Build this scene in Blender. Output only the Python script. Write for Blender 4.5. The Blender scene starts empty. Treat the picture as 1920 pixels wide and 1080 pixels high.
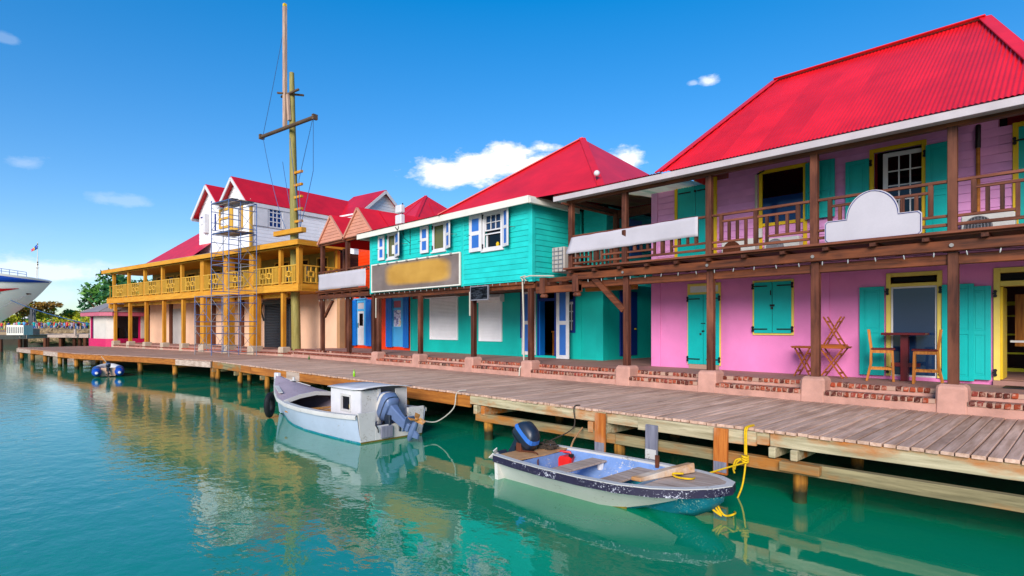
import bpy, bmesh, math, random
from mathutils import Vector, Matrix, Euler, noise
R = random.Random(7)
S = bpy.context.scene
C = S.collection
rad = math.radians

# ------------------------------------------------------------------ camera, sky, sun, exposure
AZ = math.atan(1050 / 1070.0)
FW = (-math.cos(AZ), math.sin(AZ)); RT = (math.sin(AZ), math.cos(AZ)); CZ = 2.5
cam = bpy.data.cameras.new('camera'); cam_o = bpy.data.objects.new('camera', cam); C.objects.link(cam_o)
cam_o.location = (0, 0, CZ); cam_o.rotation_euler = (rad(90), 0, math.atan2(-FW[0], FW[1]))
cam.sensor_width = 36; cam.lens = 36 * 1070 / 1920; cam.shift_y = 74 / 1920
cam.clip_start = .05; cam.clip_end = 6000
S.camera = cam_o
S.view_settings.view_transform = 'Standard'; S.view_settings.look = 'None'
S.view_settings.gamma = 1; S.view_settings.use_curve_mapping = False
S.view_settings.exposure = 0.86
SUN_EL, SUN_AZ = 24, 150          # degrees; azimuth of the direction the light comes from, clockwise from +Y
w = bpy.data.worlds.new('World'); S.world = w; w.use_nodes = True

def build_world():
    nt = w.node_tree; nt.nodes.clear()
    N = nt.nodes.new; K = nt.links.new
    out = N('ShaderNodeOutputWorld'); bg = N('ShaderNodeBackground'); bg.inputs[1].default_value = .122
    K(bg.outputs[0], out.inputs[0])
    sky = N('ShaderNodeTexSky'); sky.sky_type = 'NISHITA'; sky.sun_disc = False
    sky.sun_elevation = rad(SUN_EL); sky.sun_rotation = rad(SUN_AZ)
    sky.air_density = 1.0; sky.dust_density = .15; sky.ozone_density = 2.0
    hsv = N('ShaderNodeHueSaturation'); hsv.inputs['Saturation'].default_value = 1.49; hsv.inputs['Hue'].default_value = .505
    hsv.inputs['Value'].default_value = 1.0
    K(sky.outputs[0], hsv.inputs['Color'])
    gm = N('ShaderNodeGamma'); gm.inputs[1].default_value = .74; K(hsv.outputs[0], gm.inputs[0])
    tint = N('ShaderNodeMix'); tint.data_type = 'RGBA'; tint.blend_type = 'MULTIPLY'; tint.inputs[0].default_value = 1; K(gm.outputs[0], tint.inputs[6]); tint.inputs[7].default_value = (.87, 1.04, 1.27, 1)
    tc = N('ShaderNodeTexCoord'); d = tc.outputs['Generated']
    sep = N('ShaderNodeSeparateXYZ'); K(d, sep.inputs[0])
    def M(op, a, b=None, clamp=False):
        m = N('ShaderNodeMath'); m.operation = op; m.use_clamp = clamp
        for i, v in enumerate((a, b)):
            if v is None: continue
            if isinstance(v, (int, float)): m.inputs[i].default_value = v
            else: K(v, m.inputs[i])
        return m.outputs[0]
    def nz(scale, detail, rough, off=(0, 0, 0), vs=(1, 1, 2.2)):
        mp = N('ShaderNodeMapping'); mp.inputs['Scale'].default_value = vs; mp.inputs['Location'].default_value = off
        K(d, mp.inputs['Vector'])
        n = N('ShaderNodeTexNoise'); n.inputs['Scale'].default_value = scale; n.inputs['Detail'].default_value = detail
        n.inputs['Roughness'].default_value = rough; K(mp.outputs[0], n.inputs['Vector'])
        return n.outputs['Fac']
    big = nz(9, 9, .62); fine = nz(26, 8, .65, (3, 1, 2))
    def dirof(px, py):
        r = (px - 960) / 1070; u = -(py - 614) / 1070
        v = Vector((FW[0] + r * RT[0], FW[1] + r * RT[1], u)).normalized(); return v
    total = None
    # soft cumulus patches: direction, angular half width, half height, density
    for px, py, wd, ht, dens in ((835, 332, .085, .028, 1.0), (905, 314, .08, .032, 1.0), (965, 292, .07, .028, 1.0), (1020, 277, .045, .016, .9), (1000, 312, .09, .036, 1), (1172, 302, .042, .026, .9),
                                 (1328, 152, .017, .012, .75), (1300, 156, .010, .006, .4), (240, 378, .042, .012, .24), (40, 306, .030, .014, .24), (12, 74, .016, .008, .18),
                                 (60, 512, .11, .022, .62), (150, 510, .07, .02, .4), (20, 560, .2, .03, .35)):
        c = dirof(px, py); hx = Vector((c.y, -c.x, 0)).normalized(); hz = hx.cross(c).normalized()
        if hz.z < 0: hz = -hz
        def dot(v):
            q = N('ShaderNodeVectorMath'); q.operation = 'DOT_PRODUCT'; K(d, q.inputs[0]); q.inputs[1].default_value = v; return q.outputs['Value']
        a = M('DIVIDE', dot(hx), wd); b = M('DIVIDE', dot(hz), ht)
        # flatter underside: the lower half fades faster
        b2 = M('MULTIPLY', M('MINIMUM', b, 0.0), 1.5); b = M('ADD', M('MAXIMUM', b, 0.0), b2)
        e = M('SUBTRACT', 1.0, M('SQRT', M('ADD', M('MULTIPLY', a, a), M('MULTIPLY', b, b))))
        front = M('GREATER_THAN', dot(c), .5)
        e = M('ADD', e, M('MULTIPLY', M('SUBTRACT', big, .5), 2.6))
        e = M('ADD', e, M('MULTIPLY', M('SUBTRACT', fine, .5), 1.5))
        e = M('MULTIPLY', M('MULTIPLY', e, 1.7, True), dens)
        e = M('MULTIPLY', e, front)
        total = e if total is None else M('MAXIMUM', total, e)
    # low broken cloud all round the horizon
    band = M('MULTIPLY', M('SUBTRACT', .13, M('ABSOLUTE', M('SUBTRACT', sep.outputs[2], .05))), 7.5, True)
    low = M('MULTIPLY', M('MULTIPLY', M('SUBTRACT', nz(4.5, 7, .6, (5, 2, 0), (1, 1, 3)), .5), 3.2, True), band)
    total = M('MAXIMUM', total, M('MULTIPLY', low, .22))
    col = N('ShaderNodeMix'); col.data_type = 'RGBA'
    shade = N('ShaderNodeMix'); shade.data_type = 'RGBA'; K(M('MULTIPLY', M('SUBTRACT', total, .2), 1.5, True), shade.inputs[0])
    shade.inputs[6].default_value = (4.2, 4.6, 5.2, 1); shade.inputs[7].default_value = (5.6, 5.6, 5.7, 1)
    K(total, col.inputs[0]); K(tint.outputs[2], col.inputs[6]); K(shade.outputs[2], col.inputs[7])
    K(col.outputs[2], bg.inputs[0])
build_world()
sun = bpy.data.lights.new('sun', 'SUN'); sun.energy = 2.85; sun.angle = rad(30); sun.color = (1, .93, .85)
sun_o = bpy.data.objects.new('sun', sun); C.objects.link(sun_o); sun_o.location = (10, -30, 40)
sd = Vector((math.sin(rad(SUN_AZ)) * math.cos(rad(SUN_EL)), math.cos(rad(SUN_AZ)) * math.cos(rad(SUN_EL)), math.sin(rad(SUN_EL))))
sun_o.rotation_euler = sd.to_track_quat('Z', 'Y').to_euler()

# ------------------------------------------------------------------ measuring: where a sight line of the photograph meets a known plane of the place
def sight(px, py): 
    r = (px - 960) / 1070; u = -(py - 614) / 1070
    return (FW[0] + r * RT[0], FW[1] + r * RT[1], u)
def PX(px, Y): d = sight(px, 0); return d[0] * Y / d[1]
def PZ(px, py, Y): d = sight(px, py); return CZ + d[2] * Y / d[1]
def PY(px, X): d = sight(px, 0); return d[1] * X / d[0]
def PG(px, py, z): d = sight(px, py); t = (z - CZ) / d[2]; return Vector((d[0] * t, d[1] * t, z))
def PD(px, py, dist): d = sight(px, py); return Vector((d[0] * dist, d[1] * dist, CZ + d[2] * dist))
YA = rad(8.6); YO = Vector((-29.9, 12.4, 0)); YM = Matrix.Translation(YO) @ Matrix.Rotation(YA, 4, 'Z')
def LX_(px, t):
    d = sight(px, 0); n = (-math.sin(YA), math.cos(YA)); k = (t + YO.x * n[0] + YO.y * n[1]) / (d[0] * n[0] + d[1] * n[1])
    return (d[0] * k - YO.x) * math.cos(YA) + (d[1] * k - YO.y) * math.sin(YA)
def LZ_(px, py, t):
    d = sight(px, py); n = (-math.sin(YA), math.cos(YA)); k = (t + YO.x * n[0] + YO.y * n[1]) / (d[0] * n[0] + d[1] * n[1])
    return CZ + d[2] * k

# ------------------------------------------------------------------ materials
def lin(h):
    h = h.lstrip('#'); v = [int(h[i:i + 2], 16) / 255 for i in (0, 2, 4)]
    return tuple(x / 12.92 if x <= .04045 else ((x + .055) / 1.055) ** 2.4 for x in v)
MATS = {}
class NT:
    def __init__(s, name):
        s.m = bpy.data.materials.new(name); s.m.use_nodes = True; s.t = s.m.node_tree
        s.p = s.t.nodes['Principled BSDF']; s.N = s.t.nodes.new; s.K = s.t.links.new
        tc = s.N('ShaderNodeTexCoord'); oi = s.N('ShaderNodeObjectInfo'); s.rnd = oi.outputs['Random']
        ad = s.N('ShaderNodeVectorMath'); ad.operation = 'MULTIPLY_ADD'
        cb = s.N('ShaderNodeCombineXYZ'); [s.K(s.rnd, cb.inputs[i]) for i in range(3)]
        s.K(cb.outputs[0], ad.inputs[0]); ad.inputs[1].default_value = (37, 23, 51); s.K(tc.outputs['Object'], ad.inputs[2])
        s.co = ad.outputs[0]; s.gen = tc.outputs['Object']
    def noise(s, scale, detail=4, rough=.55, vs=None, src=None):
        n = s.N('ShaderNodeTexNoise'); n.inputs['Scale'].default_value = scale; n.inputs['Detail'].default_value = detail; n.inputs['Roughness'].default_value = rough
        v = src or s.co
        if vs:
            mp = s.N('ShaderNodeMapping'); mp.inputs['Scale'].default_value = vs; s.K(v, mp.inputs[0]); v = mp.outputs[0]
        s.K(v, n.inputs['Vector']); return n.outputs['Fac']
    def ramp(s, f, stops):
        r = s.N('ShaderNodeValToRGB'); e = r.color_ramp.elements
        while len(e) < len(stops): e.new(.5)
        for i, (p, c) in enumerate(stops): e[i].position = p; e[i].color = (*c, 1) if len(c) == 3 else c
        s.K(f, r.inputs[0]); return r.outputs[0]
    def mix(s, f, a, b, mode='MIX'):
        m = s.N('ShaderNodeMix'); m.data_type = 'RGBA'; m.blend_type = mode
        for i, v in ((0, f), (6, a), (7, b)):
            if isinstance(v, (int, float)): m.inputs[i].default_value = v
            elif isinstance(v, tuple): m.inputs[i].default_value = (*v, 1)
            else: s.K(v, m.inputs[i])
        return m.outputs[2]
    def math(s, op, a, b=0, clamp=False):
        m = s.N('ShaderNodeMath'); m.operation = op; m.use_clamp = clamp
        for i, v in enumerate((a, b)):
            if isinstance(v, (int, float)): m.inputs[i].default_value = v
            else: s.K(v, m.inputs[i])
        return m.outputs[0]
    def bump(s, h, st=.3, dist=.01):
        b = s.N('ShaderNodeBump'); b.inputs['Strength'].default_value = st; b.inputs['Distance'].default_value = dist
        s.K(h, b.inputs['Height']); s.K(b.outputs[0], s.p.inputs['Normal'])
    def done(s, col, rough=.5, spec=.4, metal=0):
        if isinstance(col, tuple): s.p.inputs['Base Color'].default_value = (*col, 1)
        else: s.K(col, s.p.inputs['Base Color'])
        if isinstance(rough, (int, float)): s.p.inputs['Roughness'].default_value = rough
        else: s.K(rough, s.p.inputs['Roughness'])
        s.p.inputs['Specular IOR Level'].default_value = spec; s.p.inputs['Metallic'].default_value = metal
        MATS[s.m.name] = s.m; return s.m
def mul(c, f): return tuple(min(1, x * f) for x in c)
def paint(name, hexc, rough=.5, var=.22, scale=1.6, grime=.25, bump=.15, spec=.35, grime_col='#5a4a3c', gscale=.7, chips=0, chip_col='#8a7a68', metal=0):
    s = NT(name); c = lin(hexc)
    n = s.noise(scale, 6, .6); col = s.ramp(n, [(.28, mul(c, 1 - var)), (.72, mul(c, 1 + var * .5))])
    v = s.noise(40, 3, .6); col = s.mix(s.math('MULTIPLY', s.math('SUBTRACT', v, .45, True), .5, True), col, mul(c, .72))
    if grime:
        g = s.noise(gscale, 8, .68, (1, 1, .45)); g = s.math('MULTIPLY', s.math('SUBTRACT', g, .56, True), 3.2 * grime, True)
        col = s.mix(g, col, tuple(a * .55 + b * .45 for a, b in zip(lin(grime_col), c)))
    if chips:
        k = s.math('ADD', s.noise(34, 6, .72), s.math('MULTIPLY', s.math('SUBTRACT', s.noise(3.5, 4, .6), .5), .55)); k = s.ramp(k, [(.70 - chips * .16, (0, 0, 0)), (.73 - chips * .16, (1, 1, 1))]); col = s.mix(k, col, lin(chip_col))
    if bump: s.bump(s.noise(30, 5, .6), bump, .006)
    return s.done(col, rough, spec, metal)
def wood(name, c1, c2, axis=0, rough=.65, scale=2.2, bump=.35, patch=None, pamt=.5, rndv=.35, spec=.25, dark='#1a0e08', crack=.35, tide=False):
    s = NT(name); vs = [9, 9, 9]; vs[axis] = .55
    a, b = lin(c1), lin(c2)
    g = s.noise(scale, 8, .62, tuple(vs)); col = s.ramp(g, [(.3, a), (.68, b)])
    if patch:
        p = s.noise(1.1, 5, .6, tuple(1.6 if i != axis else .6 for i in range(3))); p = s.math('MULTIPLY', s.math('SUBTRACT', p, .48, True), 8 * pamt, True); col = s.mix(p, col, lin(patch))
    k = s.noise(scale * 3.1, 5, .7, tuple(vs)); k = s.math('MULTIPLY', s.math('SUBTRACT', .4, k, True), 9 * crack, True); col = s.mix(k, col, lin(dark))
    hv = s.N('ShaderNodeHueSaturation'); s.K(col, hv.inputs['Color']); s.K(s.math('ADD', s.math('MULTIPLY', s.rnd, rndv), 1 - rndv / 2), hv.inputs['Value']); col = hv.outputs[0]
    if tide:
        sp = s.N('ShaderNodeSeparateXYZ'); s.K(s.gen, sp.inputs[0]); z = s.math('ADD', sp.outputs[2], s.math('MULTIPLY', s.math('SUBTRACT', s.noise(9, 4), .5), .16))
        col = s.mix(s.math('MULTIPLY', s.math('SUBTRACT', .30, z, True), 7, True), col, lin('#23240f')); col = s.mix(s.math('MULTIPLY', s.math('SUBTRACT', .12, z, True), 9, True), col, lin('#2f3a1c'))
    s.bump(g, bump, .008)
    return s.done(col, rough, spec)
def plain(name, hexc, rough=.5, spec=.4, metal=0): return NT(name).done(lin(hexc), rough, spec, metal)
def glass(name, hexc, rough=.06):
    s = NT(name); n = s.noise(.8, 3); s.bump(n, .05, .02)
    return s.done(lin(hexc), rough, .32)

paint('pink_render', '#db7cb2', .65, .16, .9, .32, .1, grime_col='#7a3a66')
paint('mauve_siding', '#dc94c8', .6, .2, 1.3, .35, .1, grime_col='#6a2a5c')
paint('teal_render', '#04b2a6', .55, .16, .9, .35, .1, grime_col='#04584e')
paint('teal_siding', '#1cbcb4', .55, .22, 1.4, .5, .12, grime_col='#056a60', chips=.12, chip_col='#5cc4b4')
paint('teal_shutter', '#04aba6', .42, .12, 2, .12, .08, grime_col='#045a5a')
paint('yellow_trim', '#dcb414', .5, .15, 3, .2, .1)
paint('pale_yellow_trim', '#dec25a', .5, .12, 3, .15, .1)
paint('white_paint', '#cfcbcd', .5, .12, 2.5, .25, .12, chips=.0)
paint('shutter_white', '#efecee', .45, .05, 2.5, .1, .05)
paint('white_siding', '#e2dfe2', .5, .1, 1.2, .2, .1, grime_col='#8a8896')
def clear_sheet():
    s = NT('clear_sheet'); n = s.noise(1.3, 4, .55, (1.5, .5, 1)); c = s.ramp(n, [(.3, lin('#7c9a74')), (.5, lin('#c8c49c')), (.7, lin('#b49a84'))])
    tr = s.N('ShaderNodeBsdfTranslucent'); s.K(c, tr.inputs[0]); mx = s.N('ShaderNodeMixShader'); mx.inputs[0].default_value = .75; out = s.t.nodes['Material Output']
    s.done(c, .35, .4); s.K(s.p.outputs[0], mx.inputs[1]); s.K(tr.outputs[0], mx.inputs[2]); s.K(mx.outputs[0], out.inputs[0])
clear_sheet()
paint('orange_paint', '#ea3c06', .5, .14, 1.5, .15, .1)
paint('blue_shutter', '#0a6ac4', .45, .14, 2, .12, .08, grime_col='#083868')
paint('sky_blue_paint', '#4aa6dc', .45, .1, 2, .1, .08)
paint('navy_paint', '#0a2a7c', .45, .2, 2, .1, .08)
paint('panel_blue', '#2f66b4', .5, .15, 3, .1, .08)
paint('fascia_paint', '#b5a9ab', .55, .14, 1.8, .4, .12, grime_col='#5c5050')
paint('pale_trim', '#d8d2c6', .55, .1, 2, .3, .1)
paint('beige_render', '#d9ae90', .7, .12, 1, .18, .15, grime_col='#8a6a58')
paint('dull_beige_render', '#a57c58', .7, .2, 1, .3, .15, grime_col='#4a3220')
paint('grey_patch_render', '#a8a09a', .7, .14, 1.5, .1, .15)
paint('pink_gable', '#c8876e', .6, .15, 2, .25, .12)
paint('plaster', '#bd8c7c', .8, .26, 3, .8, .4, grime_col='#6a4038', gscale=2)
paint('pale_plaster', '#b08c78', .8, .2, 2.5, .55, .35, grime_col='#5c4438', gscale=2)
paint('terrace_floor', '#9e7468', .75, .25, 1.6, .4, .25, grime_col='#4a2c26')
paint('concrete', '#b5a08a', .8, .2, 3, .4, .35)
paint('magenta_paint', '#c41058', .5, .15, 2, .15, .1)
paint('dull_pink_paint', '#b85a6e', .5, .15, 2, .15, .1)
paint('cream_wall', '#c6beb4', .6, .1, 2, .2, .1)
paint('grey_metal_roof', '#8a807c', .5, .18, 1, .3, .1)
paint('gunmetal', '#32343a', .42, .15, 3, .1, .05, spec=.5)
paint('outboard_blue', '#5a6c90', .38, .2, 4, .3, .08, spec=.5, grime_col='#20242c')
paint('outboard_dark', '#1c2636', .38, .2, 4, .3, .08, spec=.5)
paint('lavender_deck', '#9c8b95', .6, .16, 2.4, .4, .2, grime_col='#5c4a50', chips=.35, chip_col='#7a6a66')
paint('pale_blue_hull', '#a9b4c6', .5, .12, 1.5, .4, .18, grime_col='#5a6270', chips=.25, chip_col='#8a8278')
paint('worn_white', '#c2beba', .55, .12, 2, .35, .2, chips=.45, chip_col='#8d8478', grime_col='#7a6a5a')
paint('skiff_white', '#cdc8c2', .5, .12, 1.6, .35, .15, grime_col='#7a6040', chips=.2, chip_col='#8a7c6c')
paint('skiff_inside', '#7793c4', .6, .3, 4, .5, .2, grime_col='#bcc4d0', gscale=3, chips=.45, chip_col='#c2bcb6')
paint('skiff_band', '#27223a', .6, .3, 6, .4, .2, chips=.55, chip_col='#b7b6c2')
paint('weed_line', '#6a5a12', .8, .5, 8, .6, .5, grime_col='#0c2a14', gscale=6)
paint('teal_boot', '#0b7486', .5, .3, 6, .3, .2, chips=.6, chip_col='#9ab8a8')
paint('rusty_tan', '#b98a5e', .7, .35, 5, .6, .3, grime_col='#a0440e', gscale=4)
paint('fuel_red', '#d2221a', .35, .15, 5, .3, .1, grime_col='#e8958a', gscale=6)
paint('tyre_rubber', '#141418', .7, .3, 6, .2, .3)
paint('ac_white', '#c6c4c0', .5, .1, 3, .3, .05)
paint('rust', '#5a2c16', .8, .35, 8, .3, .3)
paint('iron', '#0d0d10', .5, .2, 6, 0, .1)
paint('scaffold_blue', '#4a669a', .5, .3, 9, .5, .1, grime_col='#98785c', gscale=4)
paint('scaffold_grey', '#8d8a90', .45, .25, 9, .5, .1, grime_col='#7a4a2c', gscale=4, metal=.3)
paint('pvc_white', '#b8b0a0', .5, .1, 3, .2, .05)
paint('rope_yellow', '#d8ac08', .8, .3, 40, 0, .5)
paint('rope_grey', '#b3aca0', .8, .3, 40, 0, .5)
paint('rope_dark', '#40342c', .8, .3, 40, 0, .5)
paint('line_blue', '#24507e', .7, .2, 9, 0, 0)
paint('burgundy', '#5a0f14', .4, .2, 5, .1, .1)
paint('bottle_green', '#7bb800', .15, .1, 5, 0, 0, spec=.6)
paint('canvas_white', '#b3acb2', .7, .1, 1.2, .3, .12, grime_col='#8d8494')
paint('hull_ship', '#e8e4dc', .4, .06, .05, .12, 0, gscale=.05, grime_col='#a09a80')
plain('ship_blue', '#0c3f9c', .4); plain('ship_navy', '#10204e', .4); plain('ship_red', '#c4101c', .4); plain('black_matt', '#050506', .7, .2)
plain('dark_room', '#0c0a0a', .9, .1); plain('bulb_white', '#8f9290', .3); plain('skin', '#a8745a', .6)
plain('chrome_bolt', '#9a9088', .4, .5, .6)
glass('pane_dark', '#06070b', .05); glass('pane_blue', '#0e2c58', .08); glass('pane_slate', '#1c3252', .06); glass('pane_olive', '#5c5a32', .08); glass('pane_navy', '#14306a', .1)
wood('dark_post', '#2a130c', '#5e3222', 2, patch='#7d4a34', pamt=.5)
wood('dark_beam', '#331a10', '#6d3a22', 0, patch='#8a4a26', pamt=.5)
wood('dark_beam_y', '#2c150d', '#5a2f1d', 1)
wood('amber_post', '#ac7018', '#cc902c', 2, patch='#a85e08', pamt=.4, crack=.12, rndv=.12, bump=.2)
wood('amber_beam', '#b2761c', '#d09630', 0, patch='#c2760e', pamt=.4, crack=.12, rndv=.12, bump=.2)
wood('amber_beam_y', '#b2761c', '#d09630', 1, patch='#c2760e', pamt=.4, crack=.12, rndv=.12, bump=.2)
paint('amber_paint', '#cc9a34', .55, .15, 3, .2, .1)
paint('olive_wall', '#8c7226', .6, .2, 1.2, .3, .1)
def deck_mat():
    s = NT('deck_plank'); g = s.noise(1.6, 8, .62, (9, .55, 9)); col = s.ramp(g, [(.3, lin('#a07c66')), (.68, lin('#d6b29e'))])
    k = s.noise(5, 5, .7, (9, .55, 9)); col = s.mix(s.math('MULTIPLY', s.math('SUBTRACT', .4, k, True), 3.2, True), col, lin('#3c2822'))
    w_ = s.noise(.5, 5, .6, None, s.gen); sp = s.N('ShaderNodeSeparateXYZ'); s.K(s.gen, sp.inputs[0])
    # planks turn darker and browner towards their inner ends, with a noisy edge
    st = s.math('MULTIPLY', s.math('SUBTRACT', s.math('ADD', sp.outputs[1], s.math('MULTIPLY', s.math('SUBTRACT', s.noise(1.2, 5, .65), .5), 3.2)), 2.7, True), .75, True)
    col = s.mix(s.math('MULTIPLY', st, .5), col, lin('#7a5246'))
    dk = s.noise(.9, 6, .7); col = s.mix(s.math('MULTIPLY', s.math('SUBTRACT', dk, .56, True), 4, True), col, lin('#7c5c4e'))
    hv = s.N('ShaderNodeHueSaturation'); s.K(col, hv.inputs['Color']); s.K(s.math('ADD', s.math('MULTIPLY', s.rnd, .3), .85), hv.inputs['Value'])
    s.bump(g, .3, .008); return s.done(hv.outputs[0], .8, .2)
deck_mat()
wood('weathered_beam', '#827658', '#c0b292', 0, .75, 1.8, .5, patch='#b0621e', pamt=1.0, rndv=.15, dark='#2c2014', crack=.5)
wood('green_beam', '#5e563c', '#988a66', 0, .75, 1.8, .5, patch='#9c6228', pamt=.9, rndv=.15, dark='#261e12', crack=.5)
wood('orange_board', '#7f4416', '#b8742f', 0, .7, 1.6, .35, patch='#8c5222', pamt=.5, rndv=.2, dark='#3a2410', crack=.25)
wood('fender_board', '#8f3f10', '#c47632', 2, .7, 2.4, .45, patch='#c8a082', pamt=.45, rndv=.1, dark='#461c08', crack=.4)
wood('grey_fender', '#5c5c6c', '#8a8894', 2, .7, 2.4, .35, rndv=.1, crack=.2)
wood('piling_wood', '#7a4812', '#b87c2c', 2, .75, 2.4, .5, patch='#54401c', pamt=.6, rndv=.3, dark='#2c1c08', tide=True)
wood('mast_wood', '#665e2c', '#9c9054', 2, .7, 2, .35, patch='#8c7a3a', pamt=.5, rndv=.1, crack=.2)
wood('topmast_wood', '#8a6a58', '#c8a894', 2, .7, 2, .3, rndv=.1, crack=.25)
wood('yard_wood', '#3a2c22', '#6c5440', 0, .7, 2, .3, rndv=.1)
wood('chair_wood', '#8a4812', '#c07a2a', 2, .45, 3, .2, rndv=.2, crack=.15)
wood('table_wood', '#6e3410', '#a85a20', 0, .5, 3, .2, rndv=.2, crack=.2)
wood('brown_pilaster', '#46200f', '#6c3a22', 2, rndv=.1)
wood('grey_plank', '#8d7464', '#c4aea0', 0, .7, 2, .3, rndv=.2)
wood('bow_plank', '#8c5220', '#c08a48', 0, .7, 2.5, .5, patch='#cbb9a8', pamt=.5, rndv=.1)
wood('rail_top', '#3a1c10', '#7a4430', 0, patch='#8a5038', pamt=.4)
def red_roof(name, h, var=.14):
    s = NT(name); c = lin(h); n = s.noise(.9, 7, .62); col = s.ramp(n, [(.3, mul(c, 1 - var)), (.75, mul(c, 1 + var * .8))])
    g = s.noise(6, 6, .7, (1, 1, .3)); col = s.mix(s.math('MULTIPLY', s.math('SUBTRACT', g, .56, True), 2.0, True), col, mul(c, .62))
    hv = s.N('ShaderNodeHueSaturation'); s.K(col, hv.inputs['Color']); s.K(s.math('ADD', s.math('MULTIPLY', s.rnd, .2), .9), hv.inputs['Value'])
    s.bump(s.noise(14, 4), .08, .01); return s.done(hv.outputs[0], .38, .35)
red_roof('red_roof', '#d01620', .22); red_roof('deep_red_roof', '#c40e1c', .2)
def bricks_mat():
    s = NT('nosing_brick'); c = s.ramp(s.rnd, [(0, lin('#4a2019')), (.3, lin('#74301f')), (.55, lin('#a04528')), (.8, lin('#8a3c33')), (1, lin('#3a1c18'))])
    n = s.noise(14, 5, .65); c = s.mix(s.math('MULTIPLY', s.math('SUBTRACT', n, .5, True), 3, True), c, lin('#d3ad98'))
    s.bump(n, .5, .01); return s.done(c, .85, .2)
bricks_mat()
def brown_sign_mat():
    s = NT('sign_print'); sp = s.N('ShaderNodeSeparateXYZ'); s.K(s.gen, sp.inputs[0])
    n = s.noise(.75, 4, .5, (1, 1, 1.6), src=s.gen)
    # a soft ochre panel printed on a brown ground (lettering illegible in the photograph)
    fx = s.math('SUBTRACT', 1.0, s.math('POWER', s.math('ABSOLUTE', s.math('DIVIDE', s.math('SUBTRACT', sp.outputs[0], .05), 2.4)), 4.0), True)
    fz = s.math('SUBTRACT', 1.0, s.math('POWER', s.math('ABSOLUTE', s.math('DIVIDE', s.math('SUBTRACT', sp.outputs[2], .58), .52)), 3.0), True)
    f = s.math('MULTIPLY', s.math('MULTIPLY', fx, fz), s.math('ADD', .55, n))
    f = s.math('MULTIPLY', s.math('SUBTRACT', f, .3, True), 2.4, True)
    col = s.mix(f, s.ramp(n, [(.3, lin('#5e4e46')), (.7, lin('#80706a'))]), s.ramp(n, [(.35, lin('#a87a28')), (.7, lin('#c29440'))]))
    return s.done(col, .45, .4)
brown_sign_mat()
def black_sign_mat():
    s = NT('sign_dark_print'); n = s.noise(6, 5, .6, (1, 1, 5)); return s.done(s.ramp(n, [(.5, lin('#08080c')), (.62, lin('#3a4048')), (.7, lin('#0c0c10'))]), .6, .1)
black_sign_mat()
def poster_mat():
    s = NT('poster_print'); n = s.noise(3.2, 3, .5, (1, 1, 1.5)); return s.done(s.ramp(n, [(.32, lin('#e0b040')), (.44, lin('#d8e0ea')), (.52, lin('#c8b8d8')), (.58, lin('#3a3c80')), (.7, lin('#b8d8ee'))]), .4)
poster_mat()
def leaf_mat(name, a, b):
    s = NT(name); n = s.noise(1.4, 3); c = s.ramp(n, [(.3, lin(a)), (.7, lin(b))]); s.p.inputs['Subsurface Weight'].default_value = .0
    return s.done(c, .6, .25)
leaf_mat('leaf_green', '#2c5e22', '#628f34'); leaf_mat('leaf_yellow', '#8a9418', '#c2b828'); leaf_mat('leaf_dark', '#1c4426', '#3c7440'); leaf_mat('leaf_rust', '#98801e', '#b07840')
def rock_mat():
    s = NT('rock'); n = s.noise(2.5, 7, .65); s.bump(n, .6, .08); return s.done(s.ramp(n, [(.3, lin('#4c3a2a')), (.7, lin('#a58c68'))]), .9, .2)
rock_mat()
paint('quay_ground', '#9a8468', .85, .2, .4, .3, .2); paint('land', '#5a5c34', .9, .3, .1, .3, .2); paint('quay_wall', '#3c352a', .9, .3, 1, .5, .4)
def water_mat():
    s = NT('water'); sp = s.N('ShaderNodeSeparateXYZ'); s.K(s.gen, sp.inputs[0])
    # open water (towards -y) carries more ripple than the sheltered strip by the boardwalk
    open_ = s.math('MULTIPLY', s.math('SUBTRACT', 7.0, sp.outputs[1], ), .11, True)
    n1 = s.noise(.9, 3, .5, (1, 1, 1), s.gen); n2 = s.noise(2.5, 3, .5, (1, 1.3, 1), s.gen); n3 = s.noise(13, 3, .55, None, s.gen); patch = s.noise(.22, 3, .5, None, s.gen)
    amp = s.math('ADD', .09, s.math('MULTIPLY', open_, s.math('ADD', .5, s.math('MULTIPLY', patch, 1.7))))
    h = s.math('ADD', s.math('MULTIPLY', n1, .30), s.math('ADD', s.math('MULTIPLY', n2, s.math('MULTIPLY', amp, .78)), s.math('MULTIPLY', n3, s.math('MULTIPLY', amp, .09))))
    s.bump(h, 1.0, .016)
    c = s.mix(patch, lin('#028654'), lin('#048068'))
    s.p.inputs['IOR'].default_value = 1.95
    return s.done(c, .015, .5)
water_mat()

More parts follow.
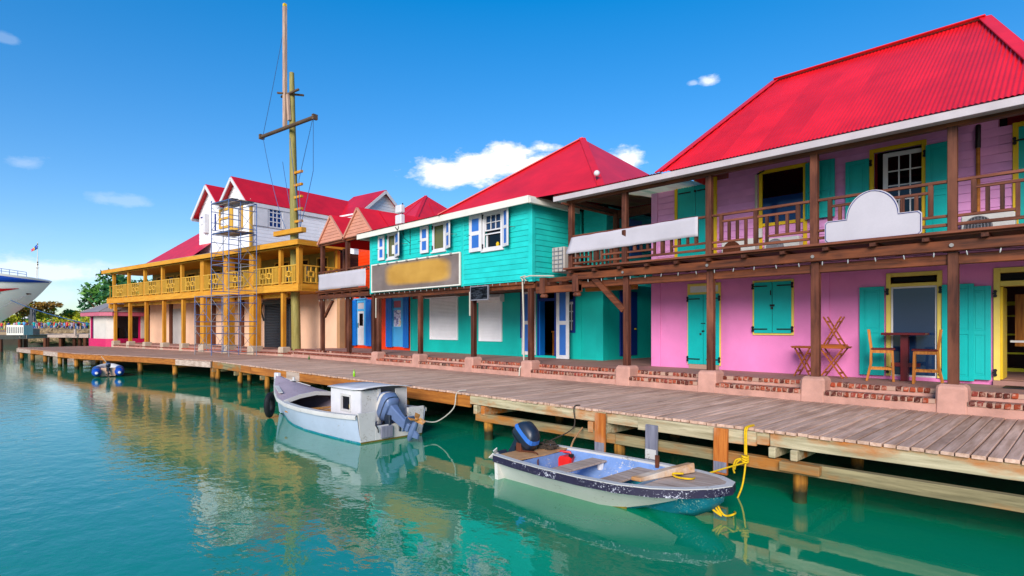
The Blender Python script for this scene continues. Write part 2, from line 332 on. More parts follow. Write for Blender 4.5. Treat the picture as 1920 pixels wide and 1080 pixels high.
# ------------------------------------------------------------------ object helpers
ROOT = {}
def link(o): C.objects.link(o); return o
def tag(o, label=None, cat=None, group=None, kind=None):
    for k, v in (('label', label), ('category', cat), ('group', group), ('kind', kind)):
        if v: o[k] = v
    return o
def thing(name, label, cat, loc=(0, 0, 0), rz=0, group=None, kind=None):
    o = link(bpy.data.objects.new(name, None)); o.location = loc; o.rotation_euler = (0, 0, rz); o.empty_display_size = .2
    ROOT[o.name] = (Matrix.Translation(Vector(loc)) @ Matrix.Rotation(rz, 4, 'Z')).inverted()
    return tag(o, label, cat, group, kind)
def rootinv(p): return ROOT[p.name] if p is not None else Matrix.Identity(4)
class MB:
    def __init__(s, frame=None): s.v = []; s.f = []; s.m = []; s.fr = frame; s.cur = 0
    def add(s, vs, fs, mi=None):
        b = len(s.v); s.v += [Vector(x) for x in vs]; mi = s.cur if mi is None else mi
        for f in fs: s.f.append([b + i for i in f]); s.m.append(mi)
        return s
    def box(s, x0, x1, y0, y1, z0, z1, mi=None):
        vs = [(x0, y0, z0), (x1, y0, z0), (x1, y1, z0), (x0, y1, z0), (x0, y0, z1), (x1, y0, z1), (x1, y1, z1), (x0, y1, z1)]
        return s.add(vs, [(0, 3, 2, 1), (4, 5, 6, 7), (0, 1, 5, 4), (1, 2, 6, 5), (2, 3, 7, 6), (3, 0, 4, 7)], mi)
    def bar(s, p, q, wd, ht, mi=None, up=(0, 0, 1), ext=0):
        p, q = Vector(p), Vector(q); d = (q - p).normalized(); p = p - d * ext; q = q + d * ext; u = Vector(up)
        if abs(d.dot(u)) > .98: u = Vector((0, 1, 0))
        a = d.cross(u).normalized(); b = a.cross(d).normalized(); a *= wd / 2; b *= ht / 2
        vs = [p - a - b, p + a - b, p + a + b, p - a + b, q - a - b, q + a - b, q + a + b, q - a + b]
        return s.add(vs, [(0, 1, 2, 3), (7, 6, 5, 4), (0, 4, 5, 1), (1, 5, 6, 2), (2, 6, 7, 3), (3, 7, 4, 0)], mi)
    def tube(s, pts, r, n=8, mi=None, cap=True):
        pts = [Vector(p) for p in pts]; rs = r if isinstance(r, (list, tuple)) else [r] * len(pts); vs = []; fs = []; prev = None
        for i, p in enumerate(pts):
            d = (pts[min(i + 1, len(pts) - 1)] - pts[max(i - 1, 0)]).normalized()
            a = prev if prev is not None else (Vector((0, 0, 1)) if abs(d.z) < .9 else Vector((1, 0, 0)))
            a = (a - d * a.dot(d)).normalized(); prev = a; b = d.cross(a)
            for k in range(n): t = 2 * math.pi * k / n; vs.append(p + (a * math.cos(t) + b * math.sin(t)) * rs[i])
        for i in range(len(pts) - 1):
            for k in range(n): fs.append((i * n + k, i * n + (k + 1) % n, (i + 1) * n + (k + 1) % n, (i + 1) * n + k))
        if cap: fs.append(tuple(range(n - 1, -1, -1))); fs.append(tuple((len(pts) - 1) * n + k for k in range(n)))
        return s.add(vs, fs, mi)
    def lathe(s, prof, c=(0, 0, 0), n=12, mi=None, axis='z'):
        vs = []; fs = []
        for r, z in prof:
            for k in range(n):
                t = 2 * math.pi * k / n; p = (r * math.cos(t), r * math.sin(t), z)
                if axis == 'y': p = (p[0], p[2], p[1])
                if axis == 'x': p = (p[2], p[0], p[1])
                vs.append((p[0] + c[0], p[1] + c[1], p[2] + c[2]))
        for i in range(len(prof) - 1):
            for k in range(n): fs.append((i * n + k, i * n + (k + 1) % n, (i + 1) * n + (k + 1) % n, (i + 1) * n + k))
        fs.append(tuple(range(n - 1, -1, -1))); fs.append(tuple((len(prof) - 1) * n + k for k in range(n)))
        return s.add(vs, fs, mi)
    def prism(s, pts, d, mi=None):
        n = len(pts); d = Vector(d); vs = [Vector(p) for p in pts] + [Vector(p) + d for p in pts]
        return s.add(vs, [tuple(range(n - 1, -1, -1)), tuple(range(n, 2 * n))] + [(i, (i + 1) % n, n + (i + 1) % n, n + i) for i in range(n)], mi)
    def quad(s, *p, mi=None): return s.add(p, [tuple(range(len(p)))], mi)
    def loft(s, rings, mi=None, close=False, cap=False):
        n = len(rings[0]); vs = [p for r in rings for p in r]; fs = []
        for i in range(len(rings) - 1):
            for k in range(n if close else n - 1): fs.append((i * n + k, i * n + (k + 1) % n, (i + 1) * n + (k + 1) % n, (i + 1) * n + k))
        if cap: fs.append(tuple(range(n - 1, -1, -1))); fs.append(tuple((len(rings) - 1) * n + k for k in range(n)))
        return s.add(vs, fs, mi)
    def mesh(s, name, mats, inv=None, bevel=0, smooth=False, recalc=True):
        me = bpy.data.meshes.new(name); T = inv if inv is not None else None
        if s.fr is not None: T = (T @ s.fr) if T is not None else s.fr
        vs = [T @ v for v in s.v] if T is not None else s.v
        me.from_pydata([tuple(v) for v in vs], [], s.f); me.update()
        for i, p in enumerate(me.polygons): p.material_index = s.m[i]
        for m in (mats if isinstance(mats, (list, tuple)) else [mats]): me.materials.append(MATS[m])
        bm = bmesh.new(); bm.from_mesh(me)
        if recalc: bmesh.ops.recalc_face_normals(bm, faces=bm.faces)
        if bevel: bmesh.ops.bevel(bm, geom=[e for e in bm.edges if len(e.link_faces) == 2 and e.calc_face_angle(0) > .5], offset=bevel, segments=1, affect='EDGES', clamp_overlap=True)
        bm.to_mesh(me); bm.free()
        if smooth:
            me.polygons.foreach_set('use_smooth', [True] * len(me.polygons))
            if hasattr(me, 'set_sharp_from_angle'): me.set_sharp_from_angle(angle=rad(smooth if smooth > 1 else 40))
        return me
    def obj(s, name, mats, parent=None, bevel=0, smooth=False, kind=None, recalc=True):
        inv = rootinv(parent) if parent is not None else None
        me = s.mesh(name, mats, inv, bevel, smooth, recalc); o = link(bpy.data.objects.new(name, me))
        if parent is not None: o.parent = parent; ROOT[o.name] = ROOT[parent.name]
        else: ROOT[o.name] = Matrix.Identity(4)
        if kind: o['kind'] = kind
        return o
def piece(name, me, parent, loc, rot=(0, 0, 0)):
    o = link(bpy.data.objects.new(name, me)); o.parent = parent
    m = rootinv(parent) @ (Matrix.Translation(Vector(loc)) @ Euler(rot).to_matrix().to_4x4()); o.matrix_local = m
    return o
def solo(mb, name, mats, label, cat, group=None, **k): return tag(mb.obj(name, mats, **k), label, cat, group)
def holes(x0, x1, z0, z1, ops):
    """solid rectangles left of a wall face after cutting the openings (xa, xb, za, zb)"""
    xs = sorted({x0, x1, *[min(max(v, x0), x1) for o in ops for v in o[:2]]}); zs = sorted({z0, z1, *[min(max(v, z0), z1) for o in ops for v in o[2:4]]}); out = []
    for a, b in zip(xs, xs[1:]):
        run = None
        for c, d in zip(zs, zs[1:]):
            mx, mz = (a + b) / 2, (c + d) / 2
            if any(o[0] < mx < o[1] and o[2] < mz < o[3] for o in ops): run = None; continue
            if run and run[3] == c: run[3] = d
            else: run = [a, b, c, d]; out.append(run)
    return out
def wall(mb, x0, x1, y, th, z0, z1, ops=()):
    for a, b, c, d in holes(x0, x1, z0, z1, ops): mb.box(a, b, y, y + th, c, d)
    return mb
def siding(parent, mat, x0, x1, z0, z1, y, pitch, ops=(), frame=None, name='siding_board', axis='x', lap=.022):
    """overlapping boards, each an object; axis 'x' = boards along x facing -y, 'y' = boards along y facing +x (x0,x1 then are y, y is x)"""
    z = z0
    while z < z1 - .01:
        zt = min(z + pitch, z1); cuts = sorted([(o[0], o[1]) for o in ops if o[2] < (z + zt) / 2 < o[3]]); a = x0; runs = []
        for c, d in cuts:
            if c > a + .03: runs.append((a, c))
            a = max(a, d)
        if x1 > a + .03: runs.append((a, x1))
        for a, b in runs:
            j = R.uniform(-.003, .003); prof = [(0.0, z + .003), (-lap + j, z + .003), (-.004, zt + .004), (0, zt + .004)]
            mb = MB(frame)
            if axis == 'x': mb.prism([(a, y + p, q) for p, q in prof], (b - a, 0, 0))
            else: mb.prism([(y - p, a, q) for p, q in prof], (0, b - a, 0))
            mb.obj(name, mat, parent)
        z = zt
def frame_rect(mb, x0, x1, z0, z1, y, wd, dp, bottom=True, mi=None):
    mb.box(x0, x0 + wd, y - dp, y, z0, z1, mi); mb.box(x1 - wd, x1, y - dp, y, z0, z1, mi); mb.box(x0 + wd, x1 - wd, y - dp, y, z1 - wd, z1, mi)
    if bottom: mb.box(x0 + wd, x1 - wd, y - dp, y, z0, z0 + wd, mi)
    return mb
def panel_leaf(w_, h_, th, m_frame=0, m_panel=0, rail=.09, rec=.012, n=2):
    """a shutter or door leaf in its own frame: x 0..w, z 0..h, front at y=0, recessed panels"""
    mb = MB(); mb.box(0, rail, 0, th, 0, h_, m_frame); mb.box(w_ - rail, w_, 0, th, 0, h_, m_frame)
    zs = [0] + [h_ * (k + 1) / n for k in range(n)]
    edges = [(0, rail)] + [(z - rail / 2, z + rail / 2) for z in zs[1:-1]] + [(h_ - rail, h_)]
    for a, b in edges: mb.box(rail, w_ - rail, 0, th, a, b, m_frame)
    for (a, b), (c, d) in zip(edges, edges[1:]):
        mb.box(rail, w_ - rail, rec, th - .004, b, c, m_panel)
        if m_frame == m_panel: mb.box(rail + .035, w_ - rail - .035, rec - .008, rec + .002, b + .035, c - .035, m_panel)
    return mb
def leaf(parent, name, mats, w_, h_, hinge, ang, th=.04, side=1, **k):
    """hang a leaf; hinge = lower hinge corner, ang = turn about z in degrees; side -1 mirrors"""
    mb = panel_leaf(w_, h_, th, **k); mb.fr = Matrix.Translation(Vector(hinge)) @ Matrix.Rotation(rad(ang), 4, 'Z') @ Matrix.Scale(side, 4, (1, 0, 0))
    return mb.obj(name, mats, parent, bevel=.004)
def hinges(parent, pts, y):
    for x, z, d, ln in pts:
        mb = MB(); mb.lathe([(.03, 0), (.03, .03)], (x, y - .03, z + .045), 8, axis='y'); mb.lathe([(.03, 0), (.03, .03)], (x, y - .03, z - .045), 8, axis='y'); mb.box(x - .018, x + .018, y - .028, y - .002, z - .06, z + .06)
        a, b = sorted((x, x + d * ln)); mb.box(a, b, y - .026, y - .006, z - .014, z + .014)
        mb.obj('strap_hinge', 'iron', parent)
# ------------------------------------------------------------------ setting: water, land
mb = MB(); mb.quad((-1800, -1200, 0), (900, -1200, 0), (900, 2200, 0), (-1800, 2200, 0)); tag(mb.obj('water', 'water'), kind='structure')
far = [PD(-420, 614, 108), PD(60, 614, 112), PD(20, 614, 152), PD(-150, 614, 420)]
shore = [(60, 12.9), (-29.7, 12.9), (-54, 9.2), (-61, 8.6), (-64, 12)] + [tuple(PD(172, 614, 74)[:2]), tuple(PD(120, 614, 80)[:2]), tuple(PD(40, 614, 82)[:2]), tuple(PD(-420, 614, 76)[:2])]
land = [Vector((x, y, 0)) for x, y in shore] + [Vector((p.x, p.y, 0)) for p in far] + [Vector((-1500, 1000, 0)), Vector((-600, 2100, 0)), Vector((60, 2100, 0))]
n = len(land); mb = MB(); mb.add([(p.x, p.y, 1.2) for p in land], [tuple(range(n))]); mb.obj('ground', 'quay_ground')['kind'] = 'structure'
mb = MB()
for a, b in zip(land, land[1:] + land[:1]): mb.quad((a.x, a.y, -3), (b.x, b.y, -3), (b.x, b.y, 1.19), (a.x, a.y, 1.19))
tag(mb.obj('quay_wall', 'quay_wall'), kind='structure')

# ------------------------------------------------------------------ boardwalk
def edge_y(x): return 8.4 + max(0, (x + 9)) / 9 * .2
EDGE = [(-28, 8.4), (-34.2, 7.15), (-41.4, 5.1), (-51.6, 3.95), (-56.2, 3.5)]
BACK = [(-28, 12.4), (-33, 11.9), (-41.4, 10.7), (-52, 9.4), (-57.2, 8.4)]
bw = thing('boardwalk', None, None, kind='structure'); bw['label'] = 'weathered plank boardwalk along the harbour front'
pitch = .1485; x = 2.4; planks = 0; far_mb = MB(); cache = {}
def lerp_line(L, t):
    ds = [0]
    for a, b in zip(L, L[1:]): ds.append(ds[-1] + math.dist(a, b))
    q = t * ds[-1]
    for i in range(len(L) - 1):
        if q <= ds[i + 1] + 1e-6: u = (q - ds[i]) / (ds[i + 1] - ds[i]); return (L[i][0] + (L[i + 1][0] - L[i][0]) * u, L[i][1] + (L[i + 1][1] - L[i][1]) * u)
    return L[-1]
plank_me = []
for k in range(5):
    mb = MB(); Lk = 4.05; n = 6
    for i in range(n):     # slightly bowed board, in pieces along y
        pass
    ys = [j * Lk / n for j in range(n + 1)]; w2 = (pitch - .019) / 2; rings = []
    for yy in ys:
        sx = math.sin(yy * 1.3 + k) * .003; sz = math.sin(yy * 2.1 + k * 2) * .003
        rings.append([(-w2 + sx, yy, -.042), (w2 + sx, yy, -.042), (w2 + sx, yy, -.004 + sz), (w2 - .008 + sx, yy, sz), (-w2 + .008 + sx, yy, sz), (-w2 + sx, yy, -.004 + sz)])
    mb.loft(rings, close=True, cap=True); plank_me.append(mb.mesh('plank', 'deck_plank'))
while x > -28 + pitch:
    y0 = edge_y(x) + R.uniform(-.018, .018)
    z = 1.0 + R.uniform(-.004, .004)
    o = piece('plank', R.choice(plank_me), bw, (x - pitch / 2, y0, z), (R.uniform(-.001, .001), R.uniform(-.012, .012), R.uniform(-.0012, .0012))); planks += 1
    x -= pitch
tot = 190; t = 0
for i in range(tot):
    a, b = lerp_line(EDGE, i / tot), lerp_line(BACK, i / tot); c, d = lerp_line(EDGE, (i + .91) / tot), lerp_line(BACK, (i + .91) / tot)
    m_ = MB(); z = 1.0 + R.uniform(-.005, .005)
    vs = [(*a, z), (*c, z), (*d, z), (*b, z)]; m2 = far_mb if planks >= 300 else m_
    m2.prism([Vector(v) for v in vs], (0, 0, -.04))
    if planks < 300: m_.obj('plank', 'deck_plank', bw); planks += 1
far_mb.obj('plank', 'deck_plank', bw, kind='stuff')
mb = MB(); mb.prism([(2.3, edge_y(2.3) + .1, .935), (-9, 8.5, .935), (-28, 8.5, .935), (-28, 12.4, .935), (2.3, 12.4, .935)], (0, 0, .012)); mb.obj('gap_light_block', 'dark_beam', bw)  # added sheet under the planks: blocks light through the gaps, keeps them dark
def fascia(x0, x1, z0, z1, mat, off=0.0, th=.06):
    mb = MB(); n = max(2, int((x1 - x0) / .5)); rings = []
    for i in range(n + 1):
        xx = x0 + (x1 - x0) * i / n; y = edge_y(xx) + .035 - off; j = (noise.noise((xx * 1.7, z0 * 3, 1)) * .012); k = noise.noise((xx * 2.1, 7, 2)) * .010
        rings.append([(xx, y + j, z0 + k), (xx, y + j * .6, z1), (xx, y + th, z1), (xx, y + th, z0 + k)])
    mb.loft(rings, close=True, cap=True); return mb.obj('edge_beam', mat, bw, smooth=50)
for x0, x1, mat in ((-3.32, 2.4, 'weathered_beam'), (-3.78, -3.335, 'weathered_beam'), (-6.2, -3.79, 'weathered_beam'), (-9.95, -6.21, 'weathered_beam')): fascia(x0, x1, .765, .955, mat, R.uniform(0, .012))
fascia(-5.5, -3.5, .745, .95, 'weathered_beam', .07, .05)
for x0, x1, mat in ((-14.7, -9.96, 'orange_board'), (-18.9, -14.71, 'orange_board'), (-19.95, -18.91, 'grey_plank'), (-23.3, -19.96, 'orange_board'), (-24.4, -23.31, 'orange_board'), (-28.0, -24.41, 'green_beam')): fascia(x0, x1, .68, .955, mat, R.uniform(0.0, .02), .05)
for i, (a, b) in enumerate(zip(EDGE, EDGE[1:])):
    A, B = Vector((*a, .82)), Vector((*b, .82)); d = B - A; n = max(1, round(d.length / 4))
    for k in range(n):
        mb = MB(); p = A + d * (k / n) ; q = A + d * ((k + 1) / n); out = Vector((-d.y, d.x, 0)).normalized() * -.04
        mb.bar(p - out, q - out, .06, .26); mb.obj('edge_beam', 'orange_board' if (i + k) % 3 else 'grey_plank', bw)
# beams below the deck, joists, posts in the water
for x0, x1 in ((-2.75, 2.4), (-6.0, -2.62), (-9.75, -6.01)):
    mb = MB(); n = 12; rings = []
    for i in range(n + 1):
        xx = x0 + (x1 - x0) * i / n; j = noise.noise((xx, 3, 5)) * .012; y = edge_y(xx) + .02
        rings.append([(xx, y + j, .415 + j), (xx, y, .585 + j), (xx, y + .12, .585), (xx, y + .12, .415)])
    mb.loft(rings, close=True, cap=True); mb.obj('lower_beam', 'green_beam', bw, smooth=50)
mb = MB(); mb.box(-3.15, -2.62, edge_y(-3) - .10, edge_y(-3) + .02, .46, .59); mb.obj('lower_beam', 'green_beam', bw, bevel=.008)
for xx in (-3.28, -2.98): 
    mb = MB(); mb.box(xx - .05, xx + .05, edge_y(xx) - .02, edge_y(xx) + 3.4, .60, .755); mb.obj('joist', 'weathered_beam', bw, bevel=.012)
for xx in (-9.75, -9.5, -6.55, -6.25, 0.3): 
    mb = MB(); mb.box(xx - .06, xx + .06, edge_y(xx) + .0, edge_y(xx) + 3.6, .55, .752); mb.obj('joist', 'weathered_beam', bw, bevel=.012)
for xx in (-12.9, -16, -19.1, -22, -24.8, -27.6):
    mb = MB(); mb.bar((xx, 8.3, .60), (xx, 12.2, .60), .12, .16); mb.obj('joist', 'green_beam', bw)
def piling(x, y, r=.11, top=.75, lean=(0, 0)):
    mb = MB(); pts = []; rs = []
    for i in range(9):
        z = -1.2 + (top + 1.2) * i / 8; pts.append((x + lean[0] * (1 - i / 8) + noise.noise((x, z, 1)) * .02, y + lean[1] * (1 - i / 8), z)); rs.append(r * (1 + noise.noise((z * 3, x, 4)) * .12) * (.92 if z < .12 and z > -.05 else 1))
    mb.tube(pts, rs, 10); return mb.obj('piling', 'piling_wood', bw, smooth=True)
for xx in (-2.95, -6.0, -9.45, -12.7, -16.0, -19.1, -21.95, -24.8, -27.6): piling(xx, edge_y(xx) + .14, .10, .5 if xx > -10 else .72, (R.uniform(-.05, .05), 0))
for xx in (0.4, -2.8, -6.2, -9.4, -12.6, -16.2, -19, -22.2, -25): piling(xx, 10.9, .1)
piling(-25.6, 9.2, .09, .7)
for i in range(9):
    a = lerp_line(EDGE, i / 8 * .985 + .01); b = lerp_line(BACK, i / 8)
    piling(a[0] + .0, a[1] + .22, .12, .7)
    if i > 4: piling(a[0] * .6 + b[0] * .4, a[1] * .6 + b[1] * .4, .12, .95)
    mb = MB(); mb.bar((a[0], a[1] + .1, .6), (b[0], b[1], .6), .12, .14); mb.obj('joist', 'orange_board', bw)
for xx, mat, zt, zb in ((-6.25, 'fender_board', .95, .22), (-5.2, 'grey_fender', .86, .25), (-4.0, 'fender_board', .955, .24)):
    mb = MB(); y = edge_y(xx) - .11; mb.loft([[(xx - .115 - .02 * (1 - q), y + .02 * (1 - q), zb + (zt - zb) * q), (xx + .105 - .02 * (1 - q), y + .02 * (1 - q), zb + (zt - zb) * q), (xx + .105 - .02 * (1 - q), y + .055 + .02 * (1 - q), zb + (zt - zb) * q), (xx - .115 - .02 * (1 - q), y + .055 + .02 * (1 - q), zb + (zt - zb) * q)] for q in (0, .33, .66, 1)], close=True, cap=True)
    f = mb.obj('fender_board', mat, bw, bevel=.006)
    m2 = MB(); zc = zb + .2; m2.box(xx - .118, xx + .085, y - .006 + .012, y + .005 + .012, zb + .04, zc); m2.obj('patch', {'grey_fender': 'worn_white'}.get(mat, 'grey_fender'), f)

# ------------------------------------------------------------------ terrace, steps, pedestals
TZ = 1.38
PED = [2.9, .55, -1.74, -4.0, -6.27, -8.6, -12.1, -14.8, -17.9, -20.85]
te = thing('terrace', None, None, kind='structure'); te['label'] = 'raised red brown arcade floor behind the pedestals'
mb = MB(); mb.box(-29.2, 6, 12.86, 22.5, .6, TZ - .002); mb.obj('floor', 'terrace_floor', te)
mb = MB(MB().fr); mb.fr = YM; mb.box(-24.2, 2.2, .28, 12, .6, 1.285); mb.obj('floor', 'terrace_floor', te)
brick_me = []
for k in range(4):
    mb = MB(); mb.box(-.046, .046, 0, .2, -.043, .043); me = mb.mesh('brick', 'nosing_brick', bevel=.014)
    for v in me.vertices: v.co += noise.noise_vector(v.co * 19 + Vector((k * 7, 0, 0))) * .008
    brick_me.append(me)
def steps(xa, xb, fr, mid, label, zt, small=False, nb=.112):
    t = thing('brick_steps', label, 'steps', (fr.to_translation() if fr else (0, 0, 0)), YA if fr else 0, 'flights of brick edged steps up to the arcade')
    F = fr if fr else Matrix.Identity(4); y1, y2 = (-.12, .3) if fr else (12.42, 12.80); z1 = 1.0 + (zt - 1.0) * .62
    mb = MB(F); mb.box(xa, xb, y1 + .035, y2 + .3, .8, z1 - .088); mb.box(xa, xb, y2 + .03, y2 + .5, z1 - .09, zt - .088); mb.obj('riser', 'plaster', t)
    mb = MB(F); mb.box(xa, xb, y1 + .19, y2 + .1, z1 - .08, z1 - .008); mb.obj('tread', 'terrace_floor', t)
    mb = MB(F)
    for y, z in ((y1, z1), (y2, zt)): mb.box(xa + .01, xb - .01, y + .016, y + .21, z - .084, z - .010)
    mb.obj('mortar', 'pale_plaster', t)
    gather = MB(F)
    for y, z in ((y1, z1), (y2, zt)):
        x = xa + .06
        while x < xb - .05:
            if R.random() > .05:
                p = F @ Vector((x, y + R.uniform(-.012, .008), z - .044 + R.uniform(-.006, .004)))
                if small: gather.box(x - .045, x + .045, y, y + .18, z - .07, z)
                else: piece('brick', R.choice(brick_me), t, p, (0, R.uniform(-.06, .06), R.uniform(-.06, .06) + (YA if fr else 0)))
            x += nb + R.uniform(-.012, .012)
    if small: gather.obj('brick', 'nosing_brick', t, kind='stuff')
names = ['of the corner bay by the open doorway', 'in the bay of the two bar stools', 'in the bay of the folded wooden tables', 'in the bay of the closed teal double door of the pink house',
         'in front of the dark passage and the teal corner wall', 'in front of the open shop door with blue panelled leaves', 'in front of the roller shutter behind the black hanging sign', 'in front of the wide roller shutter', ]
for i, (a, b) in enumerate(zip(PED[1:], PED[2:])):
    nm = names[i] if i < len(names) else 'in front of the orange house'
    steps(b + .22, a - .22, None, None, 'brick edged steps ' + nm, TZ, small=False)
steps(-29.3, PED[-1] - .24, None, None, 'long brick edged steps in front of the orange house and the tan wall', TZ, small=True)
for k, (a, b, nm) in enumerate(((-23.1, -11.8, 'along the kiosk end of the ochre veranda'), (-11.5, -3.1, 'behind the scaffold tower'), (-2.6, 1.1, 'before the dark roller shutter by the mast'))): steps(a, b, YM, None, 'worn brick edged steps ' + nm, 1.29, small=True)

def post(parent, x, y, z0, z1, s=.15, mat='dark_post', fr=None, name='post'):
    mb = MB(fr); h = s / 2; mb.box(x - h, x + h, y - h, y + h, z0, z1); return mb.obj(name, mat, parent, bevel=.008)
def pedestal(parent, x, y=12.68, s=.46, z1=1.5, fr=None, mat='plaster', ch=.07):
    mb = MB(fr); h = s / 2; a = h + .015
    rings = [[(x - q, y - q, z), (x + q, y - q, z), (x + q, y + q, z), (x - q, y + q, z)] for q, z in ((a, .8), (h, 1.0 + (z1 - 1) * .6), (h * .98, z1 - ch), (h * .86, z1))]
    mb.loft(rings, close=True, cap=True); o = mb.obj('pedestal', mat, parent, bevel=.035)
    for v in o.data.vertices: v.co += noise.noise_vector(v.co * 3 + Vector((x, 0, 0))) * .012
    return o

# ------------------------------------------------------------------ pink house
PK = thing('pink_house', 'pink two storey house with mauve upper floor, brown balcony and corrugated red roof', 'building', (-4, 14.55, 1.38))
PYF = 14.55; PZ0 = TZ - .01
XL = PX(1223, PYF)
def O(pxa, pxb, pa, pb, Y=PYF): return (PX(pxa, Y), PX(pxb, Y), PZ(pxa, pb, Y), PZ(pxa, pa, Y))
d1 = O(1290, 1352, 533, 683); w2_ = O(1412, 1489, 527, 628); w3 = O(1662, 1767, 513, 704); d4x = PX(1863, PYF)
mb = MB(); wall(mb, XL, .75, PYF, .25, PZ0, 3.95, [(w3[0], w3[1], w3[2], w3[3]), (d4x, .45, 0, PZ(1863, 503, PYF))]); mb.box(XL, XL + .25, PYF + .26, 20, PZ0, 3.95); mb.box(.76, 6, PYF, PYF + .25, PZ0, 3.95)
pw = mb.obj('lower_wall', 'pink_render', PK)
mb = MB(); mb.box(XL - .02, XL + .28, PYF - .022, PYF + .2, PZ0, 3.95); mb.obj('pilaster', 'pink_render', pw); xb = PX(1547, PYF); mb = MB(); mb.box(xb - .1, xb + .1, PYF - .02, PYF + .05, PZ0, 3.95); mb.obj('pilaster', 'pink_render', pw)
# teal double door (closed)
dw = MB(); frame_rect(dw, d1[0], d1[1], d1[2], d1[3], PYF, .07, .035, bottom=False); dw.box(d1[0] + .07, d1[1] - .07, PYF - .03, PYF - .004, d1[3] - .30, d1[3] - .24)
D = dw.obj('door', 'pale_yellow_trim', PK, bevel=.004)
mb = MB(); mb.box(d1[0] + .07, d1[1] - .07, PYF - .012, PYF + .01, d1[3] - .24, d1[3] - .07); mb.obj('transom', 'white_paint', D)
cx = (d1[0] + d1[1]) / 2
for a, b in ((d1[0] + .03, cx - .006), (cx + .006, d1[1] - .03)):
    m = MB(); m.box(a, b, PYF - .06, PYF - .025, d1[2] + .02, d1[3] - .30)
    for q in range(1, 3): xx = a + (b - a) * q / 3; m.box(xx - .003, xx + .003, PYF - .064, PYF - .058, d1[2] + .02, d1[3] - .3)
    m.obj('door_leaf', 'teal_shutter', D, bevel=.004)
mb = MB(); mb.box(d1[0] + .05, d1[1] - .05, PYF - .05, PYF + .0, PZ0, d1[2] + .015); mb.obj('sill', 'pale_plaster', D)
hinges(D, [(d1[0] + .02, z, 1, .36) for z in (d1[2] + .16, d1[3] - .42)] + [(d1[1] - .02, z, -1, .36) for z in (d1[2] + .16, d1[3] - .42)], PYF - .055)
mb = MB(); mb.box(cx - .03, cx + .04, PYF - .08, PYF - .06, 2.38, 2.42); mb.lathe([(.025, 0), (.025, .05)], (cx - .07, PYF - .07, 2.3), 8); mb.box(cx - .06, cx + .06, PYF - .075, PYF - .06, 2.6, 2.62); mb.obj('latch', 'iron', D)
# shuttered window
wm = MB(); frame_rect(wm, *w2_, PYF, .06, .035); W = wm.obj('window', 'pale_yellow_trim', PK, bevel=.004); cx = (w2_[0] + w2_[1]) / 2
for a, b in ((w2_[0] + .05, cx - .006), (cx + .006, w2_[1] - .05)):
    m = MB(); m.box(a, b, PYF - .065, PYF - .028, w2_[2] + .05, w2_[3] - .05); m.obj('shutter', 'teal_shutter', W, bevel=.005)
hinges(W, [(w2_[0] + .02, z, 1, .36) for z in (w2_[2] + .15, w2_[3] - .15)] + [(w2_[1] - .02, z, -1, .36) for z in (w2_[2] + .15, w2_[3] - .15)], PYF - .06)
mb = MB(); mb.box(cx - .05, cx + .06, PYF - .085, PYF - .06, 3.02, 3.07); mb.lathe([(.03, 0), (.03, .06)], (cx, PYF - .08, 2.95), 8); mb.box(cx - .045, cx - .02, PYF - .08, PYF - .06, 3.3, 3.42); mb.obj('latch', 'iron', W)
# big glazed opening with folded-back shutters
wm = MB(); frame_rect(wm, *w3, PYF, .085, .04, bottom=False); z_t = w3[3] - .3; wm.box(w3[0] + .085, w3[1] - .085, PYF - .035, PYF + .06, z_t, z_t + .07)
W = wm.obj('window', 'pale_yellow_trim', PK, bevel=.005)
mb = MB(); mb.box(w3[0] + .13, w3[1] - .13, PYF + .0, PYF + .03, z_t + .1, w3[3] - .11); mb.obj('vent', 'black_matt', W)
mb = MB(); frame_rect(mb, w3[0] + .087, w3[1] - .087, w3[2], z_t - .002, PYF + .05, .035, .05); mb.obj('sash', 'white_paint', W)
mb = MB(); mb.box(w3[0] + .11, w3[1] - .11, PYF + .02, PYF + .03, w3[2] + .03, z_t - .03); mb.obj('pane', 'pane_slate', W)
H = z_t - w3[2] + .02
leaf(W, 'shutter', ['teal_shutter'], PX(1659, PYF) - PX(1613, PYF), H, (PX(1613, PYF), PYF - .07, w3[2]), 0, m_panel=0)
leaf(W, 'shutter', ['teal_shutter'], .52, H, (w3[1] + .0, PYF - .075, w3[2] - .02), -4, m_panel=0)
hinges(W, [(w3[0] + .03, z, -1, .05) for z in (w3[2] + .13, z_t - .1)] + [(w3[1] - .03, z, 1, .05) for z in (w3[2] + .13, z_t - .1)], PYF - .04)
# open doorway at the right, room behind
dx0, dx1, dz = d4x, .45, PZ(1863, 503, PYF); dm = MB(); dm.box(dx0, dx0 + .1, PYF - .04, PYF + .22, PZ0 + .1, dz); dm.box(dx1 - .1, dx1, PYF - .04, PYF + .22, PZ0 + .1, dz); dm.box(dx0 + .1, dx1 - .1, PYF - .04, PYF + .2, dz - .1, dz); dm.box(dx0 + .1, dx1 - .1, PYF - .04, PYF + .2, dz - .36, dz - .26)
D = dm.obj('doorway', 'pale_yellow_trim', PK, bevel=.005); DH = dz - .38 - PZ0
mb = MB(); mb.box(dx0 + .1, dx1 - .1, PYF + .02, PYF + .05, dz - .25, dz - .11); mb.obj('vent', 'black_matt', D)
mb = MB(); mb.box(dx0 + .1, dx0 + .14, PYF - .02, PYF + .75, PZ0 + .12, dz - .37); mb.obj('door_leaf', 'yellow_trim', D, bevel=.004)
leaf(D, 'shutter', ['teal_shutter'], PX(1859, PYF) - PX(1815, PYF), DH - .06, (PX(1815, PYF), PYF - .09, PZ0 + .1), 0, m_panel=0)
hinges(D, [(dx0 + .03, z, -1, .04) for z in (PZ0 + .25, dz - .5)], PYF - .045)
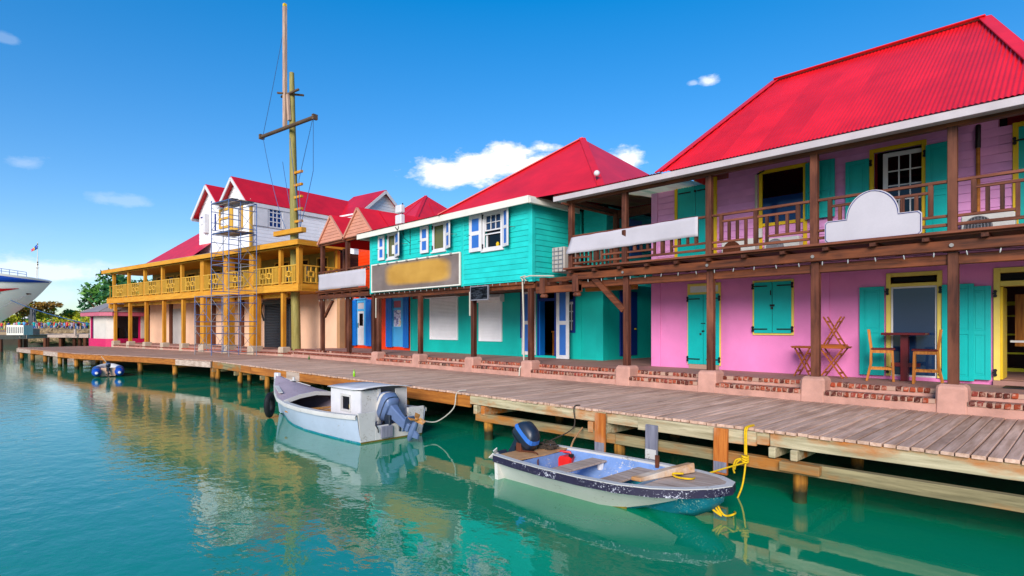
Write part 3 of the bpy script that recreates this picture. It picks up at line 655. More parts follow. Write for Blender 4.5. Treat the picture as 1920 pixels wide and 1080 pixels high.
mb = MB(); mb.box(dx0 - .1, dx1 + .1, PYF + .25, PYF + 5.2, PZ0 + .08, PZ0 + .11); mb.box(dx0, dx1, PYF - .08, PYF + .25, PZ0, PZ0 + .1); mb.obj('inner_floor', 'terrace_floor', PK)
mb = MB(); mb.box(-3.6, dx0 + .1, PYF + .9, PYF + 1.0, PZ0, 3.9); mb.box(-9, 5.9, PYF + .25, PYF + 5.2, 3.6, 3.7); mb.box(1.9, 2.0, PYF + .3, PYF + 5.2, PZ0, 3.6); mb.box(-3.4, 1.9, PYF + 5.2, PYF + 5.3, 3.0, 3.6); mb.box(-3.4, -.4, PYF + 5.2, PYF + 5.3, PZ0, 3.0); mb.box(-3.7, -3.6, PYF + .26, PYF + 5.2, PZ0, 3.6); mb.obj('inner_wall', 'burgundy', PK)
bd = MB(); frame_rect(bd, -1.6, -.95, PZ0 + .1, 3.1, PYF + 3.0, .09, .05); 
for q in range(1, 4): z = PZ0 + .1 + (3.1 - PZ0) * q / 4; bd.box(-1.55, -1.0, PYF + 2.96, PYF + 2.99, z - .02, z + .02)
bd.obj('door_leaf', 'leaf_yellow', D, bevel=.004)
mb = MB(); mb.box(dx0 + .2, dx0 + .42, PYF + 1.6, PYF + 1.7, 2.1, 3.2); mb.obj('cabinet', 'chair_wood', PK); mb = MB(); mb.box(dx0 + .2, dx0 + .7, PYF + .6, PYF + .85, 2.2, 2.24); mb.obj('shelf', 'white_paint', PK)
mb = MB(); mb.box(dx0 + .2, dx1 - .2, PYF - .75, PYF - .25, PZ0 + .012, PZ0 + .03); m_ = solo(mb, 'door_mat', 'iron', 'dark rubber door mat lying before the open doorway', 'door mat')
# upper storey
cL_ = -6.7
UZ = 4.16
up_ops = []
uf1 = (PX(1266, PYF), PX(1345, PYF), UZ, PZ(1266, 347, PYF)); uf2 = (PX(1424, PYF), PX(1514, PYF), UZ, PZ(1424, 322, PYF)); uf3 = (PX(1631, PYF), PX(1738, PYF), UZ, PZ(1631, 282, PYF)); uf4 = (PX(1899, PYF), PX(1899, PYF) + 1.15, UZ, PZ(1899, 232, PYF))
z2s = PZ(1510, 412, PYF)
mb = MB(); cut = [(uf3[0] + .05, uf3[1] - .05, UZ, uf3[3] - .05), (uf2[0] + .05, uf2[1] - .05, z2s, uf2[3] - .05)]
wall(mb, XL, cL_, PYF, .2, 4.0, 6.42, []); wall(mb, cL_, -1.3, PYF, .2, 4.0, 7.6, cut); wall(mb, -1.3, 6, PYF, .2, 4.0, 6.40, []); mb.box(XL, XL + .2, PYF + .21, 20, 4.0, 6.3); uw = mb.obj('upper_wall', 'mauve_siding', PK)
mb = MB(); mb.box(XL - .012, XL + .19, PYF - .03, PYF + .15, 4.1, 6.4); mb.obj('corner_board', 'mauve_siding', PK)
siding(uw, 'mauve_siding', XL + .2, cL_, UZ, 6.4, PYF, .172, [(uf1[0] + .04, uf1[1] - .04, UZ, 6.9)]); SO = [(u[0] + .04, u[1] - .04, u[2], u[3] - .03) if u is not uf2 else (u[0] + .04, u[1] - .04, z2s, u[3] - .03) for u in (uf1, uf2, uf3, uf4)]
siding(uw, 'mauve_siding', cL_, -1.3, UZ, 7.3, PYF, .172, SO); siding(uw, 'mauve_siding', -1.3, 2.4, UZ, 6.4, PYF, .172, SO)
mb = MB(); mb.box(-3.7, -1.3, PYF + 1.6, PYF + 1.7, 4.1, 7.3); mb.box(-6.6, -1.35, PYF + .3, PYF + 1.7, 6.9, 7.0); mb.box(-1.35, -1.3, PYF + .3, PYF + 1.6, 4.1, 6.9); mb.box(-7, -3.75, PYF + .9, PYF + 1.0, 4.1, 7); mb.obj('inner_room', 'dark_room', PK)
def frame3(u, extra=None, mat='yellow_trim'):
    m = MB(); frame_rect(m, *u, PYF, .085, .05, bottom=False)
    if extra: m.box(u[0] + .085, u[1] - .085, PYF - .045, PYF, extra - .05, extra + .03)
    return m
D = frame3(uf1).obj('door', 'yellow_trim', PK, bevel=.005); cx = (uf1[0] + uf1[1]) / 2
for a, b in ((uf1[0] + .08, cx - .005), (cx + .005, uf1[1] - .08)): m = MB(); m.box(a, b, PYF - .02, PYF + .02, UZ + .03, uf1[3] - .09); m.obj('door_leaf', 'teal_shutter', D, bevel=.004)
z = uf1[3] - .28
mb = MB(); a = cx + .06; mb.box(a, a + .36, PYF - .04, PYF - .02, z - .015, z + .015); mb.obj('strap_hinge', 'iron', D); mb = MB(); a = uf1[0] + .12; mb.box(a, a + .36, PYF - .04, PYF - .02, z - .015, z + .015)
mb.lathe([(.035, 0), (.035, .02)], (cx, PYF - .045, z), 8, axis='y'); mb.obj('strap_hinge', 'iron', D)
W = frame3(uf2, z2s).obj('window', 'yellow_trim', PK, bevel=.005)
mb = MB(); mb.box(uf2[0] + .087, uf2[1] - .087, PYF - .01, PYF + .0, (z2s + uf2[3]) / 2 - .02, uf2[3] - .09); mb.obj('pane', 'pane_dark', W)
mb = MB(); mb.box(uf2[0] + .087, uf2[1] - .087, PYF - .014, PYF - .002, z2s + .03, (z2s + uf2[3]) / 2 - .02); mb.obj('pane', 'pane_blue', W)
zs_ = z2s - .02; hs = uf2[3] - zs_ - .05; wd = .5
leaf(W, 'shutter', ['teal_shutter'], .46, hs, (uf2[1] - .02, PYF - .10, zs_), -38, m_panel=0)
leaf(W, 'shutter', ['teal_shutter'], PX(1568, PYF) - PX(1533, PYF), hs, (PX(1533, PYF), PYF - .14, zs_), 4, m_panel=0)
W = frame3(uf3).obj('window', 'yellow_trim', PK, bevel=.005)
fd = MB(); a, b, z0, z1 = 0, .78, 0, uf3[3] - UZ - .2; frame_rect(fd, a, b, z0, z1, 0, .09, .045)
for q in (1, 2): xx = .09 + (.78 - .18) * q / 3; fd.box(xx - .014, xx + .014, -.035, -.01, .09, z1 - .09)
for q in range(1, 6): zz = .09 + (z1 - .18) * q / 6; fd.box(.09, .69, -.036, -.009, zz - .014, zz + .014)
fd.fr = Matrix.Translation((uf3[0] + .25, PYF + .03, UZ + .06)) @ Matrix.Rotation(rad(4), 4, 'Z'); fd.obj('french_door', 'white_paint', W, bevel=.003)
mb = MB(); mb.box(.09, .69, -.022, -.018, .09, z1 - .09); mb.fr = fd.fr; mb.obj('pane', 'pane_dark', W)
leaf(W, 'shutter', ['teal_shutter'], uf3[0] - PX(1587, PYF) - .0, uf3[3] - UZ - .25, (PX(1587, PYF), PYF - .085, UZ + .06), 0, m_panel=0)
leaf(W, 'shutter', ['teal_shutter'], .52, uf3[3] - UZ - .2, (uf3[1] - .01, PYF - .085, UZ + .06), -3, m_panel=0)
hinges(W, [(uf3[0] + .03, uf3[3] - .3, -1, .03), (uf3[1] - .03, uf3[3] - .3, 1, .03)], PYF - .05)
D = frame3(uf4).obj('door', 'yellow_trim', PK, bevel=.005); m = MB(); m.box(uf4[0] + .08, uf4[1] - .08, PYF - .02, PYF + .02, UZ + .03, uf4[3] - .09); m.obj('door_leaf', 'teal_shutter', D); hinges(D, [(uf4[0] + .03, uf4[3] - .35, 1, .5)], PYF - .05)
# balcony
mb = MB(); mb.box(-10.5, 6, 12.45, PYF - .005, 4.10, 4.145); mb.obj('balcony_floor', 'dark_beam', PK)
mb = MB(); mb.box(-10.55, 6, 12.36, 12.45, 4.135, 4.185); mb.obj('balcony_edge', 'rail_top', PK, bevel=.006)
mb = MB(); mb.box(-10.52, 6, 12.5, 12.62, 3.845, 4.03); mb.obj('balcony_beam', 'dark_beam', PK, bevel=.01)
mb = MB(); mb.box(-10.4, 6, 12.66, 12.8, 3.62, 3.80); mb.obj('balcony_beam', 'dark_beam', PK, bevel=.01)
x = -10.3
while x < 2.4: mb = MB(); mb.box(x - .05, x + .05, 12.38, PYF, 4.032, 4.097); mb.obj('joist', 'dark_beam_y', PK); x += .82
for x in PED[:6]:
    pedestal(PK, x); p = post(PK, x, 12.68, 1.49, 3.845, .155)
    post(PK, x, 12.6, 4.186, 6.05, .14)
    m = MB(); m.lathe([(.035, 0), (.035, .02), (.02, .03)], (x, 12.5, 3.94), 8, axis='y'); m.fr = Matrix.Translation((0, -.03, 0)); m.obj('bolt', 'chrome_bolt', PK)
post(PK, -10.42, 12.6, 4.186, 6.05, .14); post(PK, -10.4, 14.75, 4.15, 6.1, .15)
mb = MB(); mb.bar((-9.62, 12.6, 3.86), (-8.66, 12.64, 2.95), .12, .15); mb.obj('brace', 'dark_beam', PK, bevel=.01)
mb = MB(); mb.box(-10.4, -8.7, 13.2, 13.35, 3.55, 3.75); mb.obj('tie_beam', 'orange_board', PK)
# rails: a stepped key pattern in every bay
cols = [-10.42] + PED[5:0:-1]
bal = {'thin': .05}
for i, (a, b) in enumerate(zip(cols, cols[1:])):
    L = b - a; rl = MB(); y = 12.6; x0, x1 = a + .07, b - .07; u = lambda t: a + .055 + (L - .07) * t
    rl.box(x0, x1, y - .04, y + .04, 5.06, 5.11); rl.box(x0, x1, y - .03, y + .03, 4.29, 4.345)
    P = u(.465); rl.box(u(.107), P, y - .028, y + .028, 4.905, 4.955); rl.box(P, u(.862), y - .026, y + .026, 4.9, 4.95); rl.box(x0, u(.364), y - .026, y + .026, 4.44, 4.49); rl.box(u(.573), x1, y - .028, y + .028, 4.45, 4.5)
    rr = rl.obj('balcony_rail', 'rail_top', PK, bevel=.005)
    for t, lo, hi, wd in ((.107, 4.49, 5.06, .075), (.19, 4.49, 4.9, .06), (.276, 4.49, 4.9, .06), (.364, 4.345, 4.9, .06), (.465, 4.345, 5.06, .085), (.573, 4.345, 4.9, .06), (.667, 4.5, 4.9, .06), (.764, 4.5, 4.9, .06), (.862, 4.5, 5.06, .075)):
        m = MB(); xx = u(t); m.box(xx - wd / 2, xx + wd / 2, y - wd / 2, y + wd / 2, lo, hi); m.obj('baluster', 'dark_post', rr, bevel=.004)
rl = MB(); rl.box(-10.45, -10.39, 12.67, 14.67, 5.06, 5.11); rl.box(-10.45, -10.39, 12.67, 14.67, 4.29, 4.345); rl.bar((-10.44, 12.2, 5.98), (-10.44, 14.6, 5.98), .06, .05); rr = rl.obj('balcony_rail', 'rail_top', PK)
for k in range(9): m = MB(); yy = 12.87 + k * .2; m.box(-10.445, -10.395, yy - .025, yy + .025, 4.345, 5.06); m.obj('baluster', 'dark_post', rr)
# roof: eave beam, fascia, corrugated slopes
EZ = 6.235; EY = 12.2
mb = MB(); mb.box(-10.55, 6, 12.52, 12.68, 6.03, 6.14); mb.obj('roof_beam', 'dark_beam', PK, bevel=.01)
mb = MB(); mb.box(-10.5, -10.3, 12.68, 14.8, 6.03, 6.13); mb.box(-10.3, XL, 14.68, 14.82, 5.88, 6.12); mb.obj('roof_beam', 'dark_beam_y', PK)
mb = MB(); mb.box(-10.78, 6, 12.22, 12.26, 6.075, 6.215); mb.box(-10.78, -10.74, 12.26, 14.9, 6.10, 6.215); mb.box(-10.73, 6, 12.26, 12.52, 6.10, 6.125); mb.obj('fascia', 'fascia_paint', PK, bevel=.004)
rx0, rx1, ryr, rzr = -6.25, -1.70, 16.5, 9.41      # ridge
cL, cR = -7.36, -.35                                # eave corners of the main slope
def corr(parent, x0, x1, top, eave, name, mat, pit=.0765, dx=.0096, amp=.009):
    mb = MB(); xs = []; x = x0
    while x < x1: xs.append(x); x += dx
    xs.append(x1); rings = []
    for x in xs:
        h = amp * math.cos(2 * math.pi * x / pit); (y0, z0), (y1, z1) = eave(x), top(x); dy, dz = y1 - y0, z1 - z0; l = math.hypot(dy, dz) or 1; nx = (-dz / l, dy / l)
        rings.append([(x, y0 + nx[0] * h, z0 + nx[1] * h), (x, y1 + nx[0] * h, z1 + nx[1] * h)])
    mb.loft(rings); return mb.obj(name, mat, parent, smooth=80, recalc=False)
def main_top(x):
    if x < rx0: t = (x - cL) / (rx0 - cL)
    elif x > rx1: t = (cR - x) / (cR - rx1)
    else: t = 1
    t = max(0, min(1, t)); return (EY + (ryr - EY) * t, EZ + (rzr - EZ) * t)
rf = MB(); rf.add([(rx0, ryr, rzr), (cL, 20.8, EZ), (cL, EY + .3, EZ + .15), (rx1, ryr, rzr), (cR, 20.8, EZ), (cR + .05, EY + .3, EZ + .1)], [(0, 1, 2), (3, 5, 4), (0, 3, 4, 1)])
roof = rf.obj('roof', 'red_roof', PK)
x = cL + .004
while x < cR: corr(roof, x, min(x + .765, cR - .004), main_top, lambda x: (EY, EZ), 'roof_sheet', 'red_roof'); x += .765
x = -10.75
while x < cL - .1: corr(roof, x, min(x + .765, cL), lambda x: (16, EZ + .24), lambda x: (EY + .28, EZ + .018), 'roof_sheet', 'clear_sheet'); corr(roof, x, min(x + .765, cL), lambda x: (EY + .3, EZ + .026), lambda x: (EY, EZ + .006), 'eave_flashing', 'red_roof'); x += .765
corr(roof, cR, 6, lambda x: (14.5, EZ + .18), lambda x: (EY, EZ), 'roof_sheet', 'red_roof', dx=.019)
cap = MB(); off = Vector((0, -.02, .035))
for p, q in (((rx0, ryr, rzr), (rx1, ryr, rzr)), ((cL, EY, EZ), (rx0, ryr, rzr)), ((cR, EY, EZ), (rx1, ryr, rzr))):
    cap.bar(Vector(p) + off, Vector(q) + off, .24, .03, ext=.02)
cap.obj('ridge_cap', 'red_roof', PK, bevel=.008)
# fittings on the balcony
def ac(x, y, z, wd, label, fan, rot=0, h=.55):
    t = thing('air_conditioner', label, 'air conditioner', (x, y, z), 0, 'air conditioner units on the balcony of the pink house')
    F = Matrix.Translation((x, y, z)); m = MB(F); m.box(-wd / 2, wd / 2, 0, .3, .04, h); m.obj('casing', 'ac_white', t, bevel=.02)
    m = MB(F); m.box(-wd / 2 + .08, -wd / 2 + .13, .04, .26, 0, .04); m.box(wd / 2 - .13, wd / 2 - .08, .04, .26, 0, .04); m.obj('foot', 'iron', t)
    fx = -wd * .17; r = h * .42
    m = MB(F); m.lathe([(r, -.015), (r, .002)], (fx, 0, h / 2 + .02), 24, axis='y'); g = m.obj('fan_grille', fan, t, smooth=True)
    m = MB(F)
    for k in range(1, 5): rr = r * k / 4.2; m.tube([(fx + rr * math.cos(a * .349), -.022, h / 2 + .02 + rr * math.sin(a * .349)) for a in range(19)], .006, 4)
    for k in range(-4, 5):
        xx = fx + k * r / 4.5; hh = math.sqrt(max(0, r * r - (xx - fx) ** 2)) * .97; m.box(xx - .004, xx + .004, -.028, -.02, h / 2 + .02 - hh, h / 2 + .02 + hh)
    m.obj('guard', 'scaffold_grey' if fan != 'rust' else 'rust', g); return t
ac(-6.25, 14.05, 4.15, .85, 'air conditioner with a rusty brown fan guard on the balcony floor', 'rust')
ac(-5.22, 14.1, 4.15, .8, 'low air conditioner with a grey fan below the balcony window with dark panes', 'scaffold_grey', h=.5)
ac(-1.42, 14.1, 4.15, .8, 'air conditioner with a fine wire grille beside the brown wall pipe', 'gunmetal', h=.52)
mb = MB(); mb.box(-5.98, -5.8, 14.42, 14.5, 4.75, 4.98); mb.box(-5.95, -5.84, 14.41, 14.42, 4.85, 4.95); mb.obj('meter_box', 'ac_white', PK, bevel=.01)
mb = MB(); xx = PX(1418, PYF - .06); mb.tube([(xx, PYF - .06, 6.35), (xx, PYF - .06, 4.9)], .035, 8); mb.obj('downpipe', 'pvc_white', PK, smooth=True)
mb = MB(); mb.tube([(xx + .02, PYF - .06, 6.36), (xx + .2, PYF - .06, 6.42)], .02, 6); mb.obj('cable', 'iron', PK)
xx = PX(1834, PYF - .06); mb = MB(); mb.tube([(xx, PYF - .06, 4.3), (xx, PYF - .06, 6.1)], .035, 8); mb.obj('wall_pipe', 'orange_board', PK, smooth=True)
mb = MB(); mb.tube([(xx, PYF - .07, 6.05), (xx, PYF - .07, 6.42), (xx, PYF - .02, 6.5)], .045, 8); mb.obj('wall_pipe', 'iron', PK, smooth=True)
# blank signs
mb = MB(); pts = []
def sg(px, py): return (PX(px, 12.5), 12.5, PZ(px, py, 12.5))
xs0, xs1, zb, zt = -3.78, -2.17, 4.18, 4.62; xc, rr_ = -2.955, .5; ch = .045
pts = [(xs0 + ch, zb), (xs1 - ch, zb), (xs1, zb + ch), (xs1, zt - ch), (xs1 - ch, zt), (xc + rr_ * .88, zt)] + [(xc + rr_ * .88 * math.cos(rad(a)), zt + rr_ * 1.0 * math.sin(rad(a))) for a in range(10, 180, 10)] + [(xc - rr_ * .88, zt), (xs0 + ch, zt), (xs0, zt - ch), (xs0, zb + ch)]
mb.prism([(x, 12.5, z) for x, z in pts], (0, .025, 0)); t = thing('blank_signboard', 'blank white signboard with a rounded crest and thin blue outline on the balcony rail', 'sign', (-2.97, 12.5, 4.18)); mb.obj('board', 'canvas_white', t)
mb = MB(); cz = Vector((xc, 0, 4.5)); ol = [Vector((x, 12.492, z)) for x, z in pts]; ins = [Vector((p.x + (.018 if p.x < xc else -.018), 12.492, p.z + (.018 if p.z < 4.4 else -.018))) for p in ol]
mb.tube(ins + [ins[0]], .006, 4); mb.obj('outline', 'navy_paint', t)
def banner(name, label, x0, x1, zl, zr, h, y, mat, sag=.0, curl=0, hem=None):
    mb = MB(); n = 40; rings = []
    for i in range(n + 1):
        t = i / n; x = x0 + (x1 - x0) * t; zt = zl + (zr - zl) * t + sag * (abs(math.sin(t * math.pi * 6)) - 1) * .3; row = []
        for j in range(7):
            q = j / 6; yy = y - .012 - .03 * noise.noise((x * 1.2, q * 1.5, 2)) - curl * (1 - t) ** 8 * q * .12; row.append((x - curl * (1 - t) ** 10 * q * .12, yy, zt - h * q))
        rings.append(row)
    mb.loft(rings); t_ = thing(name, label, 'banner', (x0, y, zl - h)); o = mb.obj('cloth', mat, t_, smooth=80)
    md = o.modifiers.new('s', 'SOLIDIFY'); md.thickness = .004
    if hem: m = MB(); m.tube([r[0] for r in rings], .008, 5); m.obj('hem', hem, t_)
    return t_
banner('blank_banner', 'long blank white banner tied along the turquoise end of the pink balcony rail', -10.36, -6.52, 5.055, 5.125, .47, 12.54, 'canvas_white', .03, 1, 'burgundy')
# lights strung under the balconies
bm_ = MB(); bm_.lathe([(.007, 0), (.011, -.02), (.012, -.055), (.005, -.08)], (0, 0, 0), 7); bulb_me = bm_.mesh('bulb', 'bulb_white', smooth=True)
def string(xs0, xs1, y, z, step, label):
    t = thing('string_lights', label, 'string lights', (xs0, y, z), 0, 'strings of small white bulbs under the balconies')
    pts = []; n = max(4, round((xs1 - xs0) / step))
    for i in range(n * 2 + 1): pts.append((xs0 + (xs1 - xs0) * i / (2 * n), y + .0, z - (.012 if i % 2 == 0 else .03)))
    m = MB(); m.tube(pts, .006, 4); m.obj('cord', 'iron', t)
    for i in range(n + 1): piece('bulb', bulb_me, t, (pts[2 * i][0], y, pts[2 * i][2]), (R.uniform(-.2, .2), R.uniform(-.2, .2), 0))
string(-10.2, 1.2, 12.49, 3.84, .46, 'string of white bulbs under the long brown balcony beam of the pink house')
# ------------------------------------------------------------------ turquoise house
TQ = thing('turquoise_house', 'turquoise boarded house with white and blue shutters over a shaded arcade', 'building', (-16.5, 15.75, 1.38))
TX0, TX1, TY, TYL = -21.35, -11.97, 12.6, 15.75
BX = PX(868, TY)
def OT(a, b, pt, pb, Y=TY): return (PX(a, Y), PX(b, Y), PZ(a, pb, Y), PZ(a, pt, Y))
tw = [OT(727, 748, 439, 487), OT(812, 836, 420, 473), OT(906, 944, 399, 471)]
mb = MB(); wall(mb, TX0, TX1, TY, .18, 3.93, 6.36, [(o[0] + .06, o[1] - .06, o[2] + .06, o[3] - .06) for o in tw]); mb.box(TX0, TX0 + .18, TY + .19, 18.5, 3.93, 6.36); mb.box(TX1 - .18, TX1, TY + .19, 15.1, 3.93, 6.36); mb.box(TX1 - .1, -10.95, 15.0, 15.18, 3.93, 6.36); mb.box(-11.13, -10.95, 15.19, 19.5, 3.93, 6.36); mb.box(TX0 + .2, TX1 - .2, TY + .2, 15.0, 3.93, 4.0)
uw = mb.obj('upper_wall', 'teal_siding', TQ)
ops = [(o[0] + .03, o[1] - .03, o[2] + .02, o[3] - .02) for o in tw]
siding(uw, 'teal_siding', TX0 + .13, BX - .07, 3.98, 6.33, TY, .169, ops); siding(uw, 'teal_siding', BX + .07, TX1 - .13, 3.98, 6.33, TY, .169, ops)
siding(uw, 'teal_siding', TY + .12, 14.98, 4.02, 6.36, TX1, .169, axis='y'); siding(uw, 'teal_siding', TX1 + .1, -11.05, 4.1, 6.4, 15.0, .169); siding(uw, 'teal_siding', 15.1, 19, 4.1, 6.4, -10.95, .169, axis='y')
for a, b, c, d in ((TX0 - .02, TX0 + .13, TY - .03, TY + .1), (BX - .07, BX + .07, TY - .028, TY), (TX1 - .13, TX1 + .03, TY - .03, TY + .12), (TX1 - .02, TX1 + .04, 14.92, 15.0), (-11.05, -10.92, 14.96, 15.1)):
    mb = MB(); mb.box(a, b, c, d, 3.9, 6.335); mb.obj('corner_board', 'teal_siding', TQ, bevel=.006)
mb = MB(); mb.box(TX0, TX1 - .0, TY + .2, TYL, 3.86, 3.92); mb.obj('soffit', 'dark_beam', TQ)
mb = MB(); mb.box(TX0 - .05, TX1, TY + .1, TY + .24, 3.70, 3.855); mb.box(TX0 - .05, TX1, TY + .04, TY + .1, 3.83, 3.925); mb.obj('arcade_beam', 'dark_beam', TQ, bevel=.008)
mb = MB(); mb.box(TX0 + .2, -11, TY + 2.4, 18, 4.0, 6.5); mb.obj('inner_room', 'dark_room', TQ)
shl = [(709, 720.5, 739, 757.5), (788, 803, 834, 848.5), (880, 903, 941, 956)]
for k, (o, sp) in enumerate(zip(tw, shl)):
    m = MB(); frame_rect(m, *o, TY + .0, .10, .045); m.box(o[0] - .05, o[1] + .05, TY - .08, TY - .0, o[2] - .05, o[2] + .0); W = m.obj('window', 'white_paint', TQ, bevel=.005)
    if k < 2:
        m = MB(); m.box(o[0] + .09, o[1] - .09, TY + .02, TY + .03, o[2] + .09, o[3] - .09); m.obj('pane', 'pane_olive', W)
        if k == 0:
            m = MB(); m.box(o[0] + .3, o[1] - .12, TY + .005, TY + .018, o[2] + .2, o[2] + .55); m.obj('fan_coil', 'pale_trim', W)
    else:
        zm = (o[2] + o[3]) / 2; m = MB(); frame_rect(m, o[0] + .1, o[1] - .1, zm, o[3] - .1, TY + .03, .04, .04)
        for q in (1, 2): xx = o[0] + .14 + (o[1] - o[0] - .28) * q / 3; m.box(xx - .012, xx + .012, TY - .005, TY + .025, zm + .04, o[3] - .14)
        zz = (zm + o[3] - .1) / 2; m.box(o[0] + .14, o[1] - .14, TY - .006, TY + .024, zz - .012, zz + .012); m.box(o[0] + .1, o[1] - .1, TY - .0, TY + .03, zm - .12, zm - .08); m.box(o[0] + .1, o[0] + .17, TY + .04, TY + .07, o[2] + .1, zm - .1)
        m.obj('sash', 'white_paint', W); m = MB(); m.box(o[0] + .12, o[1] - .12, TY + .032, TY + .04, zm, o[3] - .1); m.obj('pane', 'pane_slate', W); m = MB(); m.box(o[0] + .1, o[1] - .1, TY + .08, TY + .09, o[2] + .09, zm); m.obj('pane', 'pane_dark', W)
        m = MB(); m.lathe([(.05, 0), (.06, .08), (.03, .14)], (o[1] - .3, TY + .03, o[2] + .1), 8); m.obj('yellow_cup', 'yellow_trim', W)
    h = o[3] - o[2] - .04
    xa, xb, xc2, xd = [PX(q, TY - .08) for q in sp]
    leaf(W, 'shutter', ['white_paint', 'panel_blue'], xb - xa, h, (xa, TY - .1, o[2] + .0), 0 if k < 2 else 0, m_panel=1, rail=.11 if k < 2 else .13)
    leaf(W, 'shutter', ['white_paint', 'panel_blue'], xd - xc2 + .08, h, (xc2, TY - .07, o[2] + .03), -22, m_panel=1, rail=.10)
    hinges(W, [(o[0] + .03, z, -1, .03) for z in (o[2] + .15, o[3] - .15)], TY - .045)
    m = MB(); m.bar((xa - .1, TY - .12, o[2] + h * .45), (xa + .06, TY - .1, o[2] + h * .47), .015, .015); m.obj('shutter_hook', 'iron', W); m = MB(); m.bar((xd + .02, TY - .2, o[2] + h * .5), (xd + .2, TY - .05, o[2] + h * .5), .015, .015); m.obj('shutter_hook', 'iron', W)
mb = MB(); xx = PX(769, TY - .02); mb.tube([(xx, TY - .03, 6.35), (xx + .02, TY - .03, 5.8), (xx, TY - .03, 5.3)], .012, 5); mb.tube([(PX(756, TY), TY - .03, 6.5), (PX(758, TY), TY - .03, 6.0), (xx, TY - .03, 5.75)], .01, 5); mb.obj('cable', 'iron', TQ)
# roof: eaves and two hipped crowns
mb = MB(); mb.box(-21.75, -11.72, 12.17, 12.22, 6.2, 6.42); mb.box(-11.77, -11.72, 12.22, 14.6, 6.2, 6.42); mb.box(-11.71, -11.66, 12.2, 14.4, 6.2, 6.34); mb.box(-21.75, -21.7, 12.22, 15, 6.2, 6.42); mb.box(-21.7, -11.77, 12.22, TY - .03, 6.34, 6.40); mb.obj('fascia', 'pale_trim', TQ, bevel=.006)
mb = MB(); mb.tube([(-12.12, 12.5, 3.92), (-12.15, 12.42, 4.02), (-11.9, 12.45, 4.06), (-11.0, 12.5, 4.0)], .022, 8); mb.tube([(-12.3, 12.55, 3.95), (-12.36, 12.5, 4.05), (-12.12, 12.45, 4.07)], .022, 8); mb.tube([(-12.3, 12.52, 3.95), (-12.28, 12.56, 2.6), (-12.28, 12.56, 1.4), (-12.3, 12.4, 1.25), (-12.3, 12.38, 1.02)], .024, 8); mb.obj('drainpipe', 'pvc_white', TQ, smooth=True)
ap = Vector((-12.42, 15.6, 9.05)); e0 = 6.43
r_ = MB(); c = [(-16.05, 12.12, e0), (-9.45, 12.7, e0 - .05), (-9.0, 19.1, e0), (-16.05, 19.1, e0)]
for a, b in ((0, 1), (1, 2), (2, 3), (3, 0)): r_.add([c[a], c[b], ap], [(0, 1, 2)])
roof = r_.obj('roof', 'red_roof', TQ)
m = MB(); m.bar(c[1], ap + Vector((0, 0, .02)), .22, .03); m.bar(c[0], ap + Vector((0, 0, .02)), .18, .03); m.obj('ridge_cap', 'red_roof', roof)
r_ = MB(); r_.add([(-21.8, 12.12, e0), (-16.0, 12.12, e0), (-16.0, 16, e0 + .5), (-21.8, 16, e0 + .5)], [(0, 1, 2, 3)]); r_.obj('roof', 'red_roof', TQ)
# lower storey
sx = PX(1131, TYL)
wL, wR = O(976, 1000, 543, 634, TYL), O(1062, 1079, 540, 624, TYL); dd = (PX(1008, TYL), PX(1044, TYL), PZ(1008, 666, TYL), PZ(1020, 543, TYL))
mb = MB(); wall(mb, PX(772, TYL), sx, TYL, .25, TZ - .01, 3.86, [dd, wL, wR]); mb.box(sx - .25, sx, TYL + .26, 20, TZ - .01, 4.09); mb.box(sx, XL, 19.4, 19.6, TZ - .01, 6.4)
lw = mb.obj('lower_wall', 'teal_render', TQ)
for px in (974, 1086, 792): xx = PX(px, TYL); mb = MB(); mb.box(xx - .12, xx + .12, TYL - .02, TYL, TZ - .01, 3.86); mb.obj('pilaster', 'teal_render', lw)
mb = MB(); mb.box(sx - .28, sx + .015, TYL - .022, TYL + .3, TZ - .01, 3.86); mb.obj('pilaster', 'teal_render', lw)
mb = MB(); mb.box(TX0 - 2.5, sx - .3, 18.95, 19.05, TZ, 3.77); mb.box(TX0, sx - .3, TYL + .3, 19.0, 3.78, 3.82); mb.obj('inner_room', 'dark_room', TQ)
def roller(a, b, top, bot, label=None):
    o = (PX(a, TYL), PX(b, TYL), PZ((a + b) / 2, bot, TYL), PZ((a + b) / 2, top, TYL)); hb = .3
    m = MB(); m.prism([(o[0] - .12, TYL, o[3] - hb), (o[0] - .12, TYL - .24, o[3] - hb), (o[0] - .12, TYL - .28, o[3] - .12), (o[0] - .12, TYL - .2, o[3]), (o[0] - .12, TYL, o[3])], (o[1] - o[0] + .24, 0, 0)); W = m.obj('roller_shutter', 'shutter_white', TQ, bevel=.01)
    m = MB(); m.box(o[0], o[0] + .05, TYL - .05, TYL, o[2], o[3] - hb); m.box(o[1] - .05, o[1], TYL - .05, TYL, o[2], o[3] - hb); m.box(o[0] + .05, o[1] - .05, TYL - .045, TYL, o[2], o[2] + .05); m.obj('guide', 'shutter_white', W)
    z = o[2] + .05; zmid = o[2] + (o[3] - hb - o[2]) * .48; m = MB()
    while z < o[3] - hb:
        d = .03 if z > zmid else .012; zz = min(z + .062, o[3] - hb); m.prism([(o[0] + .05, TYL - .018, z), (o[0] + .05, TYL - .018 - d * .6, z + .01), (o[0] + .05, TYL - .018 - d * .7, zz - .02), (o[0] + .05, TYL - .012, zz)], (o[1] - o[0] - .1, 0, 0)); z += .062
    m.obj('slat', 'shutter_white', W, kind='stuff')
roller(807, 859, 546, 637); roller(899, 942, 553, 640)
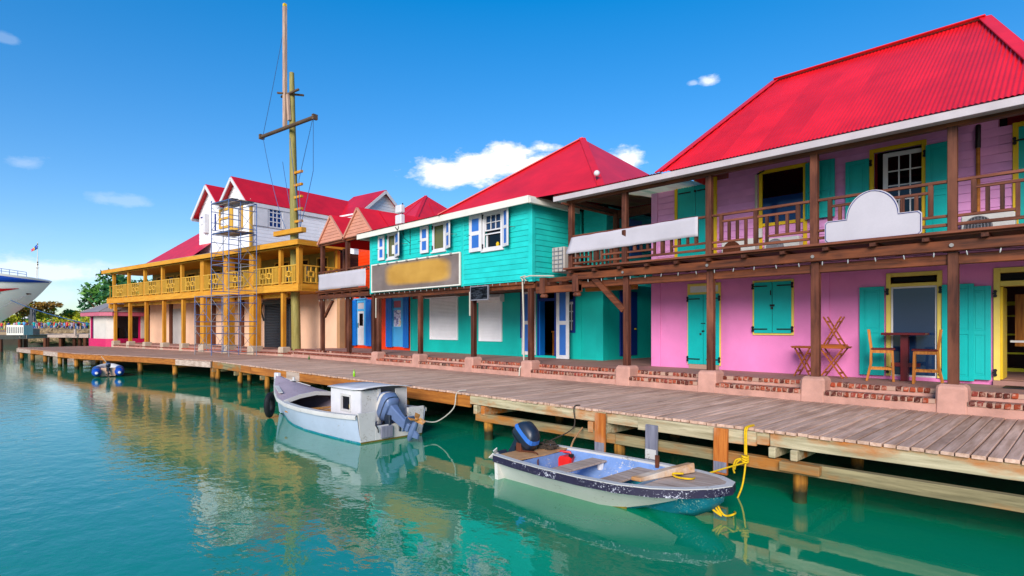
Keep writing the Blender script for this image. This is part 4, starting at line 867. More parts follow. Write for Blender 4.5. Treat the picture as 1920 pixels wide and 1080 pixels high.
for o, mun in ((wL, 0), (wR, 1)):
    m = MB(); frame_rect(m, *o, TYL + .02, .09, .05); m.box(o[0] + .09, o[1] - .09, TYL - .02, TYL + .04, o[3] - .5, o[3] - .42); W = m.obj('window', 'navy_paint', TQ, bevel=.005)
    m = MB(); m.box(o[0] + .08, o[1] - .08, TYL + .05, TYL + .06, o[2] + .08, o[3] - .08); m.obj('pane', 'pane_dark', W)
    m = MB(); xm = (o[0] + o[1]) / 2; m.box(xm - .02, xm + .02, TYL + .02, TYL + .045, o[2] + .09, o[3] - .5)
    for q in (1, 2, 3): z = o[2] + .09 + (o[3] - .6 - o[2]) * q / 3; m.box(o[0] + .09, o[1] - .09, TYL + .018, TYL + .044, z - (.02 if q < 3 else .08), z + (.02 if q < 3 else .06))
    m.obj('muntin', 'white_paint', W)
m = MB(); frame_rect(m, dd[0], dd[1], dd[2], dd[3], TYL + .02, .09, .06, bottom=False); zt = PZ(1025, 562, TYL); m.box(dd[0] + .09, dd[1] - .09, TYL - .04, TYL + .03, zt - .05, zt + .05); D = m.obj('shop_door', 'navy_paint', TQ, bevel=.005)
leaf(D, 'door_leaf', ['white_paint', 'panel_blue'], PX(1064, TYL - .5) - PX(1042, TYL - .5), dd[3] - dd[2] + .08, (PX(1042, TYL - .5), TYL - .48, dd[2] - .06), 6, m_panel=1, rail=.13)
leaf(D, 'door_leaf', ['white_paint', 'panel_blue'], .72, dd[3] - dd[2], (dd[0] - .06, TYL - .06, dd[2]), 0, m_panel=1, rail=.13, side=-1)
m = MB(); m.box(dd[0] + .09, dd[0] + .15, TYL - .02, TYL + .24, dd[2], zt); m.obj('door_jamb', 'blue_shutter', D)
# inside the shop
sh = thing('shop_counter', 'wooden shop counter with shelves seen through the open shop door', 'counter', (dd[0] + .6, TYL + 1.2, TZ)); x0, x1, y0 = dd[0] - .2, dd[1] + 1.2, TYL + 1.0
m = MB(); m.box(x0, x1, y0, y0 + .5, 2.30, 2.36); m.box(x0, x1, y0 + .05, y0 + .5, 1.95, 1.99); m.box(x0, x1, y0 + .05, y0 + .5, 1.5, 1.54); m.box(x0 + .02, x0 + .06, y0 + .05, y0 + .5, TZ, 2.3); m.obj('counter_top', 'chair_wood', sh)
m = MB(); m.box(x0 + .3, x1 - .4, y0 + .04, y0 + .06, 2.05, 2.27); m.obj('front_panel', 'black_matt', sh); m = MB(); m.box(x0 + .75, x0 + 1.1, y0 + .03, y0 + .038, 2.13, 2.18); m.obj('plate', 'scaffold_grey', sh)
m = MB(); m.box(x0 + .5, x0 + .95, y0 + .2, y0 + .24, 2.42, 2.75); m.box(x0 + .68, x0 + .76, y0 + .2, y0 + .28, 2.36, 2.42); solo(m, 'monitor', 'iron', 'black monitor standing on the shop counter', 'monitor')
m = MB(); m.box(x0 + 1.0, x0 + 1.3, y0 + .2, y0 + .4, 1.56, 1.72); solo(m, 'box', 'bottle_green', 'green box on the low shelf of the shop counter', 'box', bevel=.01)
m = MB(); m.box(x0 + .5, x0 + .85, y0 + .2, y0 + .4, 1.545, 1.63); solo(m, 'box', 'yellow_trim', 'flat yellow box on the low shelf of the shop counter', 'box', bevel=.01)
m = MB(); m.box(dd[0] - .1, dd[1] + 1.0, 18.8, 18.9, 2.2, 3.1); m.obj('back_wall', 'canvas_white', TQ)
m = MB(); m.box(sx + .0, sx + .05, PY(1161, sx), PY(1193, sx), TZ + .12, 3.78); m.obj('side_door', 'navy_paint', TQ, bevel=.01); m = MB(); m.lathe([(.035, 0), (.035, .06)], (sx + .05, PY(1188, sx), 2.45), 8, axis='x'); m.obj('door_knob', 'yellow_trim', TQ)
m = MB(); m.box(-10.96 + .0, -10.90, PY(1182, -10.9), PY(1204, -10.9), 4.9, 6.15); m.obj('side_shutter', 'panel_blue', TQ, bevel=.01)
m = MB(); m.box(-11.7, -11.2, 13.2, 13.95, 4.2, 4.95); t = thing('vent_box', 'grey louvred unit on the turquoise side wall beside the banner end', 'vent unit', (-11.4, 13.5, 4.2)); m.obj('casing', 'grey_patch_render', t, bevel=.02); m = MB()
for q in range(5): z = 4.3 + q * .13; m.box(-11.66, -11.24, 13.17, 13.2, z, z + .02)
for q in range(3): m.box(-11.6 + q * .17, -11.58 + q * .17, 13.165, 13.198, 4.22, 4.93)
m.obj('louvre', 'scaffold_grey', t)
# posts
for x in PED[6:]: pedestal(TQ, x); post(TQ, x, 12.7, 1.49, 3.7, .155)
for x in (-20.85, -14.8): pv = MB(); pv.box(x - .13, x - .085, 12.6, 12.66, 2.9, 3.72); pv.obj('conduit', 'pvc_white', TQ)
# carved beam between the houses
m = MB(); m.box(-11.75, -10.1, 12.52, 12.66, 3.52, 3.72); m.box(-11.75, -10.3, 12.7, 12.82, 3.84, 3.98); bt = m.obj('bracket_beam', 'dark_beam', TQ, bevel=.01)
for x in (-11.45, -10.2):
    m = MB(); m.box(x - .1, x + .1, 12.47, 12.7, 3.5, 3.98); m.lathe([(.09, 3.38), (.12, 3.4), (.12, 3.45), (.08, 3.5)], (x, 12.58, 0), 10); m.obj('pendant', 'dark_post', bt, bevel=.01)
for x in (-11.2, -10.75): m = MB(); m.box(x - .05, x + .05, 12.5, 13.4, 3.735, 3.835); m.obj('joist', 'dark_beam_y', bt)
# signs on the turquoise house
sg_ = thing('shop_sign', 'long brown signboard with a blurred ochre panel below the turquoise windows', 'sign', (-18, 12.5, 4)); xa, xb, za, zb = -21.12, BX - .03, 3.95, 5.11
m = MB(); m.box(xa + .06, xb - .06, 12.5, 12.545, za + .06, zb - .06); m.obj('board', 'sign_print', sg_); m = MB(); frame_rect(m, xa, xb, za, zb, 12.545, .05, .065); m.obj('frame', 'pale_trim', sg_, bevel=.005)
m = MB()
for k in range(8): x = xa + .6 + k * .68; m.lathe([(.03, 0), (.05, .05)], (x, 12.42, zb - .03), 8, axis='y')
m.obj('spotlight', 'bulb_white', sg_)
hs = thing('hanging_sign', 'small black hanging sign below the turquoise upper wall', 'sign', (-14.2, 12.5, 3.4)); xa, xb, za, zb = -14.68, -13.78, 3.40, 3.88
m = MB(); m.box(xa + .03, xb - .03, 12.44, 12.47, za + .03, zb - .03); m.obj('board', 'sign_dark_print', hs); m = MB(); frame_rect(m, xa, xb, za, zb, 12.48, .03, .05); m.obj('frame', 'scaffold_grey', hs)
string(-21.2, -12.2, 12.5, 3.93, .36, 'string of white bulbs under the turquoise upper wall')
an = thing('antenna', 'pair of white box antennas on the turquoise eave', 'antenna', (PX(750, 12.3), 12.3, 6.3)); xx = PX(750, 12.3)
for z0, z1 in ((PZ(750, 421, 12.3), PZ(750, 403, 12.3)), (PZ(750, 400, 12.3), PZ(750, 385, 12.3))): m = MB(); m.box(xx - .2, xx + .2, 12.2, 12.4, z0, z1); m.obj('panel', 'white_paint', an, bevel=.03)
m = MB(); m.tube([(xx, 12.33, 6.2), (xx, 12.42, 6.45), (xx, 12.42, 7.3)], .025, 6); m.tube([(xx + .05, 12.2, 6.45), (xx + .12, 12.15, 6.3), (xx + .05, 12.15, 6.22), (xx - .1, 12.15, 6.35)], .015, 6); m.obj('bracket', 'iron', an)
gl = thing('globe_lamp', 'white globe lamp on a thin stem at the turquoise roof edge', 'lamp', (-9.9, 12.9, 6.5)); p = Vector((PX(1119, 12.9), 12.9, 0)); zc = PZ(1119, 325, 12.9)
m = MB(); m.lathe([(.085 * math.sin(rad(a)) + .001, -.085 * math.cos(rad(a))) for a in range(0, 181, 20)], (p.x, p.y, zc), 12); m.obj('globe', 'white_paint', gl, smooth=True); m = MB(); m.tube([(p.x, p.y, 6.45), (p.x, p.y, zc - .08)], .015, 6); m.obj('stem', 'iron', gl)
# second hipped roof behind
hr = thing('red_hip_roof_house', 'low house behind the turquoise one with a red pyramid roof', 'building', (-19, 18, 1.2)); A2 = Vector((PX(798.5, 22), 22, PZ(798, 367, 22))); hw = 3.4; ez = A2.z - 2.9
m = MB(); cc = [(A2.x - hw, A2.y - hw, ez), (A2.x + hw, A2.y - hw, ez), (A2.x + hw, A2.y + hw, ez), (A2.x - hw, A2.y + hw, ez)]
for a, b in ((0, 1), (1, 2), (2, 3), (3, 0)): m.add([cc[a], cc[b], A2], [(0, 1, 2)])
rf = m.obj('roof', 'red_roof', hr); m = MB(); m.bar(cc[1], A2, .2, .03); m.bar(cc[0], A2, .16, .03)
for q in (.3, .6):
    for a, b in ((0, 1), (1, 2)): p = Vector(cc[a]).lerp(Vector(cc[b]), q); m.bar(p + Vector((0, 0, .01)), p.lerp(A2, 1 - abs(q - .5) * 1.2) + Vector((0, 0, .01)), .03, .02)
m.obj('ridge_cap', 'deep_red_roof', rf); m = MB(); m.box(A2.x - hw + .3, A2.x + hw - .3, A2.y - hw + .3, A2.y + hw - .3, 1.2, ez); m.obj('wall', 'orange_paint', hr)

# ------------------------------------------------------------------ orange house
OR = thing('orange_house', 'narrow orange house with two pink gables and a brown upper balcony', 'building', (-25, 15.75, 1.38)); OY = 15.9
ox0, ox1 = PX(655, OY), PX(771.5, OY)
mb = MB(); mb.box(ox0, ox1, OY, OY + .25, TZ - .01, 4.2); lw = mb.obj('lower_wall', 'orange_paint', OR)
mb = MB(); mb.box(ox1 - .06, ox1 + .06, OY - .03, OY + .0, TZ - .01, 4.1); mb.obj('corner_board', 'teal_render', OR)
def OO(a, b, t, bt): return (PX(a, OY), PX(b, OY), PZ((a + b) / 2, bt, OY), PZ((a + b) / 2, t, OY))
for k, (l1, l2, dA, dB, r1, r2, t, bt) in enumerate(((657.5, 668, 669, 687, 686, 696, 562, 647), (724, 735, 736, 757, 756, 766, 558, 650))):
    o = OO(dA, dB, t, bt); m = MB(); frame_rect(m, *o, OY, .16, .06, bottom=False); m.box(o[0] + .16, o[1] - .16, OY - .05, OY, o[3] - .62, o[3] - .5); m.box(o[0] - .12, o[1] + .12, OY - .14, OY - .0, o[3], o[3] + .07); D = m.obj('door', 'sky_blue_paint', OR)
    m = MB(); m.box(o[0] + .16, o[1] - .16, OY - .02, OY - .01, o[3] - .5, o[3] - .16); m.obj('pane', 'canvas_white' if k == 0 else 'dull_pink_paint', D)
    if k == 0:
        m = MB(); m.box(o[0] + .16, o[1] - .16, OY - .03, OY - .008, o[2], o[3] - .62); m.obj('door_leaf', 'white_paint', D); m = MB(); m.box(o[0] + .34, o[1] - .3, OY - .036, OY - .031, o[2] + 1.05, o[3] - .75); m.obj('pane', 'pane_dark', D); m = MB(); m.box(o[0] + .2, o[0] + .25, OY - .06, OY - .03, o[2] + .95, o[2] + 1.2); m.obj('handle', 'iron', D)
    else:
        m = MB(); m.box(o[0] + .16, o[1] - .16, OY - .03, OY - .008, o[2], o[2] + .95); m.box(o[0] + .1, o[1] - .1, OY - .07, OY - .031, o[2] + .92, o[2] + 1.0); m.obj('lower_panel', 'sky_blue_paint', D); m = MB(); m.box(o[0] + .16, o[1] - .16, OY - .025, OY - .01, o[2] + .96, o[3] - .62); m.obj('poster', 'poster_print', D)
    for a, b in ((l1, l2), (r1, r2)):
        xa, xb = PX(a, OY - .1), PX(b, OY - .1); leaf(D, 'shutter', ['blue_shutter'], xb - xa, o[3] - o[2] + .02, (xa, OY - .13, o[2] - .03), 0, m_panel=0, rail=.12)
uo0 = PX(655, OY)
mb = MB(); mb.box(-28.2, ox1 + 2.4, OY, OY + .2, 4.1, 6.6); uw = mb.obj('upper_wall', 'orange_paint', OR); siding(uw, 'orange_paint', -28.2, ox1 + 2.4, 4.2, 6.5, OY, .18)
mb = MB(); mb.box(-26.0, -21.4, 12.5, OY - .01, 4.10, 4.16); mb.obj('balcony_floor', 'dark_beam', OR); mb = MB(); mb.box(-26.1, -21.4, 12.42, 12.5, 4.16, 4.23); mb.box(-26.05, -21.4, 12.5, 12.62, 3.84, 4.02); mb.obj('balcony_beam', 'dark_beam', OR, bevel=.01)
x = -25.8
while x < -21.5: mb = MB(); mb.box(x - .05, x + .05, 12.44, OY, 4.022, 4.097); mb.obj('joist', 'dark_beam_y', OR); x += .75
mb = MB(); mb.box(-26.0, -21.42, 12.52, 12.6, 5.08, 5.15); mb.box(-26.0, -21.42, 12.52, 12.58, 4.95, 4.98)
n = 8
for k in range(n): x = -25.9 + k * .56; mb.bar((x, 12.55, 4.98), (x + .28, 12.55, 5.08), .04, .04); mb.bar((x + .56, 12.55, 4.98), (x + .28, 12.55, 5.08), .04, .04)
mb.obj('balcony_rail', 'dark_beam', OR)
for x, y, z0, z1 in ((-25.75, 12.62, 1.4, 3.84), (-23.35, 12.7, 1.4, 3.84), (-21.25, 12.72, 1.4, 3.84), (-25.7, 12.6, 4.2, 6.45), (-23.3, 12.6, 4.2, 6.45), (-26.0, 13.9, 4.2, 6.4)): post(OR, x, y, z0, z1, .17)
mb = MB(); mb.bar((-26.6, 12.9, 3.7), (-25.8, 12.7, 3.0), .1, .12); mb.bar((-25.7, 12.7, 3.0), (-24.9, 12.7, 3.75), .1, .12); mb.obj('brace', 'dark_beam', OR)
mb = MB(); mb.box(-26, -21, 12.5, 12.62, 6.34, 6.44); mb.obj('roof_beam', 'dark_beam', OR)
for k, (a, b) in enumerate(((-25.72, -23.3), (-23.28, -20.9))):
    mid = (a + b) / 2; pk = 7.56; m = MB(); m.prism([(a, 12.42, 6.44), (b, 12.42, 6.44), (mid, 12.42, pk)], (0, .12, 0)); g = m.obj('gable', 'pink_gable', OR)
    z = 6.46
    while z < pk - .15:
        t0, t1 = (z - 6.44) / (pk - 6.44), (min(z + .14, pk) - 6.44) / (pk - 6.44); hw_ = (b - a) / 2
        m = MB(); m.prism([(mid - hw_ * (1 - t0), 12.395, z), (mid + hw_ * (1 - t0), 12.395, z), (mid + hw_ * (1 - t1), 12.415, z + .14), (mid - hw_ * (1 - t1), 12.415, z + .14)], (0, .02, 0)); m.obj('siding_board', 'pink_gable', g); z += .14
    m = MB(); m.bar((a - .05, 12.38, 6.42), (mid, 12.38, pk + .04), .08, .09); m.bar((b + .05, 12.38, 6.42), (mid, 12.38, pk + .04), .08, .09); m.obj('verge_board', 'pink_gable', OR)
    m = MB(); yb = 17.5; d = Vector((0, 0, .05))
    m.prism([(a - .06, 12.36, 6.42), (mid, 12.36, pk + .06), (mid, 12.36, pk + .1), (a - .06, 12.36, 6.46)], (0, yb - 12.36, 0)); m.prism([(mid, 12.36, pk + .06), (b + .06, 12.36, 6.42), (b + .06, 12.36, 6.46), (mid, 12.36, pk + .1)], (0, yb - 12.36, 0)); rf = m.obj('roof', 'red_roof', OR)
    m = MB()
    for q in range(1, 5): y = 12.4 + q * 1.0; m.bar((mid, y, pk + .11), (b + .06, y, 6.475), .03, .015); m.bar((mid, y, pk + .11), (a - .06, y, 6.475), .03, .015)
    m.obj('seam', 'deep_red_roof', rf)
banner('blank_banner', 'plain pale banner hung along the balcony of the narrow orange house', -25.75, -21.42, 4.985, 4.985, .73, 12.42, 'canvas_white', 0, 0, 'pvc_white')
string(-25.8, -21.6, 12.48, 3.83, .42, 'string of white bulbs under the balcony of the orange house')

# ------------------------------------------------------------------ yellow veranda building (own axis, 8.6 degrees off the row)
YV = thing('veranda_building', 'long ochre timber veranda with lattice rails on a beige lower storey', 'building', tuple(YO), YA)
def Y(): return MB(YM)
WT, WX0, WX1 = 2.35, -23.35, 1.7
mb = Y(); mb.box(WX0, WX1 - .26, WT, WT + .25, 1.2, 4.395); lw = mb.obj('lower_wall', 'beige_render', YV); mb = Y(); mb.box(WX1 - .25, WX1, WT, 6.5, 1.2, 4.4); mb.obj('side_wall', 'dull_beige_render', YV)
m = Y(); m.box(WX0 - .2, WX0, WT, 9, 1.2, 4.3); m.obj('end_wall', 'dull_beige_render', YV)
for a, b in ((-19.0, -17.3), (-15.2, -13.5)):
    m = Y(); m.box(a, b, WT - .012, WT, 1.25, 3.9); m.obj('wall_patch', 'grey_patch_render', lw)
for px in (279, 322, 373, 402, 428, 455): x = LX_(px, WT); m = Y(); m.box(x - .22, x + .22, WT - .1, WT + .05, 1.2, 4.3); m.obj('pilaster', 'brown_pilaster', YV)
sa, sb = LX_(500, WT), LX_(545, WT); zt = LZ_(520, 571, WT)
m = Y(); m.box(sa - .12, sa, WT - .09, WT, 1.25, zt + .25); m.box(sb, sb + .1, WT - .09, WT, 1.25, zt + .25); m.box(sa, sb, WT - .28, WT, zt, zt + .28); W = m.obj('roller_shutter', 'gunmetal', YV)
m = Y(); z = 1.27
while z < zt: m.prism([(sa, WT - .03, z), (sa, WT - .07, z + .03), (sa, WT - .07, z + .06), (sa, WT - .03, min(z + .095, zt))], (sb - sa, 0, 0)); z += .097
m.obj('slat', 'gunmetal', W, kind='stuff')
m = Y(); m.tube([(sa - .3, WT - .1, 4.0), (sa - .3, WT - .2, 3.6), (sa - .15, WT - .1, 2.9)], .05, 6); m.obj('cable', 'iron', YV)
# upper storey behind the balcony
mb = Y(); uo = []
for px, wd in ((300, 0), (313, 1), (325, 0), (345, 0), (359, 1), (410, 1.2), (487, .7), (519, .8), (559, .9)): pass
winsx = [(-21.5, -20.5), (-19.8, -18.6), (-17.9, -17.3), (-16.3, -15.1), (-14.4, -13.9), (-12.6, -11.4), (-9.8, -8.8), (-7.4, -6.3), (-4.6, -3.2), (-1.9, -1.2), (-.3, .6)]
ops = [(a, b, 4.6, 6.35) for a, b in winsx]; wall(mb, -22.4, 1.2, WT, .2, 4.5, 6.9, ops); uw = mb.obj('upper_wall', 'olive_wall', YV)
for a, b in winsx:
    m = Y(); frame_rect(m, a - .08, b + .08, 4.55, 6.43, WT, .08, .04, bottom=False); f = m.obj('window', 'amber_paint', YV); m = Y(); m.box(a, b, WT + .08, WT + .1, 4.6, 6.35); m.obj('pane', 'pane_dark', f)
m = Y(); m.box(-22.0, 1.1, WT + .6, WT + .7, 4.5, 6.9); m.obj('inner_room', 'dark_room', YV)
mb = Y(); mb.box(-24.1, WX1, .05, WT + .2, 4.40, 4.5); mb.box(-24.0, WX1 - .1, -.02, WT, 6.66, 6.72); mb.obj('veranda_floor', 'amber_beam', YV)
m = Y(); m.box(-24.3, WX1, -.16, -.02, 4.36, 4.74); m.obj('veranda_beam', 'amber_beam', YV, bevel=.012); m = Y(); m.box(WX1 - .14, WX1, 0, 2.4, 4.36, 4.74); m.obj('veranda_beam', 'amber_beam_y', YV, bevel=.012)
m = Y(); m.box(-22.8, WX1 - 2, .5, .62, 4.12, 4.34); m.obj('veranda_beam', 'amber_beam', YV); m = Y(); m.box(-24.1, -23.9, -.1, WT, 4.0, 4.34); m.obj('veranda_beam', 'amber_beam_y', YV); m = Y(); m.bar((-24.0, 0, 4.1), (-23.3, 0, 3.5), .12, .12); m.obj('brace', 'amber_beam', YV)
k = -23.9
while k < 1.6: m = Y(); m.box(k - .05, k + .05, -.22, 1.5, 4.741, 4.80); m.obj('joist', 'amber_beam_y', YV); k += .97
colx = [-23.25 + 2.906 * i for i in range(9)]
for i, x in enumerate(colx):
    big = i in (5, 6, 7)
    pedestal(YV, x, .12, .46 if not big else .62, 1.48, YM, 'concrete', .03)
    if big: post(YV, x, .12, 1.47, 6.66, .46, 'amber_post', YM)
    else: post(YV, x, .08, 1.47, 4.36, .2, 'amber_post', YM); post(YV, x + (.0 if i < 8 else -.1), .0, 4.74, 6.66, .19, 'amber_post', YM)
post(YV, WX1 - .12, .0, 4.74, 6.66, .24, 'amber_post', YM); post(YV, WX1 - .12, 2.3, 4.74, 6.66, .2, 'amber_post', YM)
# lattice rails
def lattice(a, b, fr, n_sq):
    zb, zt = 4.86, 5.66; m = MB(fr); m.box(a, b, -.045, .045, zt, zt + .055); rr = m.obj('lattice_rail', 'amber_paint', YV); m = MB(fr); m.box(a, b, -.04, .04, zb - .05, zb); m.obj('bottom_rail', 'amber_paint', rr)
    wq = .62; tot = n_sq * wq; s0 = (a + b) / 2 - tot / 2; st = MB(fr); x = a + .08
    while x < b - .04:
        if not (s0 - .06 < x < s0 + tot + .06): st.box(x - .022, x + .022, -.025, .025, zb, zt)
        x += .125
    for k in range(n_sq + 1): x = s0 + k * wq; st.box(x - .028, x + .028, -.03, .03, zb, zt)
    st.obj('baluster', 'amber_paint', rr, kind='stuff')
    for k in range(n_sq):
        c = s0 + (k + .5) * wq; m = MB(fr); z1, z2 = zb + .24, zt - .24; h = .15
        m.box(c - h - .03, c - h + .03, -.04, .04, z1, z2); m.box(c + h - .03, c + h + .03, -.04, .04, z1, z2); m.box(c - h + .03, c + h - .03, -.04, .04, z1, z1 + .06); m.box(c - h + .03, c + h - .03, -.04, .04, z2 - .06, z2)
        m.box(c - .028, c + .028, -.03, .03, z2, zt); m.box(c - .028, c + .028, -.03, .03, zb, z1); zc = (z1 + z2) / 2
        m.box(c - wq / 2 + .028, c - h - .03, -.03, .03, zc - .1, zc - .045); m.box(c + h + .03, c + wq / 2 - .028, -.03, .03, zc + .045, zc + .1); m.obj('lattice_square', 'amber_paint', rr)
FR = YM @ Matrix.Translation((0, -.09, 0))
ends = [-24.0] + colx + [WX1 - .12]
for i, (a, b) in enumerate(zip(ends, ends[1:])):
    g0 = .12 if not (i - 1 in (5, 6, 7)) else .24; g1 = .12 if not (i in (5, 6, 7)) else .24
    if b - a > 1: lattice(a + g0, b - g1, FR, 2 if b - a > 2 else 1)
for la, lb in ((.14, 1.1), (1.2, 2.2)): lattice(la, lb, YM @ Matrix.Translation((WX1 - .06, 0, 0)) @ Matrix.Rotation(rad(90), 4, 'Z'), 1)
m = Y(); m.box(-24.0, -23.95, -.1, WT, 5.66, 5.72); m.box(-24.0, -23.95, -.1, WT, 4.81, 4.86)
for k in range(14): m.box(-23.99, -23.96, -.05 + k * .17, -.01 + k * .17, 4.86, 5.66)
m.obj('end_rail', 'amber_paint', YV)
# veranda eave
m = Y(); m.box(-24.6, 2.05, -.42, -.36, 6.66, 6.92); m.obj('eave_board', 'amber_beam', YV, bevel=.01); m = Y(); m.box(1.99, 2.05, -.36, 2.6, 6.66, 6.92); m.obj('eave_board', 'amber_beam_y', YV, bevel=.01)
m = Y(); m.box(-24.5, 1.98, -.36, WT + .2, 6.9, 6.95); m.obj('veranda_roof', 'grey_metal_roof', YV)
m = Y(); m.box(-24.3, 1.9, -.2, .02, 6.60, 6.655); m.obj('roof_beam', 'amber_beam', YV)
# tan recess wall to the right of the mast
m = Y(); m.box(WX1 + .02, 3.0, 5.0, 5.2, 1.2, 4.5); m.obj('recess_wall', 'dull_beige_render', YV); m = Y(); m.box(1.08, 1.18, WT + .21, 6.4, 4.4, 6.65); r_ = m.obj('recess_wall', 'dark_beam_y', YV); m = Y(); m.box(WX1, WX1 + .06, 2.7, 3.1, 1.2, 4.2); m.obj('pilaster', 'brown_pilaster', YV)
# left red roof
def hipfit():
    pass
m = Y(); z0 = 6.97; x0 = LX_(262, 1.2); rx = LX_(374, 4.6); rz = LZ_(374, 437, 4.6)
m.add([(x0, .9, z0), (-13.5, .9, z0), (-13.5, 4.6, rz), (rx, 4.6, rz), (x0, 8.4, z0), (-13.5, 8.4, z0)], [(0, 1, 2, 3), (4, 0, 3), (4, 3, 2, 5)])
m.obj('roof', 'red_roof', YV)

# ------------------------------------------------------------------ white gabled house behind the veranda
WH = thing('white_gabled_house', 'white boarded house with steep red gables above the ochre veranda', 'building', tuple(YM @ Vector((-11, 2.5, 1.2))), YA)
T0 = 2.75; XA, XB = LX_(374, T0), LX_(470, T0); zA, zB = 10.72, 10.82; XM = (XA + XB) / 2
pkL = (LX_(391, T0 - .2), LZ_(391, 350, T0 - .2)); pkR = (LX_(437, T0 - .2), LZ_(437, 336, T0 - .2)); vz = LZ_(415, 372, T0)
c1, c2 = XA + (XB - XA) * .25, XA + (XB - XA) * .75; pz = 12.5; ez = 10.75
BACKT = 9.6
mb = Y(); mb.box(XA, XB, T0 + .02, BACKT, 5.5, ez); mb.prism([(XA, T0 + .02, ez), (XM, T0 + .02, ez), (c1, T0 + .02, pz)], (0, .2, 0)); mb.prism([(XM, T0 + .02, ez), (XB, T0 + .02, ez), (c2, T0 + .02, pz)], (0, .2, 0)); wl = mb.obj('wall', 'white_siding', WH)
def gable_boards(x0, x1, zbase, zpk, t, z0):
    z = z0; mid = (x0 + x1) / 2
    while z < zpk - .2:
        zt = z + .24; f = lambda q: max(0, (q - zbase) / (zpk - zbase)); h0, h1 = (x1 - x0) / 2 * (1 - f(z)), (x1 - x0) / 2 * (1 - f(min(zt, zpk)))
        m = Y(); m.prism([(mid - h0, t - .025, z), (mid + h0, t - .025, z), (mid + h1, t - .003, zt), (mid - h1, t - .003, zt)], (0, .012, 0)); m.obj('siding_board', 'white_siding', wl); z = zt
gz = ez
z = 7.3
while z < ez - .05: m = Y(); m.prism([(XA, T0 - .014, z), (XB, T0 - .014, z), (XB, T0 - .003, z + .24), (XA, T0 - .003, z + .24)], (0, .012, 0)); m.obj('siding_board', 'white_siding', wl); z += .24
gable_boards(XA, XM, ez, pz, T0, z); gable_boards(XM, XB, ez, pz, T0, z)
z = 7.3; SDF = YM
while z < ez - .15: m = Y(); zq = min(z + .24, ez - .06); m.prism([(XB + .014, T0, z), (XB + .014, BACKT, z), (XB + .003, BACKT, zq), (XB + .003, T0, zq)], (-.012, 0, 0)); m.obj('siding_board', 'white_siding', wl); z += .24
m = Y(); m.box(XB - .08, XB + .06, T0 - .06, T0 + .1, 6.9, ez); m.obj('corner_board', 'amber_paint', WH)
# roofs: two ridges running back, then a cross wing
WS = LX_(676, 9.4); RT_ = BACKT + 3.2
def slab(m, a, b, c, d, th=.07): n_ = (Vector(b) - Vector(a)).cross(Vector(d) - Vector(a)).normalized() * th; m.prism([a, b, c, d], n_ if n_.z > 0 else -n_)
m = Y(); ov = T0 - .4; dn = .12; s_ = (pz - ez) / (XM - XA) * 2
slab(m, (XA - .35, ov, ez - .35 * s_), (c1, ov, pz), (c1, RT_, pz), (XA - .35, RT_, ez - .35 * s_)); slab(m, (c1, ov, pz), (XM, ov, ez), (XM, RT_, ez), (c1, RT_, pz)); slab(m, (XM, ov, ez), (c2, ov, pz), (c2, RT_, pz), (XM, RT_, ez)); slab(m, (c2, ov, pz), (XB + .1, ov, ez - .1 * s_), (XB + .1, BACKT + .1, ez - .1 * s_), (c2, RT_ - .2, pz)); rf = m.obj('roof', 'deep_red_roof', WH)
m = Y(); u = -.09
for a, b, c, d in ((XA - .35, ez - .35 * s_, c1, pz), (XM, ez, c1, pz), (XM, ez, c2, pz), (XB + .1, ez - .1 * s_, c2, pz)): m.bar((a, ov - .02, b + u), (c, ov - .02, d + u), .06, .2)
m.box(XB + .04, XB + .13, ov, BACKT, ez - .1 * s_ - .24, ez - .1 * s_ + .01); m.box(XA - .36, XA - .3, ov, RT_, ez - .35 * s_ - .2, ez - .35 * s_ - .01); m.obj('verge_board', 'white_paint', WH)
# cross wing at the back, gable end facing right
we = LX_(720, 12.4); wt0, wt1 = BACKT, BACKT + 5.4; wz = 10.65; wm_ = (wt0 + wt1) / 2; wp = LZ_(720, 357, wm_) - .05
m = Y(); m.box(XB - .5, we, wt0, wt1, 6.5, wz); m.prism([(we - .05, wt0, wz), (we - .05, wt1, wz), (we - .05, wm_, wp)], (.05, 0, 0)); ww = m.obj('wall', 'white_siding', WH)
z = 8.2
while z < wp - .2:
    f = lambda q: max(0, (q - wz) / (wp - wz)); h0, h1 = (wt1 - wt0) / 2 * (1 - f(z)), (wt1 - wt0) / 2 * (1 - f(min(z + .24, wp)))
    m = Y(); m.prism([(we + .025, wm_ - h0, z), (we + .025, wm_ + h0, z), (we + .003, wm_ + h1, z + .24), (we + .003, wm_ - h1, z + .24)], (-.012, 0, 0)); m.obj('siding_board', 'white_siding', ww)
    if z < wz: m = Y(); m.prism([(XB, wt0 - .025, z), (we, wt0 - .025, z), (we, wt0 - .003, z + .24), (XB, wt0 - .003, z + .24)], (0, .012, 0)); m.obj('siding_board', 'white_siding', ww)
    z += .24
m = Y(); s2 = (wp - wz) / (wm_ - wt0); slab(m, (c2, wt0 - .1, wz - .1 * s2), (we + .35, wt0 - .1, wz - .1 * s2), (we + .35, wm_, wp), (c2, wm_, wp)); slab(m, (c2, wm_, wp), (we + .35, wm_, wp), (we + .35, wt1 + .3, wz - .3 * s2), (c2, wt1 + .3, wz - .3 * s2)); m.obj('roof', 'deep_red_roof', WH)
m = Y(); m.bar((we + .36, wt0 - .12, wz - .1 * s2 - .1), (we + .36, wm_, wp - .09), .06, .2); m.bar((we + .36, wt1 + .32, wz - .3 * s2 - .1), (we + .36, wm_, wp - .09), .06, .2); m.box(XB + .1, we + .35, wt0 - .13, wt0 - .04, wz - .1 * s2 - .24, wz - .1 * s2 + .01); m.obj('verge_board', 'white_paint', WH)
